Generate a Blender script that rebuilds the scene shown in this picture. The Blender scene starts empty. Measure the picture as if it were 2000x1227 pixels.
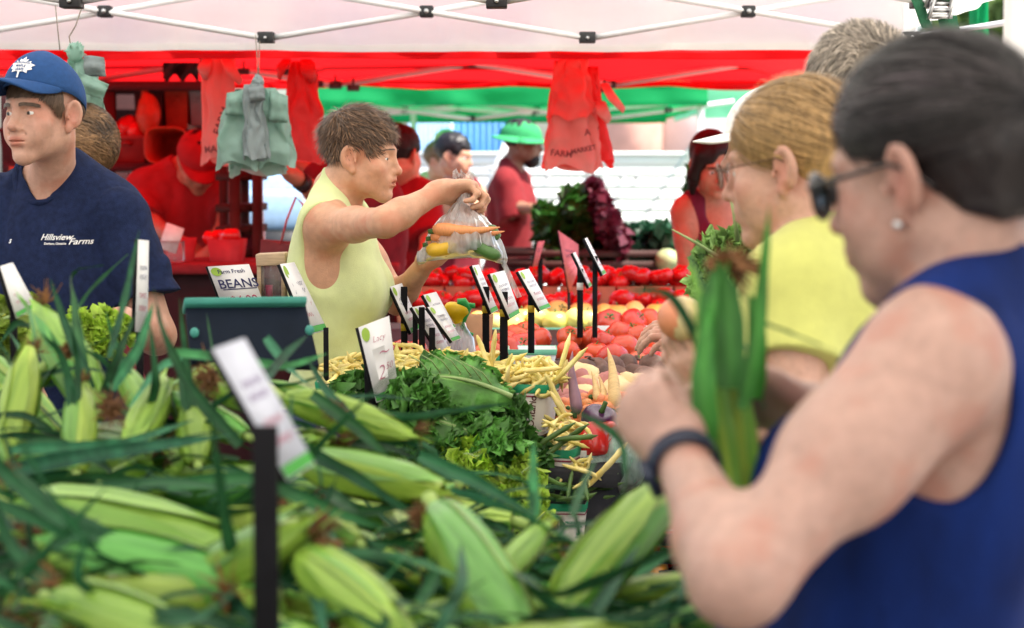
import bpy, math, random
import numpy as np
from mathutils import Vector, Matrix
random.seed(7); np.random.seed(7)
scene = bpy.context.scene
C = scene.collection
R = math.radians
# ---------------------------------------------------------------- camera, sky, sun, exposure
CAM_Z, FPX, HOR = 1.55, 3889.0, 330.5
PITCH = math.atan((613.5 - HOR) / FPX)
cam = bpy.data.objects.new('camera', bpy.data.cameras.new('camera')); C.objects.link(cam)
cam.location = (0, 0, CAM_Z); cam.rotation_euler = (math.pi/2 - PITCH, 0, 0)
cam.data.sensor_width = 36; cam.data.lens = FPX / 2000 * 36
cam.data.clip_start = 0.05; cam.data.clip_end = 500
cam.data.dof.use_dof = True; cam.data.dof.focus_distance = 4.6; cam.data.dof.aperture_fstop = 4.2
scene.camera = cam
SUN_TO = Vector((0.42, -0.20, 0.885)).normalized()
world = bpy.data.worlds.new('World'); scene.world = world; world.use_nodes = True
wn = world.node_tree.nodes; wl = world.node_tree.links
sky = wn.new('ShaderNodeTexSky'); sky.sky_type = 'NISHITA'; sky.sun_disc = False
sky.sun_elevation = math.asin(SUN_TO.z); sky.sun_rotation = math.atan2(SUN_TO.x, SUN_TO.y)
sky.air_density = 1.0; sky.dust_density = 2.5
wl.new(sky.outputs[0], wn['Background'].inputs[0]); wn['Background'].inputs[1].default_value = 0.15
sun = bpy.data.objects.new('sun', bpy.data.lights.new('sun', 'SUN')); C.objects.link(sun)
sun.data.energy = 5.0; sun.data.angle = R(0.5); sun.data.color = (1.0, 0.94, 0.85)
sun.rotation_euler = (-SUN_TO).to_track_quat('-Z', 'Y').to_euler(); sun.location = (0, 0, 12)
vs = scene.view_settings
vs.view_transform = 'Standard'; vs.look = 'None'; vs.exposure = 1.24; vs.gamma = 1; vs.use_curve_mapping = False
scene.cycles.max_bounces = 9; scene.cycles.diffuse_bounces = 4; scene.cycles.transparent_max_bounces = 24
scene.cycles.transmission_bounces = 6; scene.cycles.sample_clamp_indirect = 6
scene.cycles.use_denoising = True; scene.cycles.caustics_reflective = False; scene.cycles.caustics_refractive = False

def P(px, py, d):
    """a pixel of the 2000 px wide photo, at world depth d, as a world point"""
    ct, st = math.cos(PITCH), math.sin(PITCH)
    u = (px - 1000) / FPX; v = -(py - 613.5) / FPX
    x, y, z = u, ct + v*st, -st + v*ct
    return np.array([x/y*d, d, CAM_Z + z/y*d])
def pxm(d): return d / FPX           # metres per photo pixel at depth d

# ---------------------------------------------------------------- materials
MATS = {}
def srgb(r, g, b):
    f = lambda c: (c/255/12.92) if c/255 <= .04045 else ((c/255+.055)/1.055)**2.4
    return (f(r), f(g), f(b))
def mat(name, col, rough=.55, var=.12, scale=25, bump=0, bscale=60, sss=0, spec=.4, trans=0, attr=False, rand=0,
        stretch=None, metal=0, col2=None, coat=0, sheen=0, hue=0, transcol=None, blotch=None):
    if name in MATS: return MATS[name]
    m = bpy.data.materials.new(name); m.use_nodes = True; MATS[name] = m
    nt = m.node_tree; N = nt.nodes; L = nt.links; b = N['Principled BSDF']
    tc = N.new('ShaderNodeTexCoord'); vec = tc.outputs['Object']
    if stretch:
        mp = N.new('ShaderNodeMapping'); mp.inputs['Scale'].default_value = stretch; L.new(vec, mp.inputs[0]); vec = mp.outputs[0]
    nz = N.new('ShaderNodeTexNoise'); nz.inputs['Scale'].default_value = scale; nz.inputs['Detail'].default_value = 5; L.new(vec, nz.inputs['Vector'])
    rmp = N.new('ShaderNodeMapRange'); rmp.inputs[1].default_value = .3; rmp.inputs[2].default_value = .7; L.new(nz.outputs[0], rmp.inputs[0])
    mx = N.new('ShaderNodeMix'); mx.data_type = 'RGBA'; L.new(rmp.outputs[0], mx.inputs[0])
    c1 = [max(0, c*(1-var)) for c in col]; c2 = col2 or [min(1, c*(1+var)) for c in col]
    mx.inputs[6].default_value = (*c1, 1); mx.inputs[7].default_value = (*c2, 1)
    out = mx.outputs[2]
    if blotch:
        n2 = N.new('ShaderNodeTexNoise'); n2.inputs['Scale'].default_value = blotch[1]; n2.inputs['Detail'].default_value = 3; L.new(tc.outputs['Object'], n2.inputs['Vector'])
        r2 = N.new('ShaderNodeMapRange'); r2.inputs[1].default_value = blotch[2]; r2.inputs[2].default_value = blotch[2]+.15; L.new(n2.outputs[0], r2.inputs[0])
        m2 = N.new('ShaderNodeMix'); m2.data_type = 'RGBA'; L.new(r2.outputs[0], m2.inputs[0]); L.new(out, m2.inputs[6]); m2.inputs[7].default_value = (*blotch[0], 1); out = m2.outputs[2]
    if attr:
        at = N.new('ShaderNodeAttribute'); at.attribute_name = 'Col'
        mm = N.new('ShaderNodeMix'); mm.data_type = 'RGBA'; mm.blend_type = 'MULTIPLY'; mm.inputs[0].default_value = 1
        L.new(out, mm.inputs[6]); L.new(at.outputs['Color'], mm.inputs[7]); out = mm.outputs[2]
    if rand or hue:
        oi = N.new('ShaderNodeObjectInfo'); hs = N.new('ShaderNodeHueSaturation')
        mr = N.new('ShaderNodeMapRange'); mr.inputs[3].default_value = 1-rand; mr.inputs[4].default_value = 1+rand
        L.new(oi.outputs['Random'], mr.inputs[0]); L.new(mr.outputs[0], hs.inputs['Value'])
        if hue:
            wn_ = N.new('ShaderNodeTexWhiteNoise'); wn_.noise_dimensions = '1D'; L.new(oi.outputs['Random'], wn_.inputs['W'])
            mh = N.new('ShaderNodeMapRange'); mh.inputs[3].default_value = .5-hue; mh.inputs[4].default_value = .5+hue
            L.new(wn_.outputs['Value'], mh.inputs[0]); L.new(mh.outputs[0], hs.inputs['Hue'])
        L.new(out, hs.inputs['Color']); out = hs.outputs[0]
    L.new(out, b.inputs['Base Color'])
    b.inputs['Roughness'].default_value = rough; b.inputs['Specular IOR Level'].default_value = spec; b.inputs['Metallic'].default_value = metal
    if coat: b.inputs['Coat Weight'].default_value = coat; b.inputs['Coat Roughness'].default_value = .15
    if sheen: b.inputs['Sheen Weight'].default_value = sheen
    if sss:
        b.inputs['Subsurface Weight'].default_value = sss; b.inputs['Subsurface Radius'].default_value = (1, .35, .2); b.inputs['Subsurface Scale'].default_value = .012
    if bump:
        nb = N.new('ShaderNodeTexNoise'); nb.inputs['Scale'].default_value = bscale; nb.inputs['Detail'].default_value = 4; L.new(vec, nb.inputs['Vector'])
        bp = N.new('ShaderNodeBump'); bp.inputs['Strength'].default_value = min(1, bump); bp.inputs['Distance'].default_value = .004*max(1, bump); L.new(nb.outputs[0], bp.inputs['Height']); L.new(bp.outputs[0], b.inputs['Normal'])
    if trans:
        tr = N.new('ShaderNodeBsdfTranslucent'); ms = N.new('ShaderNodeMixShader'); ms.inputs[0].default_value = trans
        if transcol: tr.inputs[0].default_value = (*transcol, 1)
        else: L.new(out, tr.inputs[0])
        L.new(b.outputs[0], ms.inputs[1]); L.new(tr.outputs[0], ms.inputs[2]); L.new(ms.outputs[0], N['Material Output'].inputs[0])
    return m
def fabric_sheet(name, col, trans=.5, tcol=None):
    return mat(name, col, rough=.7, var=.04, scale=3, trans=trans, spec=.2, bump=.8, bscale=5, stretch=(1, 1, 2.5), transcol=tcol)
def clear_plastic(name, tint=(.9,.92,.93), haze=.3, white=.25):
    if name in MATS: return MATS[name]
    m = bpy.data.materials.new(name); m.use_nodes = True; MATS[name] = m
    N = m.node_tree.nodes; L = m.node_tree.links; N.remove(N['Principled BSDF'])
    t = N.new('ShaderNodeBsdfTransparent'); t.inputs[0].default_value = (*tint, 1)
    g = N.new('ShaderNodeBsdfGlossy'); g.inputs['Roughness'].default_value = .28
    dd = N.new('ShaderNodeBsdfDiffuse'); dd.inputs[0].default_value = (.8, .82, .83, 1)
    tl = N.new('ShaderNodeBsdfTranslucent'); tl.inputs[0].default_value = (.8, .82, .83, 1)
    dt = N.new('ShaderNodeMixShader'); L.new(dd.outputs[0], dt.inputs[1]); L.new(tl.outputs[0], dt.inputs[2])
    a = N.new('ShaderNodeMixShader'); L.new(t.outputs[0], a.inputs[1]); L.new(dt.outputs[0], a.inputs[2])
    nz = N.new('ShaderNodeTexNoise'); nz.inputs['Scale'].default_value = 60; nz.inputs['Detail'].default_value = 4
    tc = N.new('ShaderNodeTexCoord'); mp = N.new('ShaderNodeMapping'); mp.inputs['Scale'].default_value = (1, 1, .25); L.new(tc.outputs['Object'], mp.inputs[0]); L.new(mp.outputs[0], nz.inputs['Vector'])
    mr = N.new('ShaderNodeMapRange'); mr.inputs[1].default_value = .35; mr.inputs[2].default_value = .75; mr.inputs[3].default_value = white*.4; mr.inputs[4].default_value = min(1, white*1.9); L.new(nz.outputs[0], mr.inputs[0]); L.new(mr.outputs[0], a.inputs[0])
    fr = N.new('ShaderNodeFresnel'); fr.inputs[0].default_value = 1.16
    s = N.new('ShaderNodeMixShader'); L.new(fr.outputs[0], s.inputs[0]); L.new(a.outputs[0], s.inputs[1]); L.new(g.outputs[0], s.inputs[2])
    bp = N.new('ShaderNodeBump'); bp.inputs['Strength'].default_value = .5; bp.inputs['Distance'].default_value = .003; L.new(nz.outputs[0], bp.inputs['Height'])
    for n_ in (g, dd, tl): L.new(bp.outputs[0], n_.inputs['Normal'])
    L.new(s.outputs[0], N['Material Output'].inputs[0])
    return m

# ---------------------------------------------------------------- objects
def link_mesh(name, v, faces, m, parent=None, smooth=True, cols=None, loc=None):
    """faces: list of arrays (n,3)/(n,4) or a python list of index tuples; v in world space (loc: local origin to subtract)"""
    me = bpy.data.meshes.new(name); v = np.asarray(v, dtype=np.float64)
    if loc is None and parent is not None: loc = WORLD_LOC.get(parent.name, np.zeros(3))
    if loc is None: loc = np.zeros(3)
    vv = (v - np.asarray(loc)).astype(np.float32)
    if isinstance(faces, np.ndarray): faces = [faces]
    if len(faces) and isinstance(faces[0], np.ndarray):
        idx = np.concatenate([f.reshape(-1) for f in faces]).astype(np.int32)
        tot = np.concatenate([np.full(len(f), f.shape[1]) for f in faces]).astype(np.int32)
    else:
        idx = np.array([i for f in faces for i in f], dtype=np.int32); tot = np.array([len(f) for f in faces], dtype=np.int32)
    st = np.concatenate([[0], np.cumsum(tot)[:-1]]).astype(np.int32)
    me.vertices.add(len(vv)); me.vertices.foreach_set('co', vv.reshape(-1))
    me.loops.add(len(idx)); me.loops.foreach_set('vertex_index', idx)
    me.polygons.add(len(tot)); me.polygons.foreach_set('loop_start', st); me.polygons.foreach_set('loop_total', tot)
    if smooth: me.polygons.foreach_set('use_smooth', np.ones(len(tot), dtype=bool))
    me.update(calc_edges=True); me.validate()
    if cols is not None:
        ca = me.color_attributes.new('Col', 'FLOAT_COLOR', 'POINT')
        c4 = np.ones((len(vv), 4), dtype=np.float32); c4[:, :3] = cols; ca.data.foreach_set('color', c4.reshape(-1))
    if m is not None:
        for mm in (m if isinstance(m, (list, tuple)) else [m]): me.materials.append(mm)
    o = bpy.data.objects.new(name, me); C.objects.link(o)
    if parent is not None: o.parent = parent
    else: o.location = loc
    WORLD_LOC[o.name] = np.asarray(loc, dtype=float)
    return o
WORLD_LOC = {}
USED = {}
def tag(o, label, cat, group=None, kind=None):
    o['label'] = label; o['category'] = cat
    if group: o['group'] = group
    if kind: o['kind'] = kind
    return o
def thing(name, label, cat, loc=(0,0,0), group=None):
    o = bpy.data.objects.new(name, None); C.objects.link(o); o.location = tuple(float(x) for x in loc); o.empty_display_size = .05
    WORLD_LOC[o.name] = np.asarray(loc, dtype=float)
    return tag(o, label, cat, group)
def struct(o): o['kind'] = 'structure'; return o
def dup(root, label=None, group=None, M=None):
    r = root.copy(); C.objects.link(r)
    if label: r['label'] = label
    if group: r['group'] = group
    if M is not None: r.matrix_world = M; r.matrix_basis = M
    for ch in list(root.children):
        c = ch.copy(); C.objects.link(c); c.parent = r
        for g in list(ch.children):
            d = g.copy(); C.objects.link(d); d.parent = c
    return r

class MB:
    """collects shapes into one mesh"""
    def __init__(s): s.v = []; s.f = []; s.n = 0; s.mi = []; s.cur = 0
    def add(s, v, f):
        v = np.asarray(v, float); s.v.append(v)
        for q in f: s.f.append(tuple(int(i)+s.n for i in q)); s.mi.append(s.cur)
        s.n += len(v); return s
    def box(s, c, size, rot=None):
        h = np.array(size)/2; v = np.array([[x, y, z] for x in (-1, 1) for y in (-1, 1) for z in (-1, 1)], float)*h
        if rot is not None: v = v @ np.asarray(rot).T
        return s.add(v+np.asarray(c), [(0,1,3,2),(4,6,7,5),(0,4,5,1),(2,3,7,6),(0,2,6,4),(1,5,7,3)])
    def hexa(s, p):   # 8 points: bottom 4 ccw, top 4 ccw
        return s.add(p, [(3,2,1,0),(4,5,6,7),(0,1,5,4),(1,2,6,5),(2,3,7,6),(3,0,4,7)])
    def tube(s, pts, rad, n=8, cap=True, flat=1.0, up=None):
        pts = np.asarray(pts, float); k = len(pts); rad = np.broadcast_to(np.asarray(rad, float), (k,))
        t = np.gradient(pts, axis=0); t /= np.linalg.norm(t, axis=1)[:, None]+1e-12
        ref = np.array([0, 0, 1.]) if up is None else np.asarray(up, float)
        if abs(t[0] @ ref) > .9: ref = np.array([1., 0, 0])
        rings = []; a = ref - t[0]*(t[0] @ ref); a /= np.linalg.norm(a)
        for i in range(k):
            a = a - t[i]*(t[i] @ a); a /= np.linalg.norm(a)+1e-12; b = np.cross(t[i], a)
            th = np.arange(n)/n*2*np.pi
            rings.append(pts[i]+rad[i]*(np.cos(th)[:, None]*a*flat+np.sin(th)[:, None]*b))
        v = np.concatenate(rings); f = []
        for i in range(k-1):
            for j in range(n): j2 = (j+1) % n; f.append((i*n+j, i*n+j2, (i+1)*n+j2, (i+1)*n+j))
        if cap: f.append(tuple(range(n-1, -1, -1))); f.append(tuple((k-1)*n+j for j in range(n)))
        return s.add(v, f)
    def grid(s, V):   # V (a,b,3)
        a, b = V.shape[:2]; f = [(i*b+j, i*b+j+1, (i+1)*b+j+1, (i+1)*b+j) for i in range(a-1) for j in range(b-1)]
        return s.add(V.reshape(-1, 3), f)
    def loft(s, V, cap=True):   # V (k,n,3) closed rings
        k, n = V.shape[:2]; f = []
        for i in range(k-1):
            for j in range(n): j2 = (j+1) % n; f.append((i*n+j, i*n+j2, (i+1)*n+j2, (i+1)*n+j))
        if cap: f.append(tuple(range(n-1, -1, -1))); f.append(tuple((k-1)*n+j for j in range(n)))
        return s.add(V.reshape(-1, 3), f)
    def ell(s, c, r, nu=16, nv=10, rot=None):
        u = np.arange(nu)/nu*2*np.pi; w = np.linspace(-np.pi/2, np.pi/2, nv+2)[1:-1]
        V = np.stack([np.cos(w)[:, None]*np.cos(u), np.cos(w)[:, None]*np.sin(u), np.sin(w)[:, None]+0*u], -1)
        v = np.concatenate([V.reshape(-1, 3), [[0, 0, -1], [0, 0, 1]]])*np.asarray(r)
        if rot is not None: v = v @ np.asarray(rot).T
        f = [(i*nu+j, i*nu+(j+1) % nu, (i+1)*nu+(j+1) % nu, (i+1)*nu+j) for i in range(nv-1) for j in range(nu)]
        f += [(nv*nu, (j+1) % nu, j) for j in range(nu)]; f += [(nv*nu+1, (nv-1)*nu+j, (nv-1)*nu+(j+1) % nu) for j in range(nu)]
        return s.add(v+np.asarray(c), f)
    def build(s, name, m, parent=None, smooth=True, loc=None, cols=None):
        o = link_mesh(name, np.concatenate(s.v), s.f, m, parent, smooth, cols, loc)
        if isinstance(m, (list, tuple)) and len(s.mi) == len(o.data.polygons): o.data.polygons.foreach_set('material_index', np.array(s.mi, dtype=np.int32))
        return o
def rotz(a): c, s_ = math.cos(a), math.sin(a); return np.array([[c, -s_, 0], [s_, c, 0], [0, 0, 1.]])
def rotx(a): c, s_ = math.cos(a), math.sin(a); return np.array([[1, 0, 0], [0, c, -s_], [0, s_, c.real]])
def roty(a): c, s_ = math.cos(a), math.sin(a); return np.array([[c, 0, s_], [0, 1, 0], [-s_, 0, c]])
def frame(z, up=(0, 0, 1)):
    """rotation matrix (columns) whose third column is z"""
    z = np.asarray(z, float); z = z/np.linalg.norm(z); up = np.asarray(up, float)
    if abs(z @ up)/np.linalg.norm(up) > .97: up = np.array([1., 0, 0]) if abs(z[0]) < .9 else np.array([0, 1., 0])
    x = np.cross(up, z); x /= np.linalg.norm(x); return np.stack([x, np.cross(z, x), z], 1)
def M4(Rm, t, s=1.0):
    m = Matrix.Identity(4)
    for i in range(3):
        for j in range(3): m[i][j] = float(Rm[i][j])*s
        m[i][3] = float(t[i])
    return m
def flat_normals(o):
    o.data.polygons.foreach_set('use_smooth', np.zeros(len(o.data.polygons), dtype=bool)); return o
def bevel(o, w=.003, seg=2):
    b = o.modifiers.new('bevel', 'BEVEL'); b.width = w; b.segments = seg; b.limit_method = 'ANGLE'; return o
# value noise
_perm = np.random.RandomState(3).rand(65536).astype(np.float32)
def vnoise(p):
    p = np.asarray(p, np.float32); i = np.floor(p).astype(np.int64); f = p-i; f = f*f*(3-2*f)
    def h(a, b, c): return _perm[(a*73856093 ^ b*19349663 ^ c*83492791) & 65535]
    x, y, z = i[..., 0], i[..., 1], i[..., 2]; fx, fy, fz = f[..., 0], f[..., 1], f[..., 2]
    l = lambda a, b, t: a+(b-a)*t
    return l(l(l(h(x,y,z), h(x+1,y,z), fx), l(h(x,y+1,z), h(x+1,y+1,z), fx), fy),
             l(l(h(x,y,z+1), h(x+1,y,z+1), fx), l(h(x,y+1,z+1), h(x+1,y+1,z+1), fx), fy), fz)*2-1
def fbm(p, o=3):
    p = np.asarray(p, np.float32); r = 0; a = 1
    for k in range(o): r = r+a*vnoise(p*(2**k)+k*17.3); a *= .5
    return r
def text_mesh(txt, size, shear=0, align='CENTER', thick=0, spacing=1.0):
    """text outlines as (verts, faces) in the xy plane"""
    cu = bpy.data.curves.new('t', 'FONT'); cu.body = txt; cu.size = size; cu.shear = shear; cu.align_x = align; cu.align_y = 'CENTER'; cu.offset = thick; cu.space_character = spacing
    cu.resolution_u = 3
    o = bpy.data.objects.new('t', cu); C.objects.link(o)
    me = o.to_mesh()
    v = np.array([x.co[:] for x in me.vertices]).reshape(-1, 3); f = [tuple(p.vertices) for p in me.polygons]
    o.to_mesh_clear(); bpy.data.objects.remove(o); bpy.data.curves.remove(cu)
    return v, f
def stroke(mb, pts, w, n=None):
    """flat ribbon in xy plane"""
    pts = np.asarray(pts, float); t = np.gradient(pts, axis=0); t /= np.linalg.norm(t, axis=1)[:, None]+1e-9
    nrm = np.stack([-t[:, 1], t[:, 0]], 1)*w/2
    V = np.zeros((len(pts), 2, 3)); V[:, 0, :2] = pts+nrm; V[:, 1, :2] = pts-nrm; mb.grid(V)
# ---------------------------------------------------------------- signed-distance modelling (people, cloth, lumpy produce)
def p_ell(c, r, Rm=None):
    c = np.asarray(c, np.float32); r = np.asarray(r, np.float32); Rm = None if Rm is None else np.asarray(Rm, np.float32)
    def f(p):
        q = p-c
        if Rm is not None: q = q @ Rm
        k0 = np.sqrt(((q/r)**2).sum(-1)); k1 = np.sqrt(((q/(r*r))**2).sum(-1))+1e-9
        return k0*(k0-1)/k1
    return f
def p_cone(a, b, ra, rb):
    a = np.asarray(a, np.float32); b = np.asarray(b, np.float32); ba = b-a; L2 = float(ba @ ba)+1e-12
    def f(p):
        q = p-a; t = np.clip((q @ ba)/L2, 0, 1)
        return np.sqrt(((q-t[..., None]*ba)**2).sum(-1))-(ra+(rb-ra)*t)
    return f
def p_plane(c, n):
    c = np.asarray(c, np.float32); n = np.asarray(n, np.float32); n = n/np.linalg.norm(n)
    return lambda p: (p-c) @ n
def xf(f, Rm, t, s=1.0):
    Rm = np.asarray(Rm, np.float32); t = np.asarray(t, np.float32)
    return lambda p: f(((p-t) @ Rm)/s)*s
class Shape:
    def __init__(s): s.ops = []; s.disp = None
    def u(s, f, k=.015): s.ops.append(('u', f, k)); return s
    def s_(s, f, k=.006): s.ops.append(('s', f, k)); return s
    def i(s, f, k=.004): s.ops.append(('i', f, k)); return s
    def ev(s, p):
        d = None
        for op, f, k in s.ops:
            b = f(p)
            d = b if d is None else comb(d, b, op, k)
        return d
def comb(d, b, op, k):
    if op == 'u': h = np.clip(.5+.5*(b-d)/k, 0, 1); return b*(1-h)+d*h-k*h*(1-h)
    if op == 's': b = -b
    h = np.clip(.5-.5*(b-d)/k, 0, 1); return b*(1-h)+d*h+k*h*(1-h)
def polygonise(sh, lo, hi, h, off=0.0):
    """sparse surface nets: returns verts, quads"""
    lo = np.asarray(lo, float); hi = np.asarray(hi, float); B = 8; bs = B*h
    nb = np.maximum(1, np.ceil((hi-lo)/bs).astype(int)); g = np.stack(np.meshgrid(*[np.arange(n) for n in nb], indexing='ij'), -1).reshape(-1, 3)
    cen = (lo+(g+.5)*bs).astype(np.float32); br = bs*.87
    pd = []; d = None
    for op, f, k in sh.ops:
        b = f(cen); pd.append(b); d = b if d is None else comb(d, b, op, k)
    md = .012 if sh.disp is not None else 0
    act = np.abs(d-off) < br*1.35+md
    g = g[act]; pd = [b[act] for b in pd]; dm = None
    if len(g) == 0: return np.zeros((0, 3)), np.zeros((0, 4), int)
    ii = np.stack(np.meshgrid(*[np.arange(B+1)]*3, indexing='ij'), -1).reshape(-1, 3)
    D = np.full((len(g), len(ii)), 9.0, np.float32)
    pts = (lo+((g*B)[:, None, :]+ii[None])*h).astype(np.float32)
    run = np.full(len(g), 9.0, np.float32)
    for (op, f, k), b in zip(sh.ops, pd):
        if op == 'u': msk = b < run+2*br+k*2; run = np.minimum(run, b)
        elif op == 's': msk = b < br*1.6+k*2+.02
        else: msk = b > -(br*1.6+k*2+.02)
        if msk.any():
            sub = D[msk]; val = f(pts[msk].reshape(-1, 3)).reshape(sub.shape); D[msk] = comb(sub, val, op, k)
    if sh.disp is not None: D += sh.disp(pts.reshape(-1, 3)).reshape(D.shape)
    D -= off
    D4 = D.reshape(-1, B+1, B+1, B+1)
    S = D4 < 0
    corners = [(a, b, c) for a in (0, 1) for b in (0, 1) for c in (0, 1)]
    cnt = sum(S[:, a:a+B, b:b+B, c:c+B].astype(np.int8) for a, b, c in corners)
    cell = (cnt > 0) & (cnt < 8)
    bi, ci, cj, ck = np.nonzero(cell)
    gi = g[bi]*B+np.stack([ci, cj, ck], 1)
    NY = nb[1]*B+3; NZ = nb[2]*B+3
    key = lambda a: ((a[:, 0]+1)*NY+(a[:, 1]+1))*NZ+(a[:, 2]+1)
    keys = key(gi); order = np.argsort(keys); ks = keys[order]
    acc = np.zeros((len(bi), 3)); num = np.zeros(len(bi))
    cv = np.stack([D4[bi, ci+a, cj+b, ck+c] for a, b, c in corners], 1)
    edges = [(0,1),(2,3),(4,5),(6,7),(0,2),(1,3),(4,6),(5,7),(0,4),(1,5),(2,6),(3,7)]; cc = np.array(corners, float)
    for e0, e1 in edges:
        a, b = cv[:, e0], cv[:, e1]; m = (a < 0) != (b < 0); t = np.where(m, a/(a-b+1e-20), 0)
        acc += np.where(m[:, None], cc[e0]+t[:, None]*(cc[e1]-cc[e0]), 0); num += m
    V = lo+(gi+acc/num[:, None])*h
    quads = []
    for ax in range(3):
        sl0 = [slice(None), slice(0, B), slice(0, B), slice(0, B)]; sl1 = list(sl0); sl1[ax+1] = slice(1, B+1)
        a = S[tuple(sl0)]; b = S[tuple(sl1)]; e = a != b
        bi2, i2, j2, k2 = np.nonzero(e); base = g[bi2]*B+np.stack([i2, j2, k2], 1); inside = a[bi2, i2, j2, k2]
        u, w = (ax+1) % 3, (ax+2) % 3
        q = []
        for du, dw in ((0, 0), (-1, 0), (-1, -1), (0, -1)):
            c = base.copy(); c[:, u] += du; c[:, w] += dw
            kk = key(c); pos = np.searchsorted(ks, kk); pos = np.minimum(pos, len(ks)-1)
            q.append(np.where(ks[pos] == kk, order[pos], -1))
        q = np.stack(q, 1); ok = (q >= 0).all(1); q = q[ok]; ins = inside[ok]
        q[~ins] = q[~ins][:, ::-1]; quads.append(q)
    return V, np.concatenate(quads)
# ---------------------------------------------------------------- setting
g = MB(); n = 24
xs = np.linspace(-150, 150, n); V = np.stack([*np.meshgrid(xs, np.linspace(-40, 260, n), indexing='ij'), np.zeros((n, n))], -1); g.grid(V)
struct(g.build('ground', mat('asphalt', (.23, .205, .175), rough=.9, var=.25, scale=6, bump=.5, bscale=120)))

M_white_cloth = fabric_sheet('white_canopy_cloth', (.92, .92, .87), .5)
M_unseen_cloth = fabric_sheet('unseen_canopy_cloth', (.80, .76, .69), .54)  # warm, dulled tint chosen for the light the unseen roof lets through
M_red_cloth = fabric_sheet('red_canopy_cloth', (.7, .008, .012), .5, (.85, .010, .014))
M_green_cloth = fabric_sheet('green_canopy_cloth', (.015, .40, .13), .5)
M_mint_cloth = fabric_sheet('mint_canopy_cloth', (.3, .75, .5), .5)
M_white_metal = mat('white_painted_metal', (.82, .82, .82), rough=.35, var=.03)
M_black_plastic = mat('black_plastic', (.02, .02, .022), rough=.45, var=.2)
M_red_metal = mat('grey_metal_tube', (.7, .62, .62), rough=.4, var=.03)
M_steel = mat('steel', (.55, .56, .57), rough=.3, metal=1)

def sheet(name, V, m, parent, thick=.0015):
    b = MB(); b.grid(V); return b.build(name, m, parent)
def valance(name, a, b, z0, z1, m, parent, wob=.012, n=90, scallop=0, seed=0, sag=0):
    """cloth hanging between two eave points a and b (xy), bottom z0 top z1"""
    t = np.linspace(0, 1, n); a = np.array(a); b = np.array(b); L = np.linalg.norm(b-a); nr = np.array([-(b-a)[1], (b-a)[0]])/L
    rows = np.linspace(0, 1, 7); V = np.zeros((7, n, 3))
    for i, r in enumerate(rows):
        off = wob*(.25+r)*(vnoise(np.stack([t*L*4, 0*t+seed, 0*t+r*1.2], -1))+.5*vnoise(np.stack([t*L*11, 0*t+seed+5, 0*t+r], -1)))
        V[i, :, :2] = a+(b-a)*t[:, None]+nr*off[:, None]
        zz = z1+(z0-z1)*r+r*scallop*np.abs(np.sin(t*L*math.pi/.75))+ r*.006*vnoise(np.stack([t*L*3, 0*t+9+seed, 0*t], -1))
        V[i, :, 2] = zz - sag*np.sin(math.pi*t)
    h = np.stack([V[-1]+[0, -.004, .022], V[-1]+[0, -.004, .002]], 0); sheet('hem', h, m, parent)
    return sheet(name, V, m, parent)
def canopy(label, x0, x1, y0, y1, ze, rise, vals, mc, mm, legs, group, trusses, ridge=True):
    c = thing('canopy_tent', label, 'canopy', ((x0+x1)/2, (y0+y1)/2, 0), group)
    n = 21; xs = np.linspace(x0, x1, n); ys = np.linspace(y0, y1, n); X, Y = np.meshgrid(xs, ys, indexing='ij')
    e = np.minimum(np.minimum(X-x0, x1-X)/min(x1-x0, y1-y0)*2, np.minimum(Y-y0, y1-Y)/(y1-y0)*2); e = np.clip(e, 0, 1)
    Z = ze+rise*e-.05*np.sin(e*math.pi)
    sheet('roof', np.stack([X, Y, Z], -1), mc, c)
    for (side, zb, kw) in vals:
        p = {'far': ((x0, y1), (x1, y1)), 'near': ((x0, y0), (x1, y0)), 'left': ((x0, y0), (x0, y1)), 'right': ((x1, y0), (x1, y1))}[side]
        valance('valance', *p, zb, ze, mc, c, **kw)
    for lx, ly in legs:
        b = MB(); b.box((lx, ly, ze/2), (.04, .04, ze)); b.box((lx, ly, ze*.62), (.05, .05, .1)); b.box((lx, ly, .01), (.12, .12, .02))
        bevel(b.build('leg', mm, c, smooth=False), .004)
    for (ty, nodes_x, zl, zu, r) in trusses:       # scissor truss along x: lower nodes at nodes_x, pivots midway
        sp = nodes_x[1]-nodes_x[0]
        for k, nx in enumerate(nodes_x):
            for s in (-1, 1):
                b = MB(); a = np.array([nx, ty+s*.012, zl]); e = np.array([nx+s*sp, ty+s*.012, zl+2*(zu-zl)])
                b.tube([a, e], r, 10, flat=.7); b.build('truss_bar', mm, c)
            b = MB(); b.box((nx, ty, zl+.002), (.05, .05, .034)); b.tube([(nx, ty-.03, zl), (nx, ty-.024, zl)], .008, 8)
            o = b.build('joint', M_black_plastic, c, smooth=False); bevel(o, .006)
            b = MB(); b.tube([(nx, ty-.034, zl), (nx, ty-.03, zl)], .005, 8); b.build('bolt', M_steel, o)
            b = MB(); px = nx+sp/2; b.box((px, ty, zu), (.044, .05, .036)); o = b.build('joint', M_black_plastic, c, smooth=False); bevel(o, .006)
            b = MB(); b.tube([(px, ty-.031, zu), (px, ty-.026, zu)], .0075, 10); b.build('bolt', M_steel, o)
    return c

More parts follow.
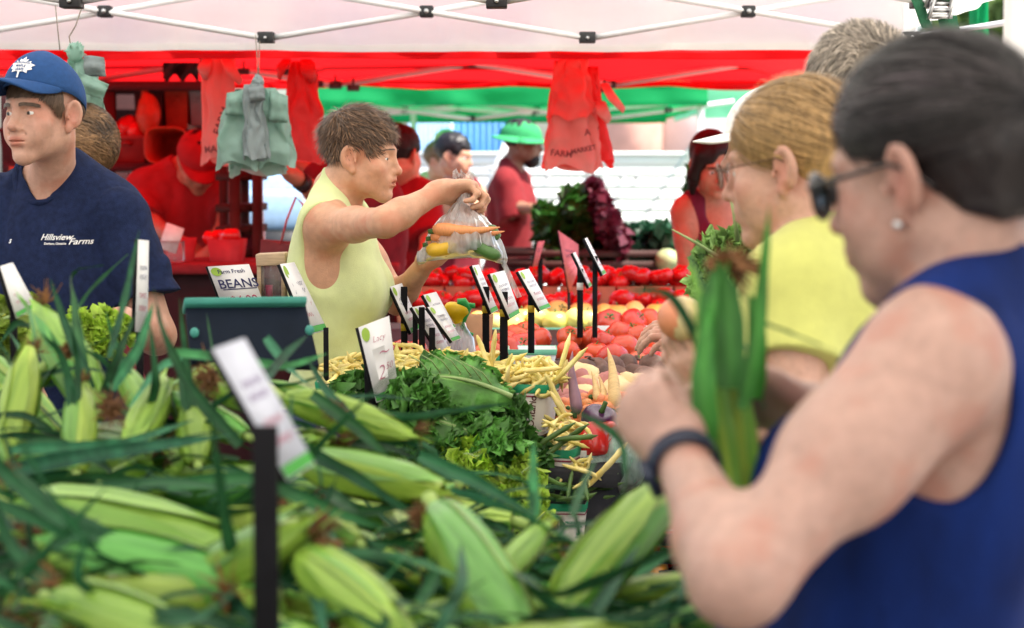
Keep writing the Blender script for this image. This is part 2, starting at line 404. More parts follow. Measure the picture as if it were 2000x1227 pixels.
# the white canopy over the vendor: its back truss is the row of white bars along the top of the photo
zl = P(520, 75, 6.2)[2]; zu = P(830, 23, 6.2)[2]
x520 = P(520, 75, 6.2)[0]; sp = P(1147, 75, 6.2)[0]-x520
zl2 = P(140, 4, 4.72)[2]; x140 = P(140, 4, 4.72)[0]; sp2 = P(970, 4, 4.72)[0]-x140
wc = canopy('white canopy over the vendor with crossed white bars along its back edge', x520-2*sp-.3, P(1783, 50, 6.2)[0], 4.66, 6.32, 2.16, .62,
       [('far', P(600, 101, 6.32)[2], dict(wob=.045, seed=2, n=200)), ('right', 1.98, dict(wob=.02, seed=4))], M_white_cloth, M_white_metal,
       [(P(1777, 50, 6.2)[0], 6.2), (P(1777, 50, 6.2)[0], 4.76), (-2.6, 6.2), (-2.6, 4.76)], 'canopy tents of the market',
       [(6.2, [x520-sp, x520, x520+sp, x520+2*sp*1.003], zl, zu, .0135), (4.72, [x140-sp2, x140, x140+sp2, x140+2*sp2], zl2, zl2+.085, .0125)])
# nearer canopy: unseen roof added and stretched over the camera to soften the light below
canopy('white corner post of an unseen canopy added to shade the customers', -3.0, 2.3, -3.0, 4.7, 2.3, .7, [('left', 2.05, {}), ('right', 2.05, {}), ('near', 1.95, {})], M_unseen_cloth, M_white_metal,
       [(-2.9, -2.9), (2.25, -2.9), (-2.9, 4.55), (2.25, 4.55), (P(1990, 100, 3.0)[0], 3.0)], 'canopy tents of the market', [])
# red canopy behind
ry0, ry1 = 6.56, 9.6
zr = 1.972
x650 = P(655, 168, 9.42)[0]; spr = P(1192, 168, 9.42)[0]-x650
rc = canopy('red canopy glowing in the sun over the red baskets', -3.0, P(1790, 0, 6.56)[0], ry0, ry1, zr, .62,
       [('near', P(800, 117, ry0)[2], dict(wob=.03, seed=11, n=160)), ('far', P(800, 170, ry1)[2], dict(wob=.05, seed=15, n=160, scallop=-.012))], M_red_cloth, M_red_metal,
       [(P(1700, 50, 6.66)[0], 6.66), (-2.9, 6.66), (P(1330, 170, 9.5)[0]+.9, 9.5), (-2.9, 9.5), (P(505, 300, 9.5)[0], 9.5)], 'canopy tents of the market',
       [(9.42, [x650-2*spr, x650-spr, x650, x650+spr], P(0, 166, 9.42)[2], P(0, 124, 9.42)[2], .02), (6.66, [x650-spr*1.5, x650-spr*.5, x650+spr*.5], P(0, 86, 6.66)[2], P(0, 50, 6.66)[2], .016)])
for px, py in ((392, 136), (476, 140), (565, 141), (620, 164), (655, 168), (1150, 155), (1180, 175), (690, 172)):
    b = MB(); q = P(px, py, 9.3); b.box(q, (.055, .03, .03), rotz(random.random())); b.tube([q, q+[0, 0, .05]], .006, 6)
    tag(bevel(b.build('clip', M_black_plastic, None, smooth=False, loc=q), .005), 'black spring clip gripping the rim of the red canopy', 'clip', 'clips along the red canopy')
# green canopy further back
gx0, gx1 = P(560, 200, 12)[0], P(1382, 200, 12)[0]
canopy('bright green canopy with white legs beyond the red one', gx0, gx1, 12, 15.2, 2.06, .8,
       [('near', P(0, 206, 12)[2], dict(wob=.02, seed=21)), ('far', P(0, 240, 15.2)[2], dict(wob=.04, seed=22)), ('right', 1.93, {}), ('left', 1.93, {})], M_green_cloth, M_white_metal,
       [(P(1368, 220, 12.1)[0], 12.1), (P(792, 260, 14)[0], 15.1), (gx0+.1, 12.1)], 'canopy tents of the market',
       [(12.15, [gx0+.3, gx0+1.1, gx0+1.9], P(0, 232, 12.15)[2], P(0, 215, 12.15)[2], .02), (15.0, [gx0+.4, gx0+1.5], P(0, 222, 15)[2], P(0, 212, 15)[2], .022)])
canopy('pale mint canopy right of the bright green one', P(1376, 200, 16)[0], P(1990, 200, 16)[0], 16, 19, 2.25, .8, [('near', P(0, 232, 16)[2], dict(wob=.03, seed=31)), ('left', 2.0, {})], M_mint_cloth, M_white_metal,
       [(P(1990, 200, 16)[0], 16.1), (P(1990, 200, 16)[0], 18.9)], 'canopy tents of the market', [])
# string of the ratchet strap on the canopy's corner leg
M_strap = mat('green_webbing', (.03, .16, .08), rough=.8, var=.2, scale=200)
rs = thing('ratchet_strap', 'green ratchet strap with steel buckle at the canopy corner', 'strap', P(1835, 20, 4.3))
b = MB()
for (p0, p1, w) in (((1778, -30), (1812, 55), 22), ((1850, 30), (1868, 110), 38), ((1836, -40), (1848, 5), 34)):
    a, e = P(*p0, 4.3), P(*p1, 4.3); V = np.zeros((8, 2, 3))
    for i in range(8):
        c = a+(e-a)*i/7+[0, .004*math.sin(i*1.3), 0]; V[i, 0] = c-[w/2*pxm(4.3), 0, 0]; V[i, 1] = c+[w/2*pxm(4.3), .004, 0]
    b.grid(V)
o = b.build('webbing', M_strap, rs); so = o.modifiers.new('s', 'SOLIDIFY'); so.thickness = .002
b = MB(); q = P(1838, 15, 4.28)
for s in (-1, 1): b.box(q+[s*.02, 0, .0], (.004, .03, .05), roty(.25)); b.box(q+[s*.026, .005, .03], (.004, .02, .06), roty(.25))
for k in range(4): b.tube([q+[-.022, -.01+.007*k, -.02+.014*k], q+[.022, -.01+.007*k, -.02+.014*k]], .005, 8)
b.build('buckle', M_steel, rs, smooth=False)

# ---------------------------------------------------------------- far background
M_white_wall = mat('white_siding', (.88, .88, .87), rough=.5, var=.03, scale=2)
wt = thing('white_trailer', 'long white trailer with horizontal siding behind the market', 'trailer', (0, 20, 0))
b = MB(); x0, x1 = P(430, 0, 20)[0], P(1480, 0, 20)[0]; zt = P(0, 303, 20)[2]
for k in range(12):
    z0 = .3+(zt-.3)*k/12; h = (zt-.3)/12
    b.hexa([(x0, 20, z0), (x1, 20, z0), (x1, 22, z0), (x0, 22, z0), (x0, 20.001, z0+h-.0012), (x1, 20.001, z0+h-.0012), (x1, 22, z0+h-.004), (x0, 22, z0+h-.004)])
b.build('body', M_white_wall, wt, smooth=False)
b = MB(); b.box(((x0+x1)/2, 21, zt+.015), (x1-x0+.06, 2.06, .03)); b.build('top_rail', M_white_metal, wt, smooth=False)
for wx in (x0+.8, x1-.8):
    b = MB(); b.tube([(wx, 20.05, .3), (wx, 20.25, .3)], .3, 24); b.build('wheel', M_black_plastic, wt)
M_grey_mark = mat('grey_mark', (.5, .5, .5), rough=.6)
b = MB()
for px, py in ((1150, 330), (1180, 350), (1215, 345), (1245, 345), (1160, 390), (1205, 385), (1070, 345)):
    q = P(px, py, 19.985); b.box(q, (.03, .008, .1), roty(.5))
b.build('marking', M_grey_mark, wt, smooth=False)
def container(label, px0, px1, py0, d, m, depth=2.4, ribs=10):
    c = thing('shipping_container', label, 'container', (P((px0+px1)/2, 0, d)[0], d, 0))
    x0, x1, z1 = P(px0, 0, d)[0], P(px1, 0, d)[0], P(0, py0, d)[2]; b = MB(); b.box(((x0+x1)/2, d+depth/2, z1/2+.1), (x1-x0, depth, z1-.2)); b.build('body', m, c, smooth=False)
    b = MB()
    for k in range(ribs): b.box((x0+(k+.5)/ribs*(x1-x0), d-.015, z1/2+.1), ((x1-x0)/ribs*.45, .03, z1-.5))
    b.build('rib_panel', m, c, smooth=False)
    b = MB()
    for zz in (.08, z1+.03): b.box(((x0+x1)/2, d+.03, zz), (x1-x0+.05, .16, .12))
    b.build('rail', m, c, smooth=False)
container('pale blue container under the green canopy edge', 795, 884, 205, 30, mat('pale_blue_paint', (.4, .62, .85), rough=.5))
container('deeper blue container beside the pale blue one', 888, 1010, 205, 30.4, mat('blue_paint', (.07, .27, .55), rough=.5))
hb = thing('brick_building', 'pale red brick building with a white base far behind', 'building', P(1240, 0, 40)*[1, 1, 0])
x0, x1 = P(1188, 0, 40)[0], P(1296, 0, 40)[0]; b = MB(); b.box(((x0+x1)/2, 42, 2.4), (x1-x0, 4, 4.8))
b.build('wall', mat('pale_brick', (.75, .42, .33), rough=.9, var=.12, scale=4), hb, smooth=False)
b = MB(); b.box(((x0+x1)/2, 42, 4.9), (x1-x0+.3, 4.3, .2)); b.build('roof', M_white_wall, hb, smooth=False)
gb = thing('grey_building', 'grey building beside the pale brick one', 'building', P(1345, 0, 42)*[1, 1, 0])
x0, x1 = P(1300, 0, 42)[0], P(1500, 0, 42)[0]; b = MB(); b.box(((x0+x1)/2, 44, 2.3), (x1-x0, 4, 4.6)); b.build('wall', mat('pale_grey_wall', (.6, .62, .64), rough=.9), gb, smooth=False)
b = MB(); b.box(((x0+x1)/2, 44, 4.7), (x1-x0+.3, 4.3, .2)); b.build('roof', M_white_wall, gb, smooth=False)
fr = thing('metal_frame', 'white metal A-frame stand behind the man in the green hat', 'frame', P(985, 0, 17)*[1, 1, 0])
for p0, p1 in (((1000, 250), (930, 420)), ((985, 250), (1003, 460)), ((950, 330), (1000, 330))):
    b = MB(); b.tube([P(*p0, 17), P(*p1, 17)], .022, 8); b.build('tube', M_white_metal, fr)
# two awning poles seen at the right, by the trailer
for (p0, p1) in (((1366, 260), (1260, 420)), ):
    b = MB(); a = P(*p0, 18); b.tube([a, P(*p1, 18)], .012, 6); tag(b.build('guy_rope', mat('pale_rope', (.6, .6, .62)), None, loc=a), 'pale guy rope slanting down in front of the white trailer', 'rope')
# blue truck and tree
tr = thing('pickup_truck', 'light blue truck parked behind the dark wooden rack', 'truck', P(560, 0, 17)*[1, 1, 0])
M_blue_truck = mat('truck_blue', (.35, .52, .72), rough=.3, coat=.5)
q = P(545, 400, 17); b = MB(); b.box((q[0], 17.8, q[2]-.05), (1.3, 1.6, .35)); bevel(b.build('body', M_blue_truck, tr, smooth=False), .06)
b = MB(); b.hexa([(q[0]-.45, 17.2, q[2]+.1), (q[0]+.6, 17.2, q[2]+.1), (q[0]+.6, 18.4, q[2]+.1), (q[0]-.45, 18.4, q[2]+.1), (q[0]-.2, 17.3, q[2]+.4), (q[0]+.5, 17.3, q[2]+.4), (q[0]+.5, 18.3, q[2]+.4), (q[0]-.2, 18.3, q[2]+.4)]); bevel(b.build('cab', M_blue_truck, tr, smooth=False), .04)
b = MB(); b.box((q[0], 17.7, q[2]-.35), (1.25, 1.5, .25)); b.build('chassis', M_black_plastic, tr, smooth=False)
for wx in (-.4, .4):
    b = MB(); b.tube([(q[0]+wx, 17.05, .35), (q[0]+wx, 17.25, .35)], .35, 20); b.build('wheel', M_black_plastic, tr)
# tree at far right
M_leaf_far = mat('tree_leaf', (.12, .2, .05), rough=.6, var=.5, scale=3, trans=.3, rand=0)
M_bark = mat('bark', (.12, .09, .06), rough=.9, var=.3)
def leaf_cloud(n, c, r, size, rng, aspect=1.6, shell=.4):
    d = rng.normal(size=(n, 3)); d /= np.linalg.norm(d, axis=1)[:, None]; rad = shell+(1-shell)*rng.rand(n)**.6
    cen = np.asarray(c)+d*rad[:, None]*np.asarray(r)*(1+.35*vnoise(d*2.3+7))[:, None]
    a = rng.normal(size=(n, 3)); a /= np.linalg.norm(a, axis=1)[:, None]; bb = np.cross(a, rng.normal(size=(n, 3))); bb /= np.linalg.norm(bb, axis=1)[:, None]
    s = size*(.6+.8*rng.rand(n))[:, None]; nrm = np.cross(a, bb)*s*.25
    V = np.stack([cen-a*s*aspect, cen+bb*s+nrm, cen+a*s*aspect, cen-bb*s+nrm], 1).reshape(-1, 3)
    i = np.arange(n)*4; return V, np.stack([i, i+1, i+2, i+3], 1)
rng = np.random.RandomState(5)
tt = thing('tree', 'leafy green tree beyond the canopies at the far right', 'tree', P(1945, 0, 26)*[1, 1, 0])
Vs, Fs, k = [], [], 0
for i in range(26):
    c = P(1945+rng.normal()*70, 60+rng.normal()*110, 26+rng.normal()*.5); v, f = leaf_cloud(260, c, (.7, .7, .5), .07, rng); Vs.append(v); Fs.append(f+k); k += len(v)
link_mesh('crown', np.concatenate(Vs), np.concatenate(Fs), M_leaf_far, tt, smooth=False)
b = MB(); q = P(1945, 0, 26)*[1, 1, 0]; b.tube([q, q+[.05, 0, 1.2], q+[0, .1, 2.4], q+[.1, .1, 3.6]], [.16, .12, .09, .04], 10)
for s in (-1, 1): b.tube([q+[0, .1, 1.9], q+[s*.4, .1, 2.7], q+[s*.7, 0, 3.3]], [.07, .05, .02], 8)
b.build('trunk', M_bark, tt)
# green side flap and sail at the right edge
b = MB(); V = np.zeros((12, 6, 3))
for i in range(12):
    for j in range(6): V[i, j] = P(1893+j*7.5, -60+i*16, 7.5+.03*math.sin(j*1.9+i*.2))
b.grid(V); q = P(1910, 0, 7.5); o = b.build('side_flap', M_green_cloth, None, loc=q); tag(o, 'green cloth flap hanging beside the strap at the upper right', 'flap')
# ---------------------------------------------------------------- people toolkit
def skin(name, c, **k): return mat(name, c, rough=.46, var=.10, scale=55, bump=.25, bscale=330, blotch=((c[0]*.97, c[1]*.80, c[2]*.76), 17, .50), sss=.12, spec=.35, attr=True, **k)
SK_FAIR = skin('skin_fair', (.56, .325, .24)); SK_TAN = skin('skin_tan', (.60, .33, .21)); SK_BROWN = skin('skin_brown', (.42, .21, .13)); SK_PALE = skin('skin_pale', (.43, .27, .22))
SK_DEEP = skin('skin_deep', (.3, .16, .1))
M_EYE = mat('eyeball', (.75, .73, .7), rough=.12, var=.02, attr=True, spec=.6)
def hairmat(name, c, rough=.38, v=.25): return mat(name, c, rough=rough, var=v, scale=120, attr=True, spec=.32, stretch=(1, 1, .3), bump=.3, bscale=300)
H_BROWN = hairmat('hair_brown', (.10, .062, .04)); H_DARK = hairmat('hair_dark', (.017, .014, .015), rough=.38); H_BLOND = hairmat('hair_blond', (.40, .25, .105)); H_GREY = hairmat('hair_grey', (.22, .19, .155), rough=.5)
H_BLACK = hairmat('hair_black', (.008, .005, .005), rough=.6); H_LIGHT = hairmat('hair_light_brown', (.17, .095, .045))
def head_R(a, pitch=0, roll=0):
    a, p, r_ = R(a), R(pitch), R(roll)
    r = np.array([-math.cos(a), -math.sin(a), 0]); f = np.array([math.sin(a), -math.cos(a), 0]); u = np.array([0, 0, 1.])
    f, u = f*math.cos(p)-u*math.sin(p), u*math.cos(p)+f*math.sin(p)
    r, u = r*math.cos(r_)+u*math.sin(r_), u*math.cos(r_)-r*math.sin(r_)
    return np.stack([r, f, u], 1)
class Fr:
    """a local frame: right, forward, up"""
    def __init__(s, c, Rm, k=1.0): s.c = np.asarray(c, float); s.R = Rm; s.k = k
    def w(s, p): return s.c+(np.asarray(p, float)*s.k) @ s.R.T
    def l(s, p): return ((np.asarray(p, float)-s.c) @ s.R)/s.k
    def d(s, v): return np.asarray(v, float) @ s.R.T
    def ell(s, c, r, rot=None): return p_ell(s.w(c), np.asarray(r)*s.k, s.R if rot is None else s.R @ rot)
    def cone(s, a, b, ra, rb): return p_cone(s.w(a), s.w(b), ra*s.k, rb*s.k)
    def plane(s, c, n): return p_plane(s.w(c), s.d(n))
    def fn(s, f): return lambda p: f(((p-s.c.astype(np.float32)) @ s.R.astype(np.float32))/s.k)*s.k
def add_head(sh, F, nose=1.0, jaw=1.0, smile=0, lips=1.0, eyes=1.0, chin=1.0, brow=1.0, mouth_open=0, cheek=1.0, socket=1.0, full=.8):
    E, K = F.ell, F.cone
    sh.u(E((0, -.016, .036), (.0735, .094, .082)), .02)
    sh.u(E((0, .028, -.028), (.059*jaw, .062, .078)), .03)
    for s in (-1, 1):
        sh.u(K((s*.052*jaw, -.002, -.052), (s*.014, .066, -.098), .017, .014), .028)
        sh.u(E((s*.041, .056, -.026), (.022*cheek, .02, .022)), .022)
        if full: sh.u(E((s*.040*jaw, .036, -.052), (.020*full, .034, .036*full)), .03)
        sh.u(K((s*.012, .085, .024), (s*.042, .066, .026), .010*brow, .009*brow), .018)
        sh.s_(E((s*.031, .094+.006*(1-socket), .004), (.019*(.6+.4*socket), .017, .013*(.5+.5*socket))), .014*(.5+.5*socket))
        sh.u(E((s*.031, .068, 0), (.0152, .0152, .0145)), .005)
        sh.s_(E((s*.031, .083, -.0005), (.0125, .012, .0048*eyes)), .002)
    sh.u(E((0, .074, -.099), (.02*chin, .018*chin, .016)), .02)
    sh.u(K((0, .083, .014), (0, .104*(.9+.1*nose), -.028), .0075*nose, .0105*nose), .012)
    sh.u(E((0, .106, -.031), (.0105*nose, .0105*nose, .0095)), .008)
    for s in (-1, 1):
        sh.u(E((s*.012*nose, .093, -.035), (.0075, .0095, .0078)), .006)
        sh.s_(E((s*.0062, .100, -.0425), (.0036, .0055, .003)), .003)
    sh.u(E((0, .08, -.062), (.03, .018, .022)), .016)
    sh.u(K((-.017, .088, -.0585), (.017, .088, -.0585), .0055*lips, .0055*lips), .006); sh.u(E((0, .0945, -.0575), (.012, .006*lips, .0058*lips)), .006)
    sh.u(E((0, .0915, -.0700), (.0175, .0085*lips, .0068*lips)), .007)
    sh.s_(E((0, .1, -.0640), (.026, .012, .0012+.004*mouth_open)), .003)
    sh.s_(E((0, .096, -.082), (.018, .008, .006)), .01)
    if smile:
        for s in (-1, 1): sh.s_(K((s*.019, .090, -.0635), (s*.027, .082, -.0635+.006*smile), .0022, .0018), .004); sh.u(E((s*.036, .066, -.050), (.012, .014, .016)), .02); sh.s_(K((s*.019, .092, -.044), (s*.032, .077, -.058), .0008, .0006), .008)
    for s in (-1, 1):                         # ears
        rot = roty(s*.12) @ rotz(s*.42)
        sh.u(E((s*.0795, -.016, -.004), (.0085, .0225, .0345), rot), .006)
        sh.u(E((s*.073, -.004, -.036), (.007, .009, .012)), .006)
        sh.s_(E((s*.0905, -.010, .001), (.0125, .0135, .0235), rot), .004)
        sh.s_(E((s*.085, -.001, -.012), (.011, .008, .009)), .004)
        sh.u(E((s*.081, .004, -.012), (.004, .004, .007)), .004)
def face_cols(V, F, lipcol=(.82, .5, .5), stubble=0, freckle=0):
    q = F.l(V); c = np.ones((len(q), 3)); g = lambda ctr, r: np.exp(-((((q-np.array(ctr))/np.array(r))**2).sum(1)))
    m = np.clip(g((0, .096, -.058), (.021, .02, .0062))*1.5+g((0, .096, -.0705), (.018, .02, .0068))*1.5, 0, 1)[:, None]
    c = c*(1-m)+np.array(lipcol)*m
    for s in (-1, 1):
        m = (.3*g((s*.046, .062, -.03), (.022, .03, .02)))[:, None]; c *= 1-m*np.array([.05, .35, .3])
        m = (.6*g((s*.08, -.012, -.006), (.012, .02, .03)))[:, None]; c *= 1-m*np.array([.03, .3, .3])
    m = (.35*g((0, .11, -.033), (.016, .016, .014)))[:, None]; c *= 1-m*np.array([.03, .35, .3])
    if stubble:
        m = (np.clip(g((0, .055, -.09), (.062, .06, .035))*1.4, 0, 1)*stubble*(.75+.25*vnoise(q*900)))[:, None]; c *= 1-m*np.array([.9, .9, .88])
    if freckle: c *= (1-freckle*np.clip(vnoise(q*170)-.45, 0, 1)*2)[:, None]*np.array([1, 1, 1])+0
    return c
def add_eyes(root, F, gaze=(0, 1, 0), iris=(.12, .07, .04), r=.0138):
    for s in (-1, 1):
        b = MB(); rot = frame(F.d(gaze)); nu, nv = 20, 16; b.ell((0, 0, 0), (1, 1, 1), nu, nv); v = np.concatenate(b.v)
        ang = np.arccos(np.clip(v[:, 2], -1, 1)); cols = np.ones((len(v), 3)); cols[ang < .52] = iris; cols[ang < .24] = (.01, .01, .01)
        v = (v*r*F.k) @ rot.T+F.w((s*.031, .068, 0))
        link_mesh('eye', v, b.f, M_EYE, root, cols=cols)
def add_hand(sh, w, d, n, right=True, s=1.0, curl=(.5, .6, .4), spread=.08, thumb=(.6, .5), curls=None, thumb_curl=.5):
    d = np.asarray(d, float); d /= np.linalg.norm(d); n = np.asarray(n, float); n = n-d*(n @ d); n /= np.linalg.norm(n)
    t = np.cross(d, n) if right else np.cross(n, d)
    Rm = np.stack([d, t, n], 1); w = np.asarray(w, float); pt = lambda a, b, c: w+(d*a+t*b+n*c)*s
    sh.u(p_ell(pt(.045, -.002, 0), np.array((.052, .041, .0165))*s, Rm), .02)
    sh.u(p_cone(pt(-.01, 0, 0), pt(.02, 0, 0), .0255*s, .028*s), .02)
    L = [(.040, .025, .021), (.045, .028, .022), (.042, .026, .021), (.033, .02, .018)]; rr = [.0092, .0096, .0092, .0082]
    for i in range(4):
        cu = curl if curls is None else curls[i]; th = 0; sp = spread*(1.5-i); b0 = .029-.0193*i; p = pt(.083-(.004 if i in (0, 3) else 0)-(.008 if i == 3 else 0), b0, .002); kn = .014
        sh.u(p_cone(pt(.05, b0*.85, -.003), p, rr[i]*s*1.12, rr[i]*s*1.18), kn)
        for j in range(3):
            th += cu[j]; dv = d*math.cos(th)+n*math.sin(th)+t*sp*math.cos(th); dv /= np.linalg.norm(dv); q = p+dv*L[i][j]*s
            sh.u(p_cone(p, q, rr[i]*s*(1-.07*j), rr[i]*s*(.93-.08*j)), .005); p = q
    a0 = pt(.018, .028, .008); v1 = d*math.cos(thumb[0])+t*math.sin(thumb[0])*.9+n*thumb[1]; v1 /= np.linalg.norm(v1); a1 = a0+v1*.042*s
    sh.u(p_cone(a0, a1, .0155*s, .0115*s), .016)
    v2 = v1*math.cos(thumb_curl)+(d*.8-t*.6+n*.2)/np.linalg.norm([.8, .6, .2])*math.sin(thumb_curl); v2 /= np.linalg.norm(v2); a2 = a1+v2*.031*s; a3 = a2+(v2+.15*d)*.024*s
    sh.u(p_cone(a1, a2, .011*s, .010*s), .006); sh.u(p_cone(a2, a3, .010*s, .0078*s), .005)
def add_arm(sh, S, E, W, r=(.052, .043, .04, .026), k=.02, muscle=1.0):
    S, E, W = map(np.asarray, (S, E, W))
    sh.u(p_cone(S, S+(E-S)*.45, r[0], r[0]*.93), .05); sh.u(p_cone(S+(E-S)*.4, E, r[0]*.93, r[1]), k)
    m = E+(W-E)*.28; sh.u(p_cone(E, m, r[1]*.98, r[2]), k); sh.u(p_cone(m, W, r[2], r[3]), k)
def torso(sh, F, w=1.0, dp=1.0, bust=0, belly=0, sw=.165, neck=None, nr=.05, trap=1.0):
    E, K = F.ell, F.cone
    sh.u(E((0, .005, -.19), (.152*w, .108*dp, .2)), .03)
    sh.u(K((-sw*.82, -.012, -.035), (sw*.82, -.012, -.035), .052*dp, .052*dp), .05)
    for s in (-1, 1):
        sh.u(K((s*.02, -.028, .055*trap), (s*sw*.86, -.015, -.018), .036, .036), .05)
        if bust: sh.u(E((s*.072*w, .085*dp, -.195), (.062, .05*bust, .062)), .04)
        sh.u(E((s*.075, -.05*dp, -.14), (.07, .055, .11)), .05)
    sh.u(E((0, 0, -.37), (.132*w, .098*dp, .16)), .06)
    if belly: sh.u(E((0, .05, -.38), (.13*w, .09*belly, .14)), .05)
    sh.u(E((0, -.01, -.55), (.165*w, .118*dp, .15)), .06)
    if neck is not None: sh.u(p_cone(neck, F.w((0, -.012, .0)), nr, nr*1.08), .035)
def wrinkle(F, amp=.004, sc=14, dirn=(1, 1, .35), seed=0):
    S = np.array(dirn, np.float32)
    def f(p):
        q = F.l(p).astype(np.float32)*S*sc+seed; w = vnoise(q*.5+3)*1.2
        return amp*(1-2*np.abs(vnoise(q+w[:, None])))+amp*.5*vnoise(q*2.1+w[:, None])-amp*.9
    return f
def legs_mesh(root, F, m, w=1.0, z_top=None):
    sh = Shape(); hip = F.w((0, -.01, -.55)); sh.u(p_ell(hip, (.172*w, .13*w, .13), F.R), .04); shoes = MB()
    for s in (-1, 1):
        h = F.w((s*.09*w, -.01, -.62)); kn = F.w((s*.09, .015, 0)); kn[2] = .48; an = F.w((s*.09, -.03, 0)); an[2] = .09
        sh.u(p_cone(h, kn, .088*w, .062), .03); sh.u(p_cone(kn, an, .062, .05), .02)
        toe = F.d((0, 1, 0))
        shoes.ell(an+toe*.06-[0, 0, .045], (.045, .13, .05), rot=np.stack([np.cross(toe, [0, 0, 1]), toe, [0, 0, 1.]], 1))
    lo = hip-[.45, .45, 0]; lo[2] = .05; hi = hip+[.45, .45, .14]
    V, Q = polygonise(sh, lo, hi, .012); link_mesh('trousers', V, Q, m, root)
    for k in range(2):
        n = len(shoes.v[k]); b = MB(); b.v = [shoes.v[k]]; b.f = [tuple(i-k*n for i in f) for f in shoes.f if k*n <= f[0] < (k+1)*n]; b.build('shoe', M_black_plastic, root)
M_DENIM = mat('denim', (.04, .06, .12), rough=.85, var=.2, scale=80, bump=.3, bscale=300)
def make_person(label, sh, F, lo, hi, h, m, group=None, cols=None, HF=None, disp=None, **fc):
    sh.disp = disp
    V, Q = polygonise(sh, lo, hi, h)
    c = face_cols(V, HF, **fc) if HF is not None else np.ones((len(V), 3))
    loc = np.array([F.c[0], F.c[1], 0.])
    return tag(link_mesh('person', V, Q, m, None, cols=c, loc=loc), label, 'person', group)
def garment(name, sh, lo, hi, h, m, root, off=.007, disp=None):
    sh.disp = disp; V, Q = polygonise(sh, lo, hi, h, off); return link_mesh(name, V, Q, m, root)
def ribbons(name, paths, nrm, w, m, parent, rng, cvar=.35, taper=True, tint=None, tone=None):
    """paths (n,k,3) hair strands as thin ribbons, nrm (n,k,3)"""
    n, k = paths.shape[:2]; t = np.gradient(paths, axis=1); t /= np.linalg.norm(t, axis=2, keepdims=True)+1e-12
    s = np.cross(t, nrm); s /= np.linalg.norm(s, axis=2, keepdims=True)+1e-12
    prof = np.interp(np.linspace(0, 1, k), [0, .15, .6, 1], [.6, 1, .9, .12]) if taper else np.ones(k)
    ww = (w*(.6+.8*rng.rand(n)))[:, None, None]*prof[None, :, None]
    V = np.stack([paths-s*ww/2, paths+nrm*ww*.12, paths+s*ww/2], 2).reshape(-1, 3)
    base = (np.arange(n)*k*3)[:, None, None]+(np.arange(k-1)*3)[None, :, None]+np.array([0, 1])[None, None, :]
    base = base.reshape(-1); F = np.stack([base, base+1, base+4, base+3], 1)
    cc = (1-cvar+2*cvar*rng.rand(n))[:, None]*np.ones(3)
    if tone is not None: cc = cc*np.asarray(tone)[:, None]
    if tint is not None:
        mm = rng.rand(n) < tint[1]; cc[mm] *= np.array(tint[0])
    return link_mesh(name, V, F, m, parent, cols=np.repeat(cc, k*3, 0))
def hair_paths(F, roots, flow, length, k, ec, er, lift, rng, wob=.15, grav=0, free=1.0):
    ec = np.array(ec); er = np.array(er); p = np.array(roots, float); n = len(p); L = np.broadcast_to(length, (n,))
    paths = np.zeros((n, k, 3)); nr = np.zeros((n, k, 3)); ph = rng.normal(size=(n, 3))*wob; lf = rng.rand(n)
    for i in range(k):
        q = (p-ec)/er; N = (q/er); N /= np.linalg.norm(N, axis=1, keepdims=True)
        paths[:, i] = p; nr[:, i] = N
        t = i/(k-1); d = flow(p, t)+ph
        if i > 1: ph = ph*.9+rng.normal(size=(n, 3))*wob*.25
        if t < free: d = d-N*(d*N).sum(1, keepdims=True)
        d /= np.linalg.norm(d, axis=1, keepdims=True)+1e-9
        p = p+d*(L/(k-1))[:, None]
        if t < free:
            q = (p-ec)/er; p = ec+q/np.linalg.norm(q, axis=1, keepdims=True)*(1+lift(t+1/(k-1), lf))[:, None]*er
        else: p = p+np.array([0, 0, -grav])*(L/(k-1))[:, None]
    return F.w(paths), F.d(nr)
def cap_roots(n, ec, er, mask, rng):
    out = []; c = 0
    while c < n:
        d = rng.normal(size=(n*3, 3)); d /= np.linalg.norm(d, axis=1, keepdims=True); p = np.array(ec)+d*np.array(er); p = p[mask(p)]; out.append(p); c += len(p)
    return np.concatenate(out)[:n]
def hair_cap(root, F, m, ec, er, hl, h, name='hair', ear=True, noise=.004, sc=60, extra=None, stretch=(1, 1, 1)):
    """solid hair volume; hl = (y list, z list) hairline"""
    sh = Shape(); sh.u(F.ell(ec, er), .02)
    if extra: extra(sh)
    sh.i(F.fn(lambda p: (np.interp(p[..., 1], hl[0], hl[1])-p[..., 2]).astype(np.float32)*.8), .008)
    if ear:
        for s in (-1, 1): sh.s_(F.ell((s*.08, -.01, -.008), (.02, .026, .038)), .006)
    S = np.array(stretch, np.float32)
    sh.disp = lambda p: noise*fbm(F.l(p)*sc*S, 2)
    V, Q = polygonise(sh, F.c-.2, F.c+.2, h); return link_mesh(name, V, Q, m, root, cols=np.ones((len(V), 3)))
def brows(root, F, m, rng, n=90, th=.006, lift=0, wid=1):
    for s in (-1, 1):
        u = rng.rand(n); x = s*(.012+.034*u*wid); y = .0915-.0195*u**2; z = .0225+.003*np.sin(u*2.6)-.003*u+(rng.rand(n)-.5)*th+lift
        a = np.stack([x, y, z], 1); d = np.stack([s*.010+0*u, -.003-.004*u, .003-.006*u], 1); p = np.stack([a, a+d*.5+[0, .001, 0], a+d], 1); nn = np.tile(np.array([0, 1., .2]), (n, 3, 1))
        ribbons('eyebrow', F.w(p+[0, .003, 0]), F.d(nn), .0016*F.k, m, root, rng)
rngp = np.random.RandomState(11)
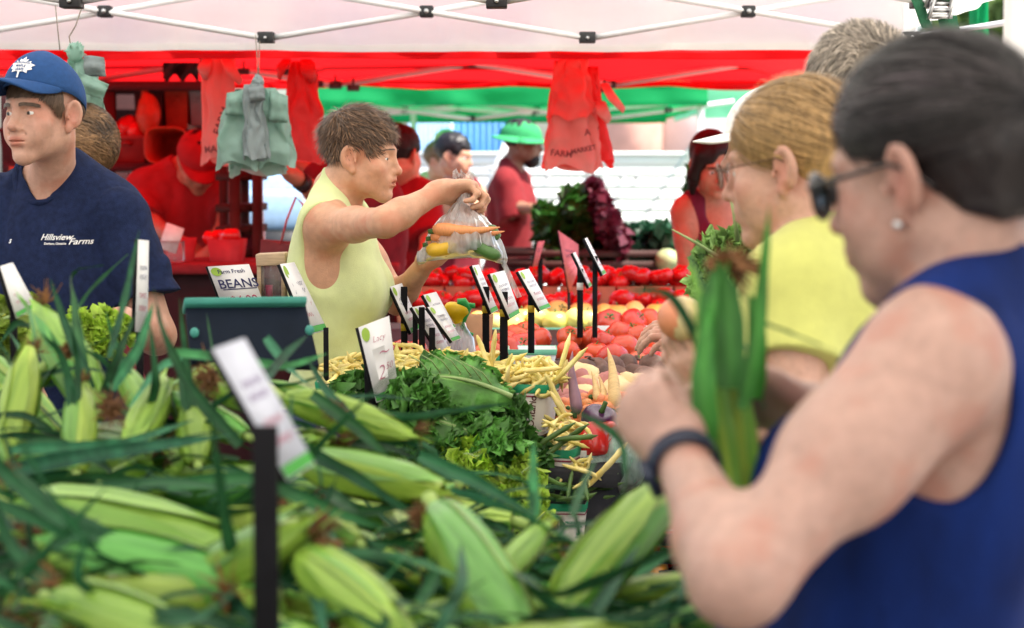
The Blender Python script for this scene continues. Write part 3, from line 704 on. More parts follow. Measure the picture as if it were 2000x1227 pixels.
# ================================================================ vendor in the pale tank top (in focus)
VH = Fr(P(708, 306, 4.70), head_R(78, 5, 0), .86); HV = VH
VB = Fr(P(668, 412, 4.74), head_R(82, 4), .97)
sh = Shape(); add_head(sh, VH, nose=.86, jaw=.82, eyes=.5, mouth_open=.7, chin=.75, brow=.5, cheek=1.25, socket=.45, lips=1.15)
torso(sh, VB, w=.86, dp=.88, bust=.9, sw=.155, neck=VH.w((0, -.03, -.06)), nr=.042)
vS = P(652, 442, 4.60); vE = P(752, 434, 4.36); vW = P(858, 375, 4.46)
add_arm(sh, vS, vE, vW, (.041, .032, .032, .0215))
add_hand(sh, vW, (1, .12, .15), (.05, -.35, -1), True, .9, curls=[(.7, 1.3, .8), (.8, 1.35, .8), (.85, 1.4, .8), (.95, 1.4, .8)], thumb=(.35, .75), thumb_curl=.3)
vS2 = VB.w((-.155, -.01, -.05)); vE2 = P(776, 588, 4.92); vW2 = P(838, 505, 4.78)
add_arm(sh, vS2, vE2, vW2, (.040, .032, .031, .0215))
add_hand(sh, vW2, (.85, -.1, .35), (-.2, -.1, 1), False, .88, curl=(.2, .25, .2), thumb=(.7, .3))
lo = VB.c-[.35, .62, .72]; hi = VH.c+[.5, .45, .16]
V0 = make_person('woman in a pale lime tank top holding out a clear bag of vegetables', sh, VB, lo, hi, .0028, SK_TAN, None, None, VH, lipcol=(.85, .55, .5), freckle=.1)
add_eyes(V0, VH, (0.05, 1, -.12), (.08, .06, .05))
M_LIME = mat('lime_rib_cotton', (.66, .74, .36), rough=.85, var=.06, scale=30, bump=.35, bscale=500, sheen=.2)
sh = Shape(); torso(sh, VB, w=.86, dp=.88, bust=.95, sw=.155)
for s in (-1, 1):
    sh.s_(VB.ell((s*.185, .012, -.095), (.075, .088, .135)), .01)
sh.s_(VB.ell((0, .05, .03), (.078, .085, .085)), .008); sh.s_(VB.ell((0, -.06, .05), (.075, .06, .06)), .008)
sh.i(VB.plane((0, 0, -.66), (0, 0, -1)), .004)
w1 = wrinkle(VB, .0065, 11, (.55, .55, 1.4), 4.1)
garment('tank_top', sh, VB.c-[.3, .3, .68], VB.c+[.3, .3, .1], .0035, M_LIME, V0, .008, lambda p: w1(p)*np.clip((VB.c[2]-.22-p[:, 2])*6+.25, .1, 1.2).astype(np.float32))
sh = Shape()
for s in (-1, 1): sh.u(VB.cone((s*.098, .06, -.03), (s*.105, -.07, -.14), .012, .012), .01); sh.u(VB.cone((s*.1, -.02, .03), (s*.105, -.07, -.1), .006, .006), .01)
torso_ = Shape(); torso(torso_, VB, w=.86, dp=.88, bust=.9, sw=.155)
# bra strap: a thin band lying on the shoulder blade
t_ = np.linspace(0, 1, 14); pts = np.array([VB.w((.115-.012*a, -.045-.055*math.sin(a*1.8), .01-.17*a)) for a in t_])
d_ = torso_.ev(pts.astype(np.float32)); gr = np.stack([(torso_.ev((pts+np.eye(3)[i]*.002).astype(np.float32))-d_)/.002 for i in range(3)], 1); pts = pts-gr*(d_-.003)[:, None]
b = MB(); V = np.zeros((14, 2, 3)); tn = np.gradient(pts, axis=0); sd = np.cross(tn, gr); sd /= np.linalg.norm(sd, axis=1)[:, None]; V[:, 0] = pts-sd*.006; V[:, 1] = pts+sd*.006; b.grid(V)
b.build('strap', mat('lilac_strap', (.35, .3, .36), rough=.6), V0)
legs_mesh(V0, VB, M_DENIM)
# pixie hair
ec, er = (0, -.02, .046), (.080, .104, .090)
hl = ([-.14, -.06, -.03, -.012, .022, .034, .05, .062, .075, .12], [-.066, -.066, -.04, .018, .026, -.012, -.004, .050, .064, .068])
hair_cap(V0, VH, H_BROWN, ec, np.array(er)*.985, hl, .0035, noise=.004)
def mk_pix(p):
    z = np.interp(p[:, 1], hl[0], hl[1])+.006*vnoise(p*120); return (p[:, 2] > z+.002)
roots = cap_roots(9000, ec, er, mk_pix, rngp); wh = np.array([.02, -.070, .11])
def fl_pix(p, t):
    d = p-wh; d = d/np.linalg.norm(d, axis=1, keepdims=True); d = d+np.array([0, .3, -.1]); back = p[:, 1] < -.06; d[back] += np.array([0, -.1, -.8]); side = np.abs(p[:, 0]) > .06; d[side] += [0, .15, -.35]; return d+.8*np.stack([vnoise(p*34), vnoise(p*34+9), vnoise(p*34+5)], 1)
top = np.clip((roots[:, 2]-.055)/.05, 0, 1); front = np.clip((roots[:, 1]-.02)/.05, 0, 1); ln = (.016+.030*top+.008*front)*(.6+.7*rngp.rand(len(roots)))
pp, nn = hair_paths(VH, roots, fl_pix, ln, 7, ec, er, lambda t, lf: t*(.0+.24*lf**1.5), rngp, wob=.32)
ribbons('hair_lock', pp, nn, .0015, H_BROWN, V0, rngp, .5, tint=((2.5, 2.3, 2.0), .3))
brows(V0, VH, H_BROWN, rngp, 40, .003, .003)
# ================================================================ boy in the blue cap (in focus)
BH = Fr(P(84, 222, 4.36), head_R(-29, 1, -1), .93)
BB = Fr(P(98, 384, 4.47), head_R(-12, 2), 1.04)
sh = Shape(); add_head(sh, BH, nose=1.0, jaw=.82, chin=.85, cheek=1.15, eyes=.66, brow=.75, lips=.85, smile=1.8, socket=.8)
torso(sh, BB, w=.96, dp=.92, sw=.152, neck=BH.w((0, -.032, -.06)), nr=.047)
bS = BB.w((-.152, -.01, -.06)); bE = P(305, 655, 4.42); bW = P(236, 628, 4.2)
add_arm(sh, bS, bE, bW, (.05, .042, .039, .027)); add_hand(sh, bW, (-.8, -.4, -.2), (.3, .3, -1), False, 1, curl=(.5, .6, .5))
aS = BB.w((.152, -.01, -.06)); aE = P(-130, 650, 4.45); aW = P(-30, 720, 4.2)
add_arm(sh, aS, aE, aW, (.05, .042, .039, .027)); add_hand(sh, aW, (.8, -.3, -.2), (0, .3, -1), True, 1, curl=(.5, .6, .5))
lo = BB.c-[.5, .45, .75]; hi = BH.c+[.42, .3, .16]
B0 = make_person('boy in a blue cap and navy T-shirt standing behind the corn', sh, BB, lo, hi, .0028, SK_FAIR, None, None, BH, lipcol=(.95, .66, .64), freckle=.12)
add_eyes(B0, BH, (.22, 1, -.05), (.1, .06, .03))
M_NAVY = mat('navy_cotton', (.012, .020, .060), rough=.9, var=.25, scale=70, bump=.3, bscale=450, spec=.15)
sh = Shape(); torso(sh, BB, w=1.02, dp=1.0, sw=.154)
for S_, E_ in ((bS, bE), (aS, aE)):
    ax = (np.array(E_)-S_); Ls = np.linalg.norm(ax); ax /= Ls
    arm = Shape(); end = S_+ax*.165
    sh.u(p_cone(S_, S_+ax*.10, .058, .064), .05); f1 = p_cone(S_+ax*.08, S_+ax*.25, .062, .072); pl = p_plane(end, ax)
    sh.u((lambda f1, pl: (lambda p: np.maximum(f1(p), pl(p))))(f1, pl), .02)
    f2 = p_cone(S_+ax*.125, S_+ax*.3, .056, .066); sh.s_(f2, .003)
sh.s_(p_cone(BB.w((0, .004, -.055)), BB.w((0, -.01, .2)), .071, .071), .006)
sh.i(BB.plane((0, 0, -.66), (0, 0, -1)), .004)
w2 = wrinkle(BB, .0085, 7, (1.5, 1, .5), 8)
BSH = garment('shirt', sh, BB.c-[.5, .35, .7], BB.c+[.5, .3, .1], .0038, M_NAVY, B0, .008, w2)
sh = Shape(); ring = [];
# collar band
b = MB(); th = np.linspace(0, 2*np.pi, 40, endpoint=False); tmp = Shape(); torso(tmp, BB, w=1.02, dp=1.0, sw=.154)
pts = []
for a in th:
    r_ = .072; q = np.array([r_*math.cos(a), -.003+r_*math.sin(a), 0]); z = .1
    zs = np.linspace(.12, -.14, 120); ww = np.array([BB.w((q[0], q[1], z_)) for z_ in zs]).astype(np.float32); dd = tmp.ev(ww)-.008; k_ = np.argmax(dd < 0); pts.append(BB.w((q[0], q[1], zs[k_]+.001)))
b.tube(np.array(pts+pts[:2]), .0075, 8, cap=False); b.build('collar', M_NAVY, B0)
legs_mesh(B0, BB, M_DENIM)
from mathutils.bvhtree import BVHTree
def project_text(items, m, parent, surf, name='lettering', lift=.0022):
    """items: list of (verts2d, faces, centre world, right dir, up dir); laid onto surf along their normal"""
    me = surf.data; off = WORLD_LOC[surf.name] if surf.parent is None else np.zeros(3)
    o3 = np.array(surf.matrix_world.translation) if surf.parent is None else np.array(surf.parent.location)
    vv = np.zeros(len(me.vertices)*3, np.float32); me.vertices.foreach_get('co', vv); vv = vv.reshape(-1, 3)+o3
    bv = BVHTree.FromPolygons([tuple(map(float, x)) for x in vv], [tuple(p.vertices) for p in me.polygons])
    mb = MB()
    for v, f, c, r, u in items:
        r = np.asarray(r, float)/np.linalg.norm(r); u = np.asarray(u, float)/np.linalg.norm(u); nr = np.cross(r, u); W = []
        for x in v:
            w = np.asarray(c)+r*x[0]+u*x[1]; hit = bv.ray_cast(Vector(w+nr*.25), Vector(-nr)); W.append(np.array(hit[0])+nr*lift if hit[0] is not None else w)
        mb.add(np.array(W), f)
    return mb.build(name, m, parent, smooth=False)
M_WHITE_PRINT = mat('white_print', (.85, .85, .85), rough=.7, var=.02)
def dense(v, f, n=2): return v, f
r_ = BB.d((-1, 0, 0)); u_ = BB.d((0, 0, 1)); cw = P(112, 470, 4.33)
t1 = text_mesh('Hillsview', .0185, .35, thick=.0003); t2 = text_mesh('Farms', .0185, .35, thick=.0003); t3 = text_mesh('Durham, Ontario', .0068, 0, thick=.0002)
project_text([(*t1, cw-r_*.016+u_*.005, r_, u_), (*t2, cw+r_*.034-u_*.005, r_, u_), (*t3, cw-r_*.016-u_*.0085, r_, u_)], M_WHITE_PRINT, B0, BSH)
t1 = text_mesh('s', .0185, .35, thick=.0003); project_text([(*t1, P(0, 473, 4.33), r_, u_)], M_WHITE_PRINT, B0, BSH)
# cap
M_CAP = mat('blue_cap_cloth', (.013, .065, .21), rough=.85, var=.1, scale=90, bump=.3, bscale=600)
CF = Fr(BH.w((0, -.012, .052)), head_R(-29, -13, -1), .93*1.0)
nu, nv = 48, 14; u = np.linspace(0, 2*np.pi, nu, endpoint=False); w = np.linspace(0, np.pi/2*.985, nv); V = np.zeros((nv, nu, 3))
for i in range(nv):
    for j in range(nu):
        rr = np.cos(w[i]); seam = 1-.012*np.exp(-((math.sin(u[j]*3))/.10)**2)
        V[i, j] = (.0885*rr*math.cos(u[j])*seam, .108*rr*math.sin(u[j])*seam, -.012+(.098+.008*math.sin(u[j]))*abs(np.sin(w[i]))**.9*seam+(-.012 if math.sin(u[j]) < 0 else 0)*(-math.sin(u[j]))*(1-i/nv)*1.8)
b = MB(); b.loft(CF.w(V.reshape(-1, 3)).reshape(V.shape), cap=False); b.f.append(tuple((nv-1)*nu+j for j in range(nu))); b.mi.append(0)
cp = b.build('cap', M_CAP, B0); so = cp.modifiers.new('s', 'SOLIDIFY'); so.thickness = .003
b = MB(); n1, n2 = 26, 9; V = np.zeros((n1, n2, 3))
for i in range(n1):
    a = np.interp(i/(n1-1), [0, 1], [math.radians(12), math.radians(168)])
    for j in range(n2):
        t = j/(n2-1); fw = abs(math.sin((a-math.radians(12))/(math.radians(156))*math.pi))**.75
        V[i, j] = (.0885*math.cos(a)*(1-.05*t), .106*math.sin(a)+t*.072*fw, -.010-.030*abs(math.cos(a))**2*t*1.1*min(1, fw*1.6)-.016*t**1.5*fw+.010*math.sin(a))
b.grid(CF.w(V.reshape(-1, 3)).reshape(V.shape)); br_ = b.build('brim', M_CAP, B0); so = br_.modifiers.new('s', 'SOLIDIFY'); so.thickness = .004
b = MB(); b.ell(CF.w((0, 0, .088)), (.008, .008, .005)); b.build('button', M_CAP, B0)
# white leaf badge
leaf = np.array([(0, 1), (.16, .62), (.36, .74), (.32, .4), (.62, .58), (.66, .36), (.98, .32), (.8, .05), (.92, -.12), (.62, -.3), (.66, -.52), (.3, -.44), (.08, -.5), (.07, -.95), (-.07, -.95), (-.08, -.5), (-.3, -.44), (-.66, -.52), (-.62, -.3), (-.92, -.12), (-.8, .05), (-.98, .32), (-.66, .36), (-.62, .58), (-.32, .4), (-.36, .74), (-.16, .62)])
ring_ = np.concatenate([leaf*.026, leaf*.0135, [[0, 0]]]); nl = len(leaf)
fs = [(i, (i+1) % nl, nl+(i+1) % nl, nl+i) for i in range(nl)]+[(nl+i, nl+(i+1) % nl, 2*nl) for i in range(nl)]
az = math.radians(96); cc = CF.w((.102*math.cos(az), .11*math.sin(az), .036)); rr_ = CF.d((-math.sin(az), math.cos(az), 0)); rr_ = -np.cross(CF.d((math.cos(az), math.sin(az), 0)), [0, 0, 1]); uu_ = CF.d((0, -.42, 1))
nrm_ = CF.d((math.cos(az), math.sin(az), .4)); rr_ = np.cross(uu_, nrm_); 
bd = project_text([(ring_*1.12, fs, cc, rr_, uu_)], M_WHITE_PRINT, B0, cp, 'badge', .003)
tA = text_mesh('TORONTO', .0075, 0, thick=.0002); tB = text_mesh('MAPLE', .0085, 0, thick=.0002); tC = text_mesh('LEAFS', .0085, 0, thick=.0002)
uu_ = uu_/np.linalg.norm(uu_)
project_text([(*tA, cc+uu_*.009, rr_, uu_), (*tB, cc, rr_, uu_), (*tC, cc-uu_*.009, rr_, uu_)], M_CAP, B0, cp, 'badge_lettering', .0042)
# hair under the cap
ec, er = (0, -.018, .03), (.0785, .1, .085)
roots = cap_roots(1500, ec, er, lambda p: (p[:, 2] > .0) & (p[:, 2] < .05) & (np.abs(p[:, 0]) > .045) & (p[:, 1] > .012) & (p[:, 1] < .06) & (p[:, 2] > .055-(.06-p[:, 1])*1.2), rngp)
pp, nn = hair_paths(BH, roots, lambda p, t: np.array([0, .25, -1.])+0*p, .02, 4, ec, er, lambda t, lf: .03+.02*lf*t, rngp, .2)
ribbons('sideburn', pp, nn, .002, H_BROWN, B0, rngp)
roots = cap_roots(1600, ec, er, lambda p: (p[:, 2] > .050) & (p[:, 2] < .085) & (p[:, 1] > .025), rngp)
pp, nn = hair_paths(BH, roots, lambda p, t: np.array([.75, .25, -1.])+0*p, .034, 5, ec, er, lambda t, lf: .02+.07*lf*t, rngp, .25)
ribbons('fringe', pp, nn, .0022, H_BROWN, B0, rngp)
roots = cap_roots(1500, ec, er, lambda p: (p[:, 2] > -.05) & (p[:, 2] < .03) & (p[:, 1] < -.03), rngp)
pp, nn = hair_paths(BH, roots, lambda p, t: np.array([0, -.1, -1.])+0*p, .02, 4, ec, er, lambda t, lf: .02+.02*lf*t, rngp, .2)
ribbons('hair', pp, nn, .002, H_BROWN, B0, rngp)
brows(B0, BH, H_BROWN, rngp, 240, .0075, -.004, 1.05)
# ================================================================ dark haired woman in the royal blue tank top (nearest)
FH = Fr(P(1812, 338, 1.98), head_R(-130, 12, 3), 1.04)
FB = Fr(P(1905, 600, 2.03), head_R(-118, -10.5), 1.08)
sh = Shape(); add_head(sh, FH, socket=.6, brow=.7, jaw=.92, nose=.9, chin=.9)
torso(sh, FB, w=1.06, dp=1.05, bust=1.05, belly=1.4, sw=.165, neck=FH.w((0, -.03, -.06)), nr=.049)
fS = P(1812, 720, 1.85); fE = P(1442, 1128, 1.74); fW = P(1328, 890, 1.95)
add_arm(sh, fS, fE, fW, (.052, .0405, .039, .0245), .03)
sh.u(p_cone(fS, P(1650, 900, 1.82), .052, .049), .05)
add_hand(sh, fW, (-.60, .2, .77), (.35, .93, -.05), False, .84, curls=[(1.15, 1.4, .9), (1.15, 1.4, .9), (1.2, 1.4, .9), (1.25, 1.4, .9)], thumb=(.15, 1.0), thumb_curl=.2)
gS = FB.w((.15, .0, -.06)); gE = P(1700, 980, 2.22); gW = P(1590, 808, 2.12)
add_arm(sh, gS, gE, gW, (.055, .046, .043, .029))
add_hand(sh, gW, (-1, -.05, .22), (0, -.6, -.75), True, 1.0, curls=[(.25, .35, .2), (.5, .6, .4), (.6, .7, .5), (.7, .8, .5)], thumb=(.45, -.2), thumb_curl=.25)
lo = FB.c-[.42, .5, .72]; hi = FH.c+[.35, .35, .17]
F0 = make_person('woman with slick dark hair, sunglasses and a royal blue tank top picking corn', sh, FB, lo, hi, .0048, SK_PALE, None, None, FH, freckle=.2)
M_BLUE = mat('royal_blue_knit', (.003, .016, .105), rough=.85, var=.45, scale=10, bump=.35, bscale=180, spec=.2, stretch=(1.5, 1, .5))
sh = Shape(); torso(sh, FB, w=1.08, dp=1.07, bust=1.1, belly=1.4, sw=.165)
sh.s_(p_ell(P(1830, 800, 1.87), (.080, .11, .098), rotz(0)), .012); sh.s_(p_ell(P(1760, 690, 1.84), (.06, .1, .08)), .01); sh.s_(FB.ell((.195, .01, -.07), (.07, .1, .13)), .01)
sh.s_(FB.ell((0, .08, .03), (.085, .1, .09)), .008); sh.s_(FB.ell((0, -.05, .07), (.082, .08, .062)), .008)
sh.i(FB.plane((0, 0, -.66), (0, 0, -1)), .004)
garment('tank_top', sh, FB.c-[.32, .32, .7], FB.c+[.32, .32, .1], .005, M_BLUE, F0, .009, wrinkle(FB, .008, 7, (1, 1, .8), 2))
legs_mesh(F0, FB, M_DENIM, 1.1)
ec, er = (0, -.018, .043), (.079, .103, .086)
hl = ([-.14, -.08, -.05, -.03, -.012, .010, .03, .05, .062, .075, .12], [-.062, -.060, -.045, -.025, .0, .020, .026, .035, .05, .058, .06])
tie = np.array([.0, -.128, .032])
def tie_extra(F, tie, ln=.16, drop=(0, -.25, -1), r=.024):
    d = np.array(drop)/np.linalg.norm(drop)
    def f(sh): sh.u(F.cone((0, -.09, .03), tie, .04, .017), .03); sh.u(F.cone(tie, tie+d*.05+[0, -.02, 0], .016, r), .01); sh.u(F.cone(tie+d*.05+[0, -.02, 0], tie+d*ln, r, r*.5), .02)
    return f
def wide_cap(root, F, m, ec, er, hl, h, tail, noise=.002):
    sh = Shape(); sh.u(F.ell(ec, er), .02).u(F.cone((0, -.060, .0), (0, -.058, -.035), .0615, .05), .03)
    sh.i(F.fn(lambda p: (np.interp(p[..., 1], hl[0], hl[1])-p[..., 2]).astype(np.float32)*.8), .008)
    for s in (-1, 1): sh.s_(F.ell((s*.08, -.01, -.008), (.02, .026, .038)), .006)
    tail(sh); S = np.array((1, 1, .3), np.float32); sh.disp = lambda p: noise*fbm(F.l(p)*90*S, 2)
    V, Q = polygonise(sh, F.c-.36, F.c+.2, h); return link_mesh('hair', V, Q, m, root, cols=np.ones((len(V), 3)))
wide_cap(F0, FH, H_DARK, ec, np.array(er)*.968, hl, .005, tie_extra(FH, tie, .2))
def streak(roots, tie, amp):
    d = roots-tie; phi = np.arctan2(d[:, 0], d[:, 2]); z = 0*phi
    return np.clip(1+amp*(vnoise(np.stack([phi*8, z+3.3, z], -1))*.7+vnoise(np.stack([phi*21, z+8.1, z], -1))*.6), .25, 3.6)
mk = lambda p: (p[:, 2] > np.interp(p[:, 1], hl[0], hl[1])+.002)
def fl_tie(tie):
    def f(p, t): d = tie-p; d = d/np.linalg.norm(d, axis=1, keepdims=True); return d+.12*np.stack([vnoise(p*20), vnoise(p*20+9), vnoise(p*20+5)], 1)
    return f
roots = cap_roots(7000, ec, er, mk, rngp); ln = np.minimum(np.linalg.norm(roots-tie, axis=1)*1.05, .13*(.6+rngp.rand(7000)))
pp, nn = hair_paths(FH, roots, fl_tie(tie), ln, 9, ec, er, lambda t, lf: .005+(.025*lf+.06*lf**12)*np.sin(min(t, 1)*3.1), rngp, .06)
ribbons('hair_lock', pp, nn, .002, H_DARK, F0, rngp, .4, tint=((4, 3.8, 4.2), .05), tone=streak(roots, tie, 2.6))
b = MB(); th = np.linspace(0, 2*np.pi, 17); q = np.stack([.019*np.cos(th), tie[1]+.0*th, tie[2]+.019*np.sin(th)], 1); b.tube(FH.w(q), .008, 8, cap=False); b.build('hair_tie', mat('navy_scrunchie', (.02, .025, .09), rough=.8), F0)
def baby_hair(root, F, m, hl, tie, n, ln=.018, dz=.016):
    r_ = cap_roots(n, ec, np.array(er)*.97, lambda p: (p[:, 2] < np.interp(p[:, 1], hl[0], hl[1])+.008) & (p[:, 2] > np.interp(p[:, 1], hl[0], hl[1])-dz*rngp.rand(len(p))**2), rngp)
    q, nn = hair_paths(F, r_, fl_tie(tie), ln*(.5+rngp.rand(n)), 5, ec, np.array(er)*.97, lambda t, lf: .0+.05*lf*t, rngp, .25); ribbons('hair_wisp', q, nn, .0011, m, root, rngp, .4)
    r_ = cap_roots(260, ec, er, lambda p: p[:, 2] > np.interp(p[:, 1], hl[0], hl[1]), rngp); q, nn = hair_paths(F, r_, fl_tie(tie), .07*(.5+rngp.rand(260)), 7, ec, er, lambda t, lf: .01+.16*lf*math.sin(min(t, 1)*2.6), rngp, .3); ribbons('hair_wisp', q, nn, .0009, m, root, rngp, .4)
baby_hair(F0, FH, H_DARK, hl, tie, 1600)
# sunglasses
def glasses(root, F, rim, lens, thick, wrap, name='glasses', lw=.027, lh=.019):
    g_ = MB(); objs = []
    gl = bpy.data.objects.new(name, None); C.objects.link(gl); gl.parent = root; WORLD_LOC[gl.name] = np.array(root.location)
    z0 = .004
    fr_ = MB()
    for s in (-1, 1):
        th = np.linspace(0, 2*np.pi, 25); x = s*(.034+lw*np.cos(th)); z = z0-.004+lh*np.sin(th)*(1-.12*np.cos(th)); y = .108-wrap*(np.abs(x)/.06)**2
        q = F.w(np.stack([x, y, z], 1)); b = MB(); b.tube(q, thick, 8, cap=False); b.build('rim', rim, gl)
        b = MB(); b.v = [np.concatenate([q[:-1], [q[:-1].mean(0)+F.d((0, .003, 0))]])]; b.f = [(i, (i+1) % 24, 24) for i in range(24)]; b.n = 25; b.mi = [0]*24; b.build('lens', lens, gl)
        b = MB(); b.tube(F.w([(s*.062, .108-wrap, z0+.004), (s*.074, .088-wrap, z0+.005), (s*.08, .03, z0+.006), (s*.081, -.005, z0+.008), (s*.078, -.03, z0-.008), (s*.075, -.042, z0-.022)]), [thick*1.7, thick*1.7, thick*1.4, thick*1.2, thick, thick], 8, flat=.6); b.build('temple_arm', rim, gl)
    b = MB(); b.tube(F.w([(-.009, .110, z0+.002), (0, .114, z0+.005), (.009, .110, z0+.002)]), thick, 8); b.build('bridge', rim, gl)
M_SUN_RIM = mat('dark_tortoise', (.03, .03, .032), rough=.25); M_LENS_DARK = mat('dark_lens', (.02, .03, .025), rough=.08, spec=.8)
glasses(F0, FH, M_SUN_RIM, M_LENS_DARK, .0032, .016, 'sunglasses', .03, .021)
# earring and watch
b = MB(); b.ell(FH.w((-.083, -.003, -.045)), (.0045,)*3); b.build('earring', M_STEEL if 'M_STEEL' in globals() else M_steel, F0)
M_WATCH = mat('dark_watch_strap', (.012, .02, .045), rough=.5)
def band(root, W, d, r, w, m, name, th=.004):
    Rm = frame(d); V = []
    for k, (o, rr) in enumerate(((-w/2, r), (-w/2, r+th), (w/2, r+th*.9), (w/2, r-.001))):
        a = np.linspace(0, 2*np.pi, 28, endpoint=False); V.append(np.asarray(W)+np.stack([rr*np.cos(a), rr*np.sin(a), 0*a+o], 1) @ Rm.T)
    b = MB(); b.loft(np.array(V+[V[0]]), cap=False); return b.build(name, m, root)
ax = (np.array(fW)-fE); ax /= np.linalg.norm(ax); wp = np.array(fW)-ax*.018; wt_ = band(F0, wp, ax, .0315, .020, M_WATCH, 'watch')
sd = np.cross(ax, [0, -1, 0]); sd /= np.linalg.norm(sd); sd = -sd if sd[0] > 0 else sd; b = MB(); b.box(wp+sd*.036, (.03, .034, .010), frame(sd, ax)); bevel(b.build('watch_case', M_WATCH, wt_, smooth=False), .004)
# ================================================================ blond woman in the yellow T-shirt
YH = Fr(P(1545, 322, 3.02), head_R(-116, 9, 2), 1.0)
YB = Fr(P(1622, 492, 3.06), head_R(-125, 5), 1.0)
sh = Shape(); add_head(sh, YH, socket=.6, brow=.7, jaw=.93, nose=.92); torso(sh, YB, w=.98, dp=1, bust=.9, sw=.16, neck=YH.w((0, -.03, -.06)), nr=.048)
yS = YB.w((-.15, -.005, -.055)); yE = P(1545, 830, 2.84); yW = P(1395, 782, 3.02)
add_arm(sh, yS, yE, yW, (.054, .044, .041, .027))
add_hand(sh, yW, (-.62, -.1, .72), (.35, .75, .5), False, .92, curls=[(.25, .5, .4), (.3, .55, .4), (.35, .6, .4), (.4, .65, .4)], thumb=(.6, .6), spread=.04)
zS = YB.w((.15, .0, -.055)); zE = YB.w((.2, .12, -.3)); zW = P(1475, 650, 3.3)
add_arm(sh, zS, zE, zW, (.052, .043, .04, .027)); add_hand(sh, zW, (-.6, .2, .3), (0, -.5, -1), True, 1.0, curl=(.6, .7, .5))
Y0 = make_person('blond woman in a yellow T-shirt and glasses holding a piece of fruit', sh, YB, YB.c-[.5, .42, .7], YH.c+[.4, .4, .16], .0042, SK_FAIR, None, None, YH, freckle=.15)
add_eyes(Y0, YH)
M_YELLOW = mat('yellow_cotton', (.53, .55, .15), rough=.88, var=.06, scale=40, bump=.25, bscale=420, sheen=.2)
sh = Shape(); torso(sh, YB, w=1.02, dp=1.05, bust=.95, sw=.16)
for S_, E_ in ((yS, yE), (zS, zE)):
    ax = (np.array(E_)-S_); ax /= np.linalg.norm(ax); end = S_+ax*.105
    sh.u((lambda f1, pl: (lambda p: np.maximum(f1(p), pl(p))))(p_cone(S_, S_+ax*.2, .062, .068), p_plane(end, ax)), .035); sh.u(p_ell(S_, (.064, .064, .064)), .03); sh.s_(p_cone(S_+ax*.075, S_+ax*.3, .0585, .066), .003)
sh.s_(p_cone(YB.w((0, .006, -.05)), YB.w((0, -.01, .2)), .068, .068), .006); sh.i(YB.plane((0, 0, -.64), (0, 0, -1)), .004)
garment('shirt', sh, YB.c-[.4, .4, .68], YB.c+[.4, .4, .12], .0045, M_YELLOW, Y0, .008, wrinkle(YB, .0055, 11, (1, 1, .5), 5))
legs_mesh(Y0, YB, M_DENIM)
tieY = np.array([0, -.118, -.012]); hl2 = ([-.14, -.08, -.05, -.03, -.012, .022, .034, .05, .062, .075, .12], [-.07, -.065, -.05, -.025, .005, .03, .03, .04, .05, .058, .058])
def braid(sh):
    sh.u(YH.cone((0, -.09, -.0), tieY, .035, .018), .03); p = YH.w(tieY)
    for k in range(7): q = p+np.array([.012+.003*k, .012, -.022]); sh.u(p_ell((p+q)/2+[.006*(-1)**k, 0, 0], (.016, .016, .016)), .006); p = q
wide_cap(Y0, YH, H_BLOND, ec, np.array(er)*.968, hl2, .0042, braid, .0008)
roots = cap_roots(9000, ec, er, lambda p: (p[:, 2] > np.interp(p[:, 1], hl2[0], hl2[1])+.002), rngp); ln = np.minimum(np.linalg.norm(roots-tieY, axis=1)*1.05, .13*(.6+rngp.rand(9000)))
pp, nn = hair_paths(YH, roots, fl_tie(tieY), ln, 9, ec, er, lambda t, lf: .005+(.03*lf+.09*lf**12)*np.sin(min(t, 1)*3.1), rngp, .06)
ribbons('hair_lock', pp, nn, .0016, H_BLOND, Y0, rngp, .25, tone=streak(roots, tieY, .55))
baby_hair(Y0, YH, H_BLOND, hl2, tieY, 1400)
M_THIN_RIM = mat('brown_metal_rim', (.12, .07, .04), rough=.3, metal=.6)
glasses(Y0, YH, M_THIN_RIM, clear_plastic('glasses_lens', white=.12), .0014, .012)
# ================================================================ grey haired man behind them
GH = Fr(P(1692, 208, 3.45), head_R(18, 2, 0), 1.04); GB = Fr(P(1715, 375, 3.55), head_R(70, 2), 1.08)
sh = Shape(); add_head(sh, GH, nose=1.1, jaw=1.08); torso(sh, GB, w=1.12, dp=1.1, belly=1, sw=.18, neck=GH.w((0, -.03, -.06)), nr=.058)
for s in (-1, 1): add_arm(sh, GB.w((s*.185, 0, -.06)), GB.w((s*.22, -.03, -.34)), GB.w((s*.18, .12, -.52)), (.056, .046, .042, .029)); add_hand(sh, GB.w((s*.18, .12, -.52)), GB.d((0, .6, -.7)), GB.d((-s, 0, 0)), s > 0, 1, curl=(.5, .6, .4))
G0 = make_person('grey haired man standing behind the two women customers', sh, GB, GB.c-[.5, .5, .72], GH.c+[.4, .4, .17], .006, SK_FAIR, None, None, GH)
M_SHIRT_GREY = mat('grey_cotton', (.05, .05, .055), rough=.9, var=.1, bump=.2, bscale=300)
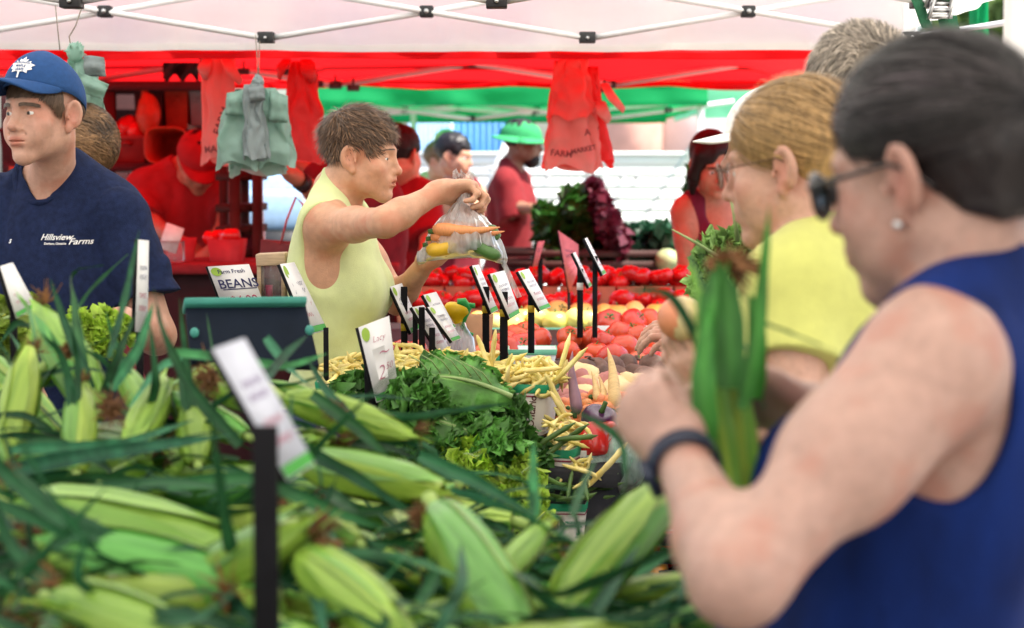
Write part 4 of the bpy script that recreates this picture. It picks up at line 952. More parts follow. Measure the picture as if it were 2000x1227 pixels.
def tshirt(root, B, m, sw=.17, w=1.05, dp=1.05, arms=(), h=.008, belly=0, sl=.17, bust=0, seed=1):
    sh = Shape(); torso(sh, B, w=w, dp=dp, sw=sw, belly=belly, bust=bust)
    for S_, E_ in arms:
        S_ = np.asarray(S_); ax = np.asarray(E_)-S_; ax /= np.linalg.norm(ax); end = S_+ax*sl
        sh.u((lambda f1, pl: (lambda p: np.maximum(f1(p), pl(p))))(p_cone(S_, S_+ax*.22, .058, .068), p_plane(end, ax)), .04); sh.s_(p_cone(S_+ax*(sl-.03), S_+ax*(sl+.15), .054, .064), .003)
    sh.s_(p_cone(B.w((0, .006, -.05)), B.w((0, -.01, .2)), .07, .07), .006); sh.i(B.plane((0, 0, -.66), (0, 0, -1)), .004)
    return garment('shirt', sh, B.c-[.45, .45, .7], B.c+[.45, .45, .12], h, m, root, .009, wrinkle(B, .006, 10, (1, 1, .5), seed))
tshirt(G0, GB, M_SHIRT_GREY, .18, 1.14, 1.12, [(GB.w((s*.185, 0, -.06)), GB.w((s*.22, -.03, -.34))) for s in (-1, 1)], belly=1); legs_mesh(G0, GB, M_DENIM, 1.05)
hlg = ([-.14, -.06, -.03, -.012, .022, .034, .05, .062, .075, .12], [-.06, -.06, -.03, .012, .022, -.01, .0, .085, .092, .098]); ecg, erg = (0, -.018, .046), (.085, .107, .091)
hair_cap(G0, GH, H_GREY, ecg, np.array(erg)*.98, hlg, .005, noise=.003)
roots = cap_roots(5200, ecg, erg, lambda p: (p[:, 2] > np.interp(p[:, 1], hlg[0], hlg[1])+.002), rngp)
def fl_short(p, t): d = np.stack([.35*np.sign(p[:, 0])*0, -.9+0*p[:, 0], -.2+0*p[:, 0]], 1); sd = np.abs(p[:, 0]) > .058; d[sd] = [0, -.5, -.9]; return d+.5*np.stack([vnoise(p*25), vnoise(p*25+9), vnoise(p*25+5)], 1)
pp, nn = hair_paths(GH, roots, fl_short, .024+.012*rngp.rand(len(roots)), 5, ecg, erg, lambda t, lf: .02+.12*lf*t, rngp, .25)
ribbons('hair_lock', pp, nn, .0022, H_GREY, G0, rngp, .5, tint=((2.2, 2.2, 2.2), .3)); add_eyes(G0, GH)
# ================================================================ person in the white cap and black shirt, behind the blond woman
def cap_on(root, H, m, k=1.0, pitch_a=None, dz=.05, flare=False):
    nu, nv = 28, 9; u = np.linspace(0, 2*np.pi, nu, endpoint=False); w = np.linspace(0, np.pi/2*.98, nv); V = np.zeros((nv, nu, 3))
    for i in range(nv): V[i] = np.stack([.095*np.cos(w[i])*np.cos(u), -.016+.119*np.cos(w[i])*np.sin(u), dz-.012+.098*np.sin(w[i])+0*u], 1)
    b = MB(); b.loft(H.w(V.reshape(-1, 3)).reshape(V.shape), cap=False); b.f.append(tuple((nv-1)*nu+j for j in range(nu))); b.mi.append(0); c_ = b.build('hat', m, root)
    n1, n2 = 20, 6; V = np.zeros((n1, n2, 3))
    for i in range(n1):
        a = (math.radians(10)+math.radians(160)*i/(n1-1)) if not flare else 2*math.pi*i/(n1-1)
        for j in range(n2):
            t = j/(n2-1); fw = .07*abs(math.sin((a-math.radians(10))/math.radians(160)*math.pi))**.8 if not flare else .055
            V[i, j] = ((.095+(fw*t if flare else 0))*math.cos(a), -.016+(.118+(fw*t if flare else 0))*math.sin(a)+(0 if flare else t*fw), dz-.012-(.012*t+.02*t*abs(math.cos(a))**2)*min(1, fw/.055))
    b = MB(); b.grid(H.w(V.reshape(-1, 3)).reshape(V.shape)); o = b.build('brim', m, root); so = o.modifiers.new('s', 'SOLIDIFY'); so.thickness = .004; return c_
M_WHITE_CAP = mat('white_cap_cloth', (.8, .8, .77), rough=.85, var=.04); M_BLACK_COT = mat('black_cotton', (.012, .012, .014), rough=.9, var=.3, bump=.2, bscale=300)
def simple_person(label, H, B, sk, hair, shirt_m, arms, kw={}, hcut=None, h=.008, hat=None, group=None, tors={}, curl=(.5, .6, .4), tank=None, facekw={}, sw=.165, sl=.17, hair_n=0, eye=True):
    """arms: list of (side, elbow, wrist, hand direction, palm normal)"""
    sh = Shape(); add_head(sh, H, **dict(dict(socket=.7), **kw)); torso(sh, B, sw=sw, neck=H.w((0, -.03, -.06)), nr=.049, **tors); al = []; ex = [B.c-[.3, .3, .72], H.c+[.25, .25, .17]]
    for s, E_, W_, d, n in arms:
        S_ = B.w((s*(sw-.01), 0, -.06)); add_arm(sh, S_, E_, W_, (.052, .043, .039, .027)); add_hand(sh, W_, d, n, s > 0, 1, curl=curl); al.append((S_, E_))
        for q in (E_, W_): ex[0] = np.minimum(ex[0], np.asarray(q)-.26); ex[1] = np.maximum(ex[1], np.asarray(q)+.26)
    r_ = make_person(label, sh, B, ex[0], ex[1], h, sk, group, None, H, **facekw)
    if tank:
        sh = Shape(); torso(sh, B, sw=sw, **tors)
        for s in (-1, 1): sh.s_(B.ell((s*.175, .01, -.085), (.072, .1, .15)), .01)
        sh.s_(B.ell((0, .09, .0), (.085, .12, .13)), .01); sh.s_(B.ell((0, -.06, .05), (.085, .08, .07)), .01); sh.i(B.plane((0, 0, -.66), (0, 0, -1)), .004)
        garment('tank_top', sh, B.c-[.3, .3, .7], B.c+[.3, .3, .1], h, shirt_m, r_, .008, wrinkle(B, .003, 10, (1, 1, .5), 3))
    else: tshirt(r_, B, shirt_m, sw, 1.05*tors.get('w', 1), 1.05*tors.get('dp', 1), al, h, tors.get('belly', 0), sl, tors.get('bust', 0), seed=len(label))
    legs_mesh(r_, B, M_DENIM)
    if hair: hair_cap(r_, H, hair, (0, -.02, .046), (.084, .108, .09), hcut or hl2, h*.8, noise=.005, sc=45)
    if hat: cap_on(r_, H, *hat[:1], **hat[1])
    if eye: add_eyes(r_, H)
    return r_
WH = Fr(P(1512, 288, 4.25), head_R(-92, 4), 1.0); WB = Fr(P(1560, 420, 4.3), head_R(-95, 4), 1.05)
simple_person('person in a white cap and black shirt half hidden by the blond woman', WH, WB, SK_FAIR, H_LIGHT, M_BLACK_COT, [(-1, WB.w((-.2, .03, -.33)), WB.w((-.12, .2, -.25)), (-1, 0, .4), (0, .3, -1)), (1, WB.w((.2, .03, -.33)), WB.w((.12, .2, -.25)), (-1, 0, .4), (0, .3, -1))], hat=(M_WHITE_CAP, dict(dz=.05)), h=.007)
cq = P(1466, 545, 4.02); cm = thing('camera', 'black camera with its round lens against the black shirt', 'camera', cq)
b = MB(); b.box(cq+[.03, .05, 0], (.13, .05, .085)); bevel(b.build('body', M_black_plastic, cm, smooth=False), .008)
b = MB(); b.tube([cq+[0, .03, 0], cq+[0, -.03, 0]], [.036, .034], 28); l_ = b.build('lens_barrel', M_black_plastic, cm)
for rr in (.030, .022, .013):
    b = MB(); th = np.linspace(0, 2*np.pi, 25); b.tube(np.stack([cq[0]+rr*np.cos(th), cq[1]-.031+0*th, cq[2]+rr*np.sin(th)], 1), .0022, 6, cap=False); b.build('lens_ring', M_steel, l_)
# ================================================================ woman in the maroon tank top under the red canopy
RH = Fr(P(1392, 322, 8.0), head_R(16, 22, -6), 1.0); RB = Fr(P(1404, 395, 8.08), head_R(10, 6), .98)
M_MAROON = mat('maroon_cotton', (.12, .01, .035), rough=.9, var=.2)
rw = simple_person('young woman in a maroon tank top looking down beside the red peppers', RH, RB, SK_BROWN, None, M_MAROON, [(1, P(1345, 520, 8.0), P(1370, 610, 7.85), (.3, -.5, -.8), (1, 0, 0)), (-1, P(1480, 510, 8.05), P(1460, 600, 7.9), (-.3, -.5, -.8), (-1, 0, 0))], tank=1, tors=dict(bust=.9, w=.95), h=.006, sw=.155, facekw=dict(lipcol=(.9, .4, .4)))
def long_hair(sh):
    for s in (-1, 1):
        sh.u(RH.cone((s*.062, .03, .06), (s*.082, .012, -.03), .03, .027), .02); sh.u(RH.cone((s*.082, .012, -.03), (s*.078, -.01, -.12), .027, .012), .02)
    sh.u(RH.cone((0, -.07, .0), (0, -.06, -.14), .06, .04), .03)
shh = Shape(); shh.u(RH.ell((0, -.02, .046), (.087, .11, .092)), .02); shh.s_(RH.ell((-.018, .115, -.01), (.052, .08, .1)), .015); long_hair(shh); shh.disp = lambda p: .003*fbm(RH.l(p)*np.array((60, 60, 12), np.float32), 2)
V, Q = polygonise(shh, RH.c-.25, RH.c+.2, .006); link_mesh('hair', V, Q, H_BLACK, rw, cols=np.ones((len(V), 3))); brows(rw, RH, H_BLACK, rngp, 60)
# ================================================================ people under the green canopy
M_RED_T = mat('red_cotton', (.2, .012, .015), rough=.9, var=.15); M_DKRED = mat('dark_red_cotton', (.17, .01, .02), rough=.9, var=.2)
M_GREEN_HAT = mat('green_felt', (.03, .3, .1), rough=.9)
XH = Fr(P(1022, 280, 11), head_R(84, 6), 1.0); XB = Fr(P(1003, 342, 11.03), head_R(78, 3), 1.05)
xm = simple_person('bearded man in a green brimmed hat and red T-shirt', XH, XB, SK_DEEP, H_BLACK, M_RED_T, [(1, P(998, 405, 10.85), P(1042, 408, 10.75), (1, 0, -.1), (0, .2, -1)), (-1, P(1010, 410, 11.2), P(1050, 410, 11.2), (1, 0, -.1), (0, .2, -1))], hat=(M_GREEN_HAT, dict(dz=.045, flare=True)), h=.009, facekw=dict(stubble=.95))
hb_ = Shape(); hb_.u(XH.ell((0, .055, -.085), (.05, .048, .05)), .02); hb_.s_(XH.ell((0, .11, -.06), (.03, .02, .01)), .01); hb_.disp = lambda p: .003*fbm(p*90, 2); V, Q = polygonise(hb_, XH.c-.2, XH.c+.2, .007); link_mesh('beard', V, Q, H_BLACK, xm, cols=np.ones((len(V), 3)))
AH = Fr(P(888, 305, 11.4), head_R(70, 10), 1.02); AB = Fr(P(905, 362, 11.5), head_R(60, 4), 1)
simple_person('woman with dark hair and a maroon top facing right under the green canopy', AH, AB, SK_TAN, H_DARK, M_DKRED, [(1, P(915, 420, 11.3), P(950, 440, 11.2), (1, 0, 0), (0, 0, -1)), (-1, P(960, 420, 11.6), P(975, 440, 11.6), (1, 0, 0), (0, 0, -1))], h=.01, tank=1, hcut=([-.2, .02, .06, .2], [-.12, -.03, .04, .06]))
NH = Fr(P(862, 318, 12.2), head_R(60, 8), 1.0); NB = Fr(P(858, 380, 12.3), head_R(50, 4), 1)
simple_person('woman with loose light brown hair behind the maroon top', NH, NB, SK_TAN, H_LIGHT, mat('olive_cotton', (.1, .13, .05), rough=.9), [(1, NB.w((.2, .02, -.3)), NB.w((.1, .2, -.3)), (1, 0, 0), (0, 0, -1)), (-1, NB.w((-.2, .02, -.3)), NB.w((-.1, .2, -.3)), (1, 0, 0), (0, 0, -1))], h=.011, hcut=([-.2, .02, .06, .2], [-.14, -.06, .04, .06]))
SH_ = Fr(P(872, 288, 14.6), head_R(0, 0), 1.05); SB = Fr(P(872, 345, 14.7), head_R(0, 0), 1)
simple_person('person in a cream sun hat far behind the two women', SH_, SB, SK_FAIR, None, mat('cream_cotton', (.7, .6, .45), rough=.9), [(1, SB.w((.2, .02, -.3)), SB.w((.2, .1, -.5)), (0, 0, -1), (-1, 0, 0)), (-1, SB.w((-.2, .02, -.3)), SB.w((-.2, .1, -.5)), (0, 0, -1), (1, 0, 0))], h=.014, hat=(mat('cream_straw', (.75, .6, .4), rough=.9), dict(dz=.045, flare=True)))
DH = Fr(P(783, 303, 8.6), head_R(150, 5), 1.0); DB = Fr(P(770, 368, 8.7), head_R(150, 4), 1.05)
simple_person('dark haired person in a red T-shirt with their back turned behind the vendor', DH, DB, SK_TAN, H_BLACK, mat('bright_red_cotton', (.26, .012, .02), rough=.9, var=.15), [(1, P(840, 470, 8.5), P(830, 540, 8.3), (0, -.3, -1), (-1, 0, 0)), (-1, P(700, 470, 8.8), P(700, 540, 8.9), (0, .3, -1), (1, 0, 0))], h=.009, hcut=([-.2, -.03, .02, .06, .2], [-.075, -.06, .0, .04, .06]))
OH = Fr(P(716, 300, 7.6), head_R(-70, 8), 1.0); OB = Fr(P(712, 372, 7.7), head_R(-60, 4), 1.05)
om = simple_person('person in a dark maroon T-shirt reaching left behind the vendor', OH, OB, SK_BROWN, H_BLACK, M_DKRED, [(-1, P(630, 388, 7.55), P(575, 345, 7.4), (-.7, -.2, .5), (.3, .3, -1)), (1, P(622, 345, 7.9), P(585, 322, 7.9), (-1, 0, .2), (0, 0, -1))], h=.008, sl=.2)
wq = P(590, 357, 7.42); band(om, wq, P(575, 345, 7.4)-P(630, 388, 7.55), .031, .035, M_black_plastic, 'watch')
KH = Fr(P(140, 302, 5.35), head_R(-95, 12, 0), .95); KB = Fr(P(165, 425, 5.5), head_R(-80, 4), 1)
km = simple_person('person with wavy light brown hair hidden behind the boy', KH, KB, SK_FAIR, None, M_DKRED, [(1, KB.w((.2, .02, -.3)), KB.w((.1, .2, -.3)), (-1, 0, 0), (0, 0, -1)), (-1, KB.w((-.2, .02, -.3)), KB.w((-.1, .2, -.3)), (-1, 0, 0), (0, 0, -1))], h=.008)
def fl_wave(p, t): return np.stack([.25*np.sin(p[:, 2]*60+p[:, 1]*30), -.6+0*p[:, 0], -.45+.3*np.sin(p[:, 2]*80)], 1)
ec, er = (0, -.02, .03), (.088, .112, .105); shh = Shape(); shh.u(KH.ell(ec, np.array(er)*.97), .02); shh.s_(KH.ell((0, .12, -.02), (.06, .09, .1)), .01); shh.disp = lambda p: .003*fbm(p*50, 2)
V, Q = polygonise(shh, KH.c-.25, KH.c+.2, .006); link_mesh('hair', V, Q, H_LIGHT, km, cols=np.ones((len(V), 3)))
roots = cap_roots(5000, ec, er, lambda p: p[:, 1] < .04, rngp); pp, nn = hair_paths(KH, roots, fl_wave, .08, 8, ec, er, lambda t, lf: .01+.05*np.sin(t*7)**2+.12*lf*t, rngp, .2); ribbons('hair_lock', pp, nn, .003, H_LIGHT, km, rngp, .3, tone=np.clip(1+1.1*vnoise(roots*np.array([60, 25, 45])), .3, 2.6))
MH = Fr(P(388, 318, 8.6), head_R(20, 40, 0), 1.0); MBd = Fr(P(360, 352, 8.75), head_R(12, 14), 1.08)
simple_person('person in a red T-shirt bending over the counter under the red canopy', MH, MBd, SK_BROWN, H_BLACK, mat('red_work_shirt', (.3, .02, .025), rough=.9, var=.12), [(1, P(282, 425, 8.6), P(345, 470, 8.4), (.8, -.3, -.3), (.2, .3, -1)), (-1, P(442, 440, 8.6), P(415, 490, 8.35), (-.5, -.4, -.5), (-.2, .3, -1))], h=.008, hat=(mat('red_cap_cloth', (.3, .01, .015), rough=.9), dict(dz=.05)), sw=.185, tors=dict(w=1.12, dp=1.1, belly=1))
# ---------------------------------------------------------------- produce
rg = np.random.RandomState(21)
def lit(v): return np.asarray(v, float)
def local_link(name, v, f, m, parent, Mw, cols=None, smooth=True):
    """world-space mesh parented to a transformed root"""
    Mi = np.array(Mw.inverted()); vv = np.asarray(v) @ Mi[:3, :3].T+Mi[:3, 3]
    WORLD_LOC[parent.name] = np.zeros(3)
    return link_mesh(name, vv, f, m, parent, smooth, cols)
def proto(name, label, cat, group=None): return thing(name, label, cat, (0, 0, 0), group)
# ---- corn
M_HUSK = mat('corn_husk', (.17, .34, .032), rough=.33, var=.22, spec=.5, scale=3.2, attr=True, rand=.14, hue=.02, stretch=(26, 26, 1.0), bump=.9, bscale=3.5, trans=.12, col2=(.30, .47, .07))
M_BLADE = mat('corn_leaf', (.016, .078, .030), rough=.5, var=.4, scale=4, attr=True, rand=.3, stretch=(8, 8, 1), trans=.15, spec=.22, bump=.3, bscale=8)
M_SILK = mat('corn_silk', (.19, .085, .03), rough=.8, var=.5, scale=90, rand=.3); M_STALK = mat('corn_stalk', (.26, .38, .09), rough=.6, var=.2)
def prof(t): return np.interp(t, [0, .06, .18, .40, .60, .78, .92, 1.0, 1.12, 1.35], [.34, .56, .84, 1.0, .98, .84, .58, .36, .15, .02])
def husk_mesh(rng, L=.27, Rr=.034):
    V, F, Cc = [], [], []; n0 = 0; bend = rng.normal(0, .10)
    def emit(G, col):
        nonlocal n0; a, b = G.shape[:2]; V.append(G.reshape(-1, 3)); F.extend([(n0+i*b+j, n0+i*b+j+1, n0+(i+1)*b+j+1, n0+(i+1)*b+j) for i in range(a-1) for j in range(b-1)]); Cc.append(col.reshape(-1, 3)); n0 += a*b
    def bent(P_): z = P_[..., 2]; P_ = P_.copy(); P_[..., 0] += bend*z*z/L*1.2; return P_
    t = np.linspace(0, 1.02, 26); ph = np.linspace(0, 2*np.pi, 45); T, PH = np.meshgrid(t, ph, indexing='ij')
    r = Rr*prof(T)*(1+.014*np.cos(7*PH+3*T)+.006*np.cos(19*PH)); G = np.stack([r*np.cos(PH), r*np.sin(PH), T*L], -1)
    shade = np.interp(T, [0, .25, .8, 1], [1.15, 1.0, 1.05, 1.35])[..., None]*np.array([1.1, 1.02, 1.15]); emit(bent(G), shade)
    for k in range(6):
        c = rng.rand()*6.28; hw = rng.uniform(.75, 1.25); te = rng.uniform(.95, 1.32); t = np.linspace(0, te, 24); s = np.linspace(-1, 1, 13); T, S = np.meshgrid(t, s, indexing='ij')
        nar = np.interp(T/te, [0, .15, .6, .85, 1], [.9, 1, .85, .45, .03]); PH = c+S*hw*nar; flare = .0012+k*.0006+.0035*np.abs(S)**3*nar+(.012*rng.rand()*np.clip((T/te-.72)/.28, 0, 1)**2)
        r = Rr*prof(T)*(1+.012*np.cos(9*PH+c)*(.6+.4*T))+flare; G = np.stack([r*np.cos(PH), r*np.sin(PH), T*L], -1)
        tone = rng.choice([.6, .88, 1.0, 1.1]); colr = np.array([1, 1, 1.])*tone if tone > .7 else np.array([.5, .82, .9])
        yel = np.interp(T/te, [0, .3, .85, 1], [1.25, 1, 1.05, 1.6])[..., None]*(1+.06*np.cos(S*16)[..., None])*colr; emit(bent(G), yel)
    return np.concatenate(V), F, np.concatenate(Cc)
def blade_pts(p, w, twist=0.0, rng=rg, fold=.35, up=(0, 0, 1)):
    """a long corn leaf: ribbon with a V fold along the polyline p"""
    p = lit(p); k = len(p); u = np.linspace(0, 1, k); uu = np.linspace(0, 1, 18); q = np.stack([np.interp(uu, u, p[:, i]) for i in range(3)], 1)
    for _ in range(3): q[1:-1] = (q[:-2]+2*q[1:-1]+q[2:])/4
    t = np.gradient(q, axis=0); t /= np.linalg.norm(t, axis=1)[:, None]; s = np.cross(t, up); s /= np.linalg.norm(s, axis=1)[:, None]+1e-9; n = np.cross(s, t)
    a = twist+uu*rng.normal(0, .5); s, n = s*np.cos(a)[:, None]+n*np.sin(a)[:, None], n*np.cos(a)[:, None]-s*np.sin(a)[:, None]
    ww = (w*np.interp(uu, [0, .15, .5, .8, 1], [.75, 1, .9, .55, .04]))[:, None]; wav = (.12*w*np.sin(uu*23+rng.rand()*6))[:, None]
    G = np.stack([q-s*ww+n*(ww*fold+wav), q-s*ww*.5+n*ww*fold*.45, q, q+s*ww*.5+n*ww*fold*.45, q+s*ww+n*(ww*fold-wav)], 1)
    col = np.ones((18, 5, 3)); col[:, 2] = (1.7, 1.5, 1.5); F = [(i*5+j, i*5+j+1, (i+1)*5+j+1, (i+1)*5+j) for i in range(17) for j in range(4)]
    return G.reshape(-1, 3), F, col.reshape(-1, 3)
corn = []
for k in range(6):
    r_ = np.random.RandomState(40+k); L = .255+.03*r_.rand()
    c = proto('corn_ear', 'green unshucked corn ear lying in the heap', 'corn ear', 'corn ears heaped in the foreground')
    v, f, cc = husk_mesh(r_, L, .032+.004*r_.rand()); link_mesh('husk', v, f, M_HUSK, c, cols=cc)
    b = MB(); b.tube([(0, 0, .006), (.002, 0, -.012), (.006, 0, -.024)], [.0105, .009, .0085], 10); b.build('stalk', M_STALK, c)
    b = MB()
    for j in range(34):
        d = np.array([r_.normal()*.6, r_.normal()*.6, .6+r_.rand()]); d /= np.linalg.norm(d); q = np.array([0, 0, L*1.0]); b.tube([q, q+d*.018, q+d*.034+r_.normal(size=3)*.006], [.0014, .0012, .0006], 3, cap=False)
    b.build('silk', M_SILK, c)
    for j in range(3):
        a = r_.rand()*6.28; o = np.array([math.cos(a), math.sin(a), 0]); e = o*r_.uniform(.03, .12)
        v, f, cc = blade_pts([o*.02+[0, 0, L*.55], o*.035+[0, 0, L*.9], e+[0, 0, L*1.15], e*2.0+[0, 0, L*1.15+r_.uniform(-.05, .12)]], r_.uniform(.006, .011), up=o, rng=r_); link_mesh('leaf', v, f, M_BLADE, c, cols=cc)
    corn.append(c)
used_c = set()
def ear(p0, p1, kind, label=None, roll=None, s=None, fat=1.0):
    a, b = P(*p0), P(*p1); d = b-a; L = np.linalg.norm(d); Rm = frame(d); r_ = rg.rand()*6.28 if roll is None else roll; Rm = Rm @ rotz(r_)
    k = kind % 6; sc = s or L/.27; Mx = M4(Rm, a, sc)
    for i in range(3):
        for j in range(2): Mx[i][j] *= fat
    if k not in used_c: o = corn[k]; used_c.add(k); o.matrix_world = Mx; o.matrix_basis = Mx
    else: o = dup(corn[k], M=Mx)
    o['label'] = label or 'green unshucked corn ear lying in the heap'; o['group'] = 'corn ears heaped in the foreground'
    return o
def blade(root, pts, w, twist=0, tint=None):
    v, f, cc = blade_pts([P(*q) for q in pts], w, twist, up=(0, -.8, .6)); 
    if tint is not None: cc = cc*np.array(tint)
    return local_link('leaf', v, f, M_BLADE, root, root.matrix_basis, cc)
E = []
ME = [((30, 1000, 2.42), (520, 1085, 2.32), 0, 'fat corn ear with a bluish green husk across the lower left of the heap', 1.25),
 ((505, 1165, 2.12), (70, 1050, 2.2), 1, 'corn ear with a whitish pointed tip lying left below the bluish one', 1.15),
 ((110, 1165, 2.0), (430, 1262, 1.9), 2, 'corn ear cut by the bottom edge of the picture at the lower left', 1.1),
 ((590, 1085, 2.1), (820, 1260, 1.98), 3, 'smooth pale corn ear right of the foreground sign post', 1.25),
 ((850, 1000, 2.28), (1060, 1260, 2.0), 4, 'long corn ear slanting down in the middle of the foreground', 1.0),
 ((1085, 1210, 2.2), (1288, 955, 2.35), 5, 'corn ear leaning up to the right under the wrist with the watch', 1.2),
 ((188, 800, 2.86), (90, 590, 3.0), 0, 'tall pale corn ear standing up at the upper left of the heap', 1.25),
 ((10, 900, 2.75), (70, 680, 2.85), 3, 'bright green corn ear upright at the left edge', 1.2),
 ((150, 920, 2.66), (160, 745, 2.75), 1, 'pale yellow corn ear with a dark tuft beside it', 1.35),
 ((385, 905, 2.7), (370, 770, 2.82), 2, 'pale corn ear end behind the foreground sign', 1.3),
 ((560, 780, 2.9), (800, 835, 2.85), 4, 'corn ear pointing right in front of the kale', 1.1),
 ((590, 900, 2.62), (850, 965, 2.5), 5, 'corn ear half buried below the kale', 1.1),
 ((1190, 1165, 2.3), (1420, 1130, 2.35), 0, 'yellowish corn ear by the elbow at the lower right', 1.0),
 ((300, 830, 2.78), (240, 720, 2.9), 5, 'small pale ear poking up behind the long leaves', 1.0),
 ((420, 720, 2.98), (560, 780, 2.95), 2, 'brown tufted corn ear under the navy board', 1.1),
 ((0, 960, 2.5), (-40, 830, 2.6), 1, 'corn ear cut by the left edge of the picture', 1.1),
 ((960, 1140, 2.22), (1075, 1030, 2.35), 3, 'green corn ear crossing behind the long slanting ear', .9),
 ((700, 1060, 2.3), (560, 990, 2.45), 4, 'corn ear lying right of the foreground sign card', .9)]
for p0, p1, k, lb, fat in ME: E.append(ear(p0, p1, k, lb, fat=fat*.92))
for p0, p1, k, lb, fat in [((300, 800, 2.9), (420, 720, 3.0), 1, 'corn ear pointing up right behind the pale ear with the tuft', 1.1), ((520, 800, 2.9), (400, 740, 3.0), 3, 'corn ear lying behind the foreground sign card', 1.1), ((640, 790, 2.95), (500, 745, 3.0), 0, 'corn ear under the navy board at its right end', 1.0), ((480, 850, 2.75), (330, 790, 2.85), 5, 'corn ear left of the foreground sign post, upper layer', 1.1), ((250, 880, 2.7), (320, 760, 2.85), 2, 'stubby corn ear between two pale ends', 1.2), ((0, 800, 2.9), (130, 700, 2.95), 4, 'corn ear slanting up right near the left edge', 1.1)]: E.append(ear(p0, p1, k, lb, fat=fat*.92))
for i in range(60):                                             # the rest of the heap
    x = rg.uniform(-120, 1220); t = rg.rand(); d = 1.95+t*1.15; top = np.interp(x, [-120, 100, 350, 650, 900, 1150, 1360], [660, 680, 715, 775, 915, 1060, 1140]); y = np.interp(d, [1.95, 3.1], [1260, top+40])+rg.uniform(15, 60)
    dx, dy = rg.normal()*190, rg.normal()*40; q = P(x, y+25*(2.6/d), d)
    a0 = (x-dx/2, y-dy/2+28, d+rg.normal()*.05); a1 = (x+dx/2, y+dy/2+28, d+rg.normal()*.12); 
    E.append(ear(a0, a1, i, s=rg.uniform(.85, 1.05)))
BL = [([(0, 925, 2.5), (140, 895, 2.48), (300, 872, 2.5), (450, 850, 2.55)], .020), ([(20, 880, 2.55), (240, 870, 2.5), (380, 820, 2.6)], .014), ([(215, 700, 2.75), (245, 590, 2.8), (272, 450, 2.85)], .013), ([(180, 760, 2.75), (130, 640, 2.8), (98, 545, 2.82)], .013),
 ([(170, 770, 2.75), (150, 650, 2.8), (140, 552, 2.85)], .016), ([(470, 870, 2.6), (380, 770, 2.65), (320, 650, 2.7), (300, 560, 2.75)], .017), ([(215, 760, 2.7), (270, 680, 2.75), (300, 590, 2.8)], .016), ([(200, 770, 2.7), (230, 690, 2.7), (265, 610, 2.75)], .014),
 ([(330, 690, 2.75), (430, 700, 2.75), (560, 720, 2.8), (640, 690, 2.85)], .016), ([(520, 660, 2.9), (560, 720, 2.85), (610, 760, 2.8)], .014), ([(480, 790, 2.65), (560, 690, 2.8), (600, 655, 2.85)], .013), ([(610, 770, 2.7), (720, 850, 2.6), (790, 930, 2.5)], .017),
 ([(560, 860, 2.55), (700, 930, 2.45), (860, 1040, 2.35)], .018), ([(820, 890, 2.6), (930, 940, 2.5), (1050, 1010, 2.4)], .018), ([(880, 960, 2.45), (1000, 1000, 2.35), (1120, 1060, 2.3), (1240, 1120, 2.25)], .018), ([(820, 1180, 2.1), (880, 1060, 2.2), (950, 1000, 2.3)], .015),
 ([(1045, 1010, 2.35), (1040, 940, 2.4), (1042, 860, 2.45)], .013), ([(1120, 1010, 2.35), (1140, 950, 2.4), (1165, 895, 2.45)], .013), ([(330, 950, 2.45), (500, 930, 2.4), (650, 1000, 2.3), (780, 1040, 2.25)], .017), ([(30, 1130, 2.1), (90, 1060, 2.2), (200, 1010, 2.3)], .014),
 ([(0, 1010, 2.35), (60, 1090, 2.2), (30, 1200, 2.05)], .016), ([(420, 1060, 2.2), (440, 1150, 2.1), (520, 1250, 2.0)], .016), ([(560, 1060, 2.15), (620, 1160, 2.05), (640, 1250, 1.95)], .018), ([(850, 1250, 1.95), (905, 1140, 2.0), (900, 1060, 2.1)], .013),
 ([(1130, 1240, 2.05), (1180, 1170, 2.1), (1250, 1060, 2.2)], .015), ([(1160, 1240, 2.05), (1280, 1190, 2.1), (1400, 1160, 2.2)], .016), ([(1300, 1230, 2.1), (1340, 1150, 2.15), (1330, 1070, 2.2)], .012), ([(980, 1250, 1.95), (1060, 1200, 2.0), (1180, 1190, 2.1)], .014),
 ([(640, 1210, 2.0), (760, 1130, 2.1), (850, 1010, 2.2)], .014), ([(160, 960, 2.45), (320, 940, 2.4), (480, 960, 2.35)], .015), ([(690, 820, 2.75), (640, 770, 2.8), (600, 700, 2.85)], .014), ([(380, 690, 2.85), (310, 720, 2.8), (250, 800, 2.7)], .015), ([(90, 960, 2.5), (30, 1000, 2.45), (-20, 1080, 2.3)], .018), ([(700, 1090, 2.15), (790, 1090, 2.15), (900, 1130, 2.1)], .014), ([(640, 960, 2.5), (700, 1000, 2.4), (790, 990, 2.4)], .016), ([(520, 1010, 2.3), (640, 1040, 2.25), (700, 1120, 2.15)], .014)]
for pts, w in BL:
    j = int(np.argmin([np.linalg.norm(np.array(e.matrix_basis.translation)-P(*pts[0])) for e in E[:18]])); blade(E[j], pts, w*.56, rg.normal()*.6, tint=rg.choice([.8, 1.2, 1.9])*np.array([rg.uniform(.8, 1.4), 1, rg.uniform(.8, 1.4)]))
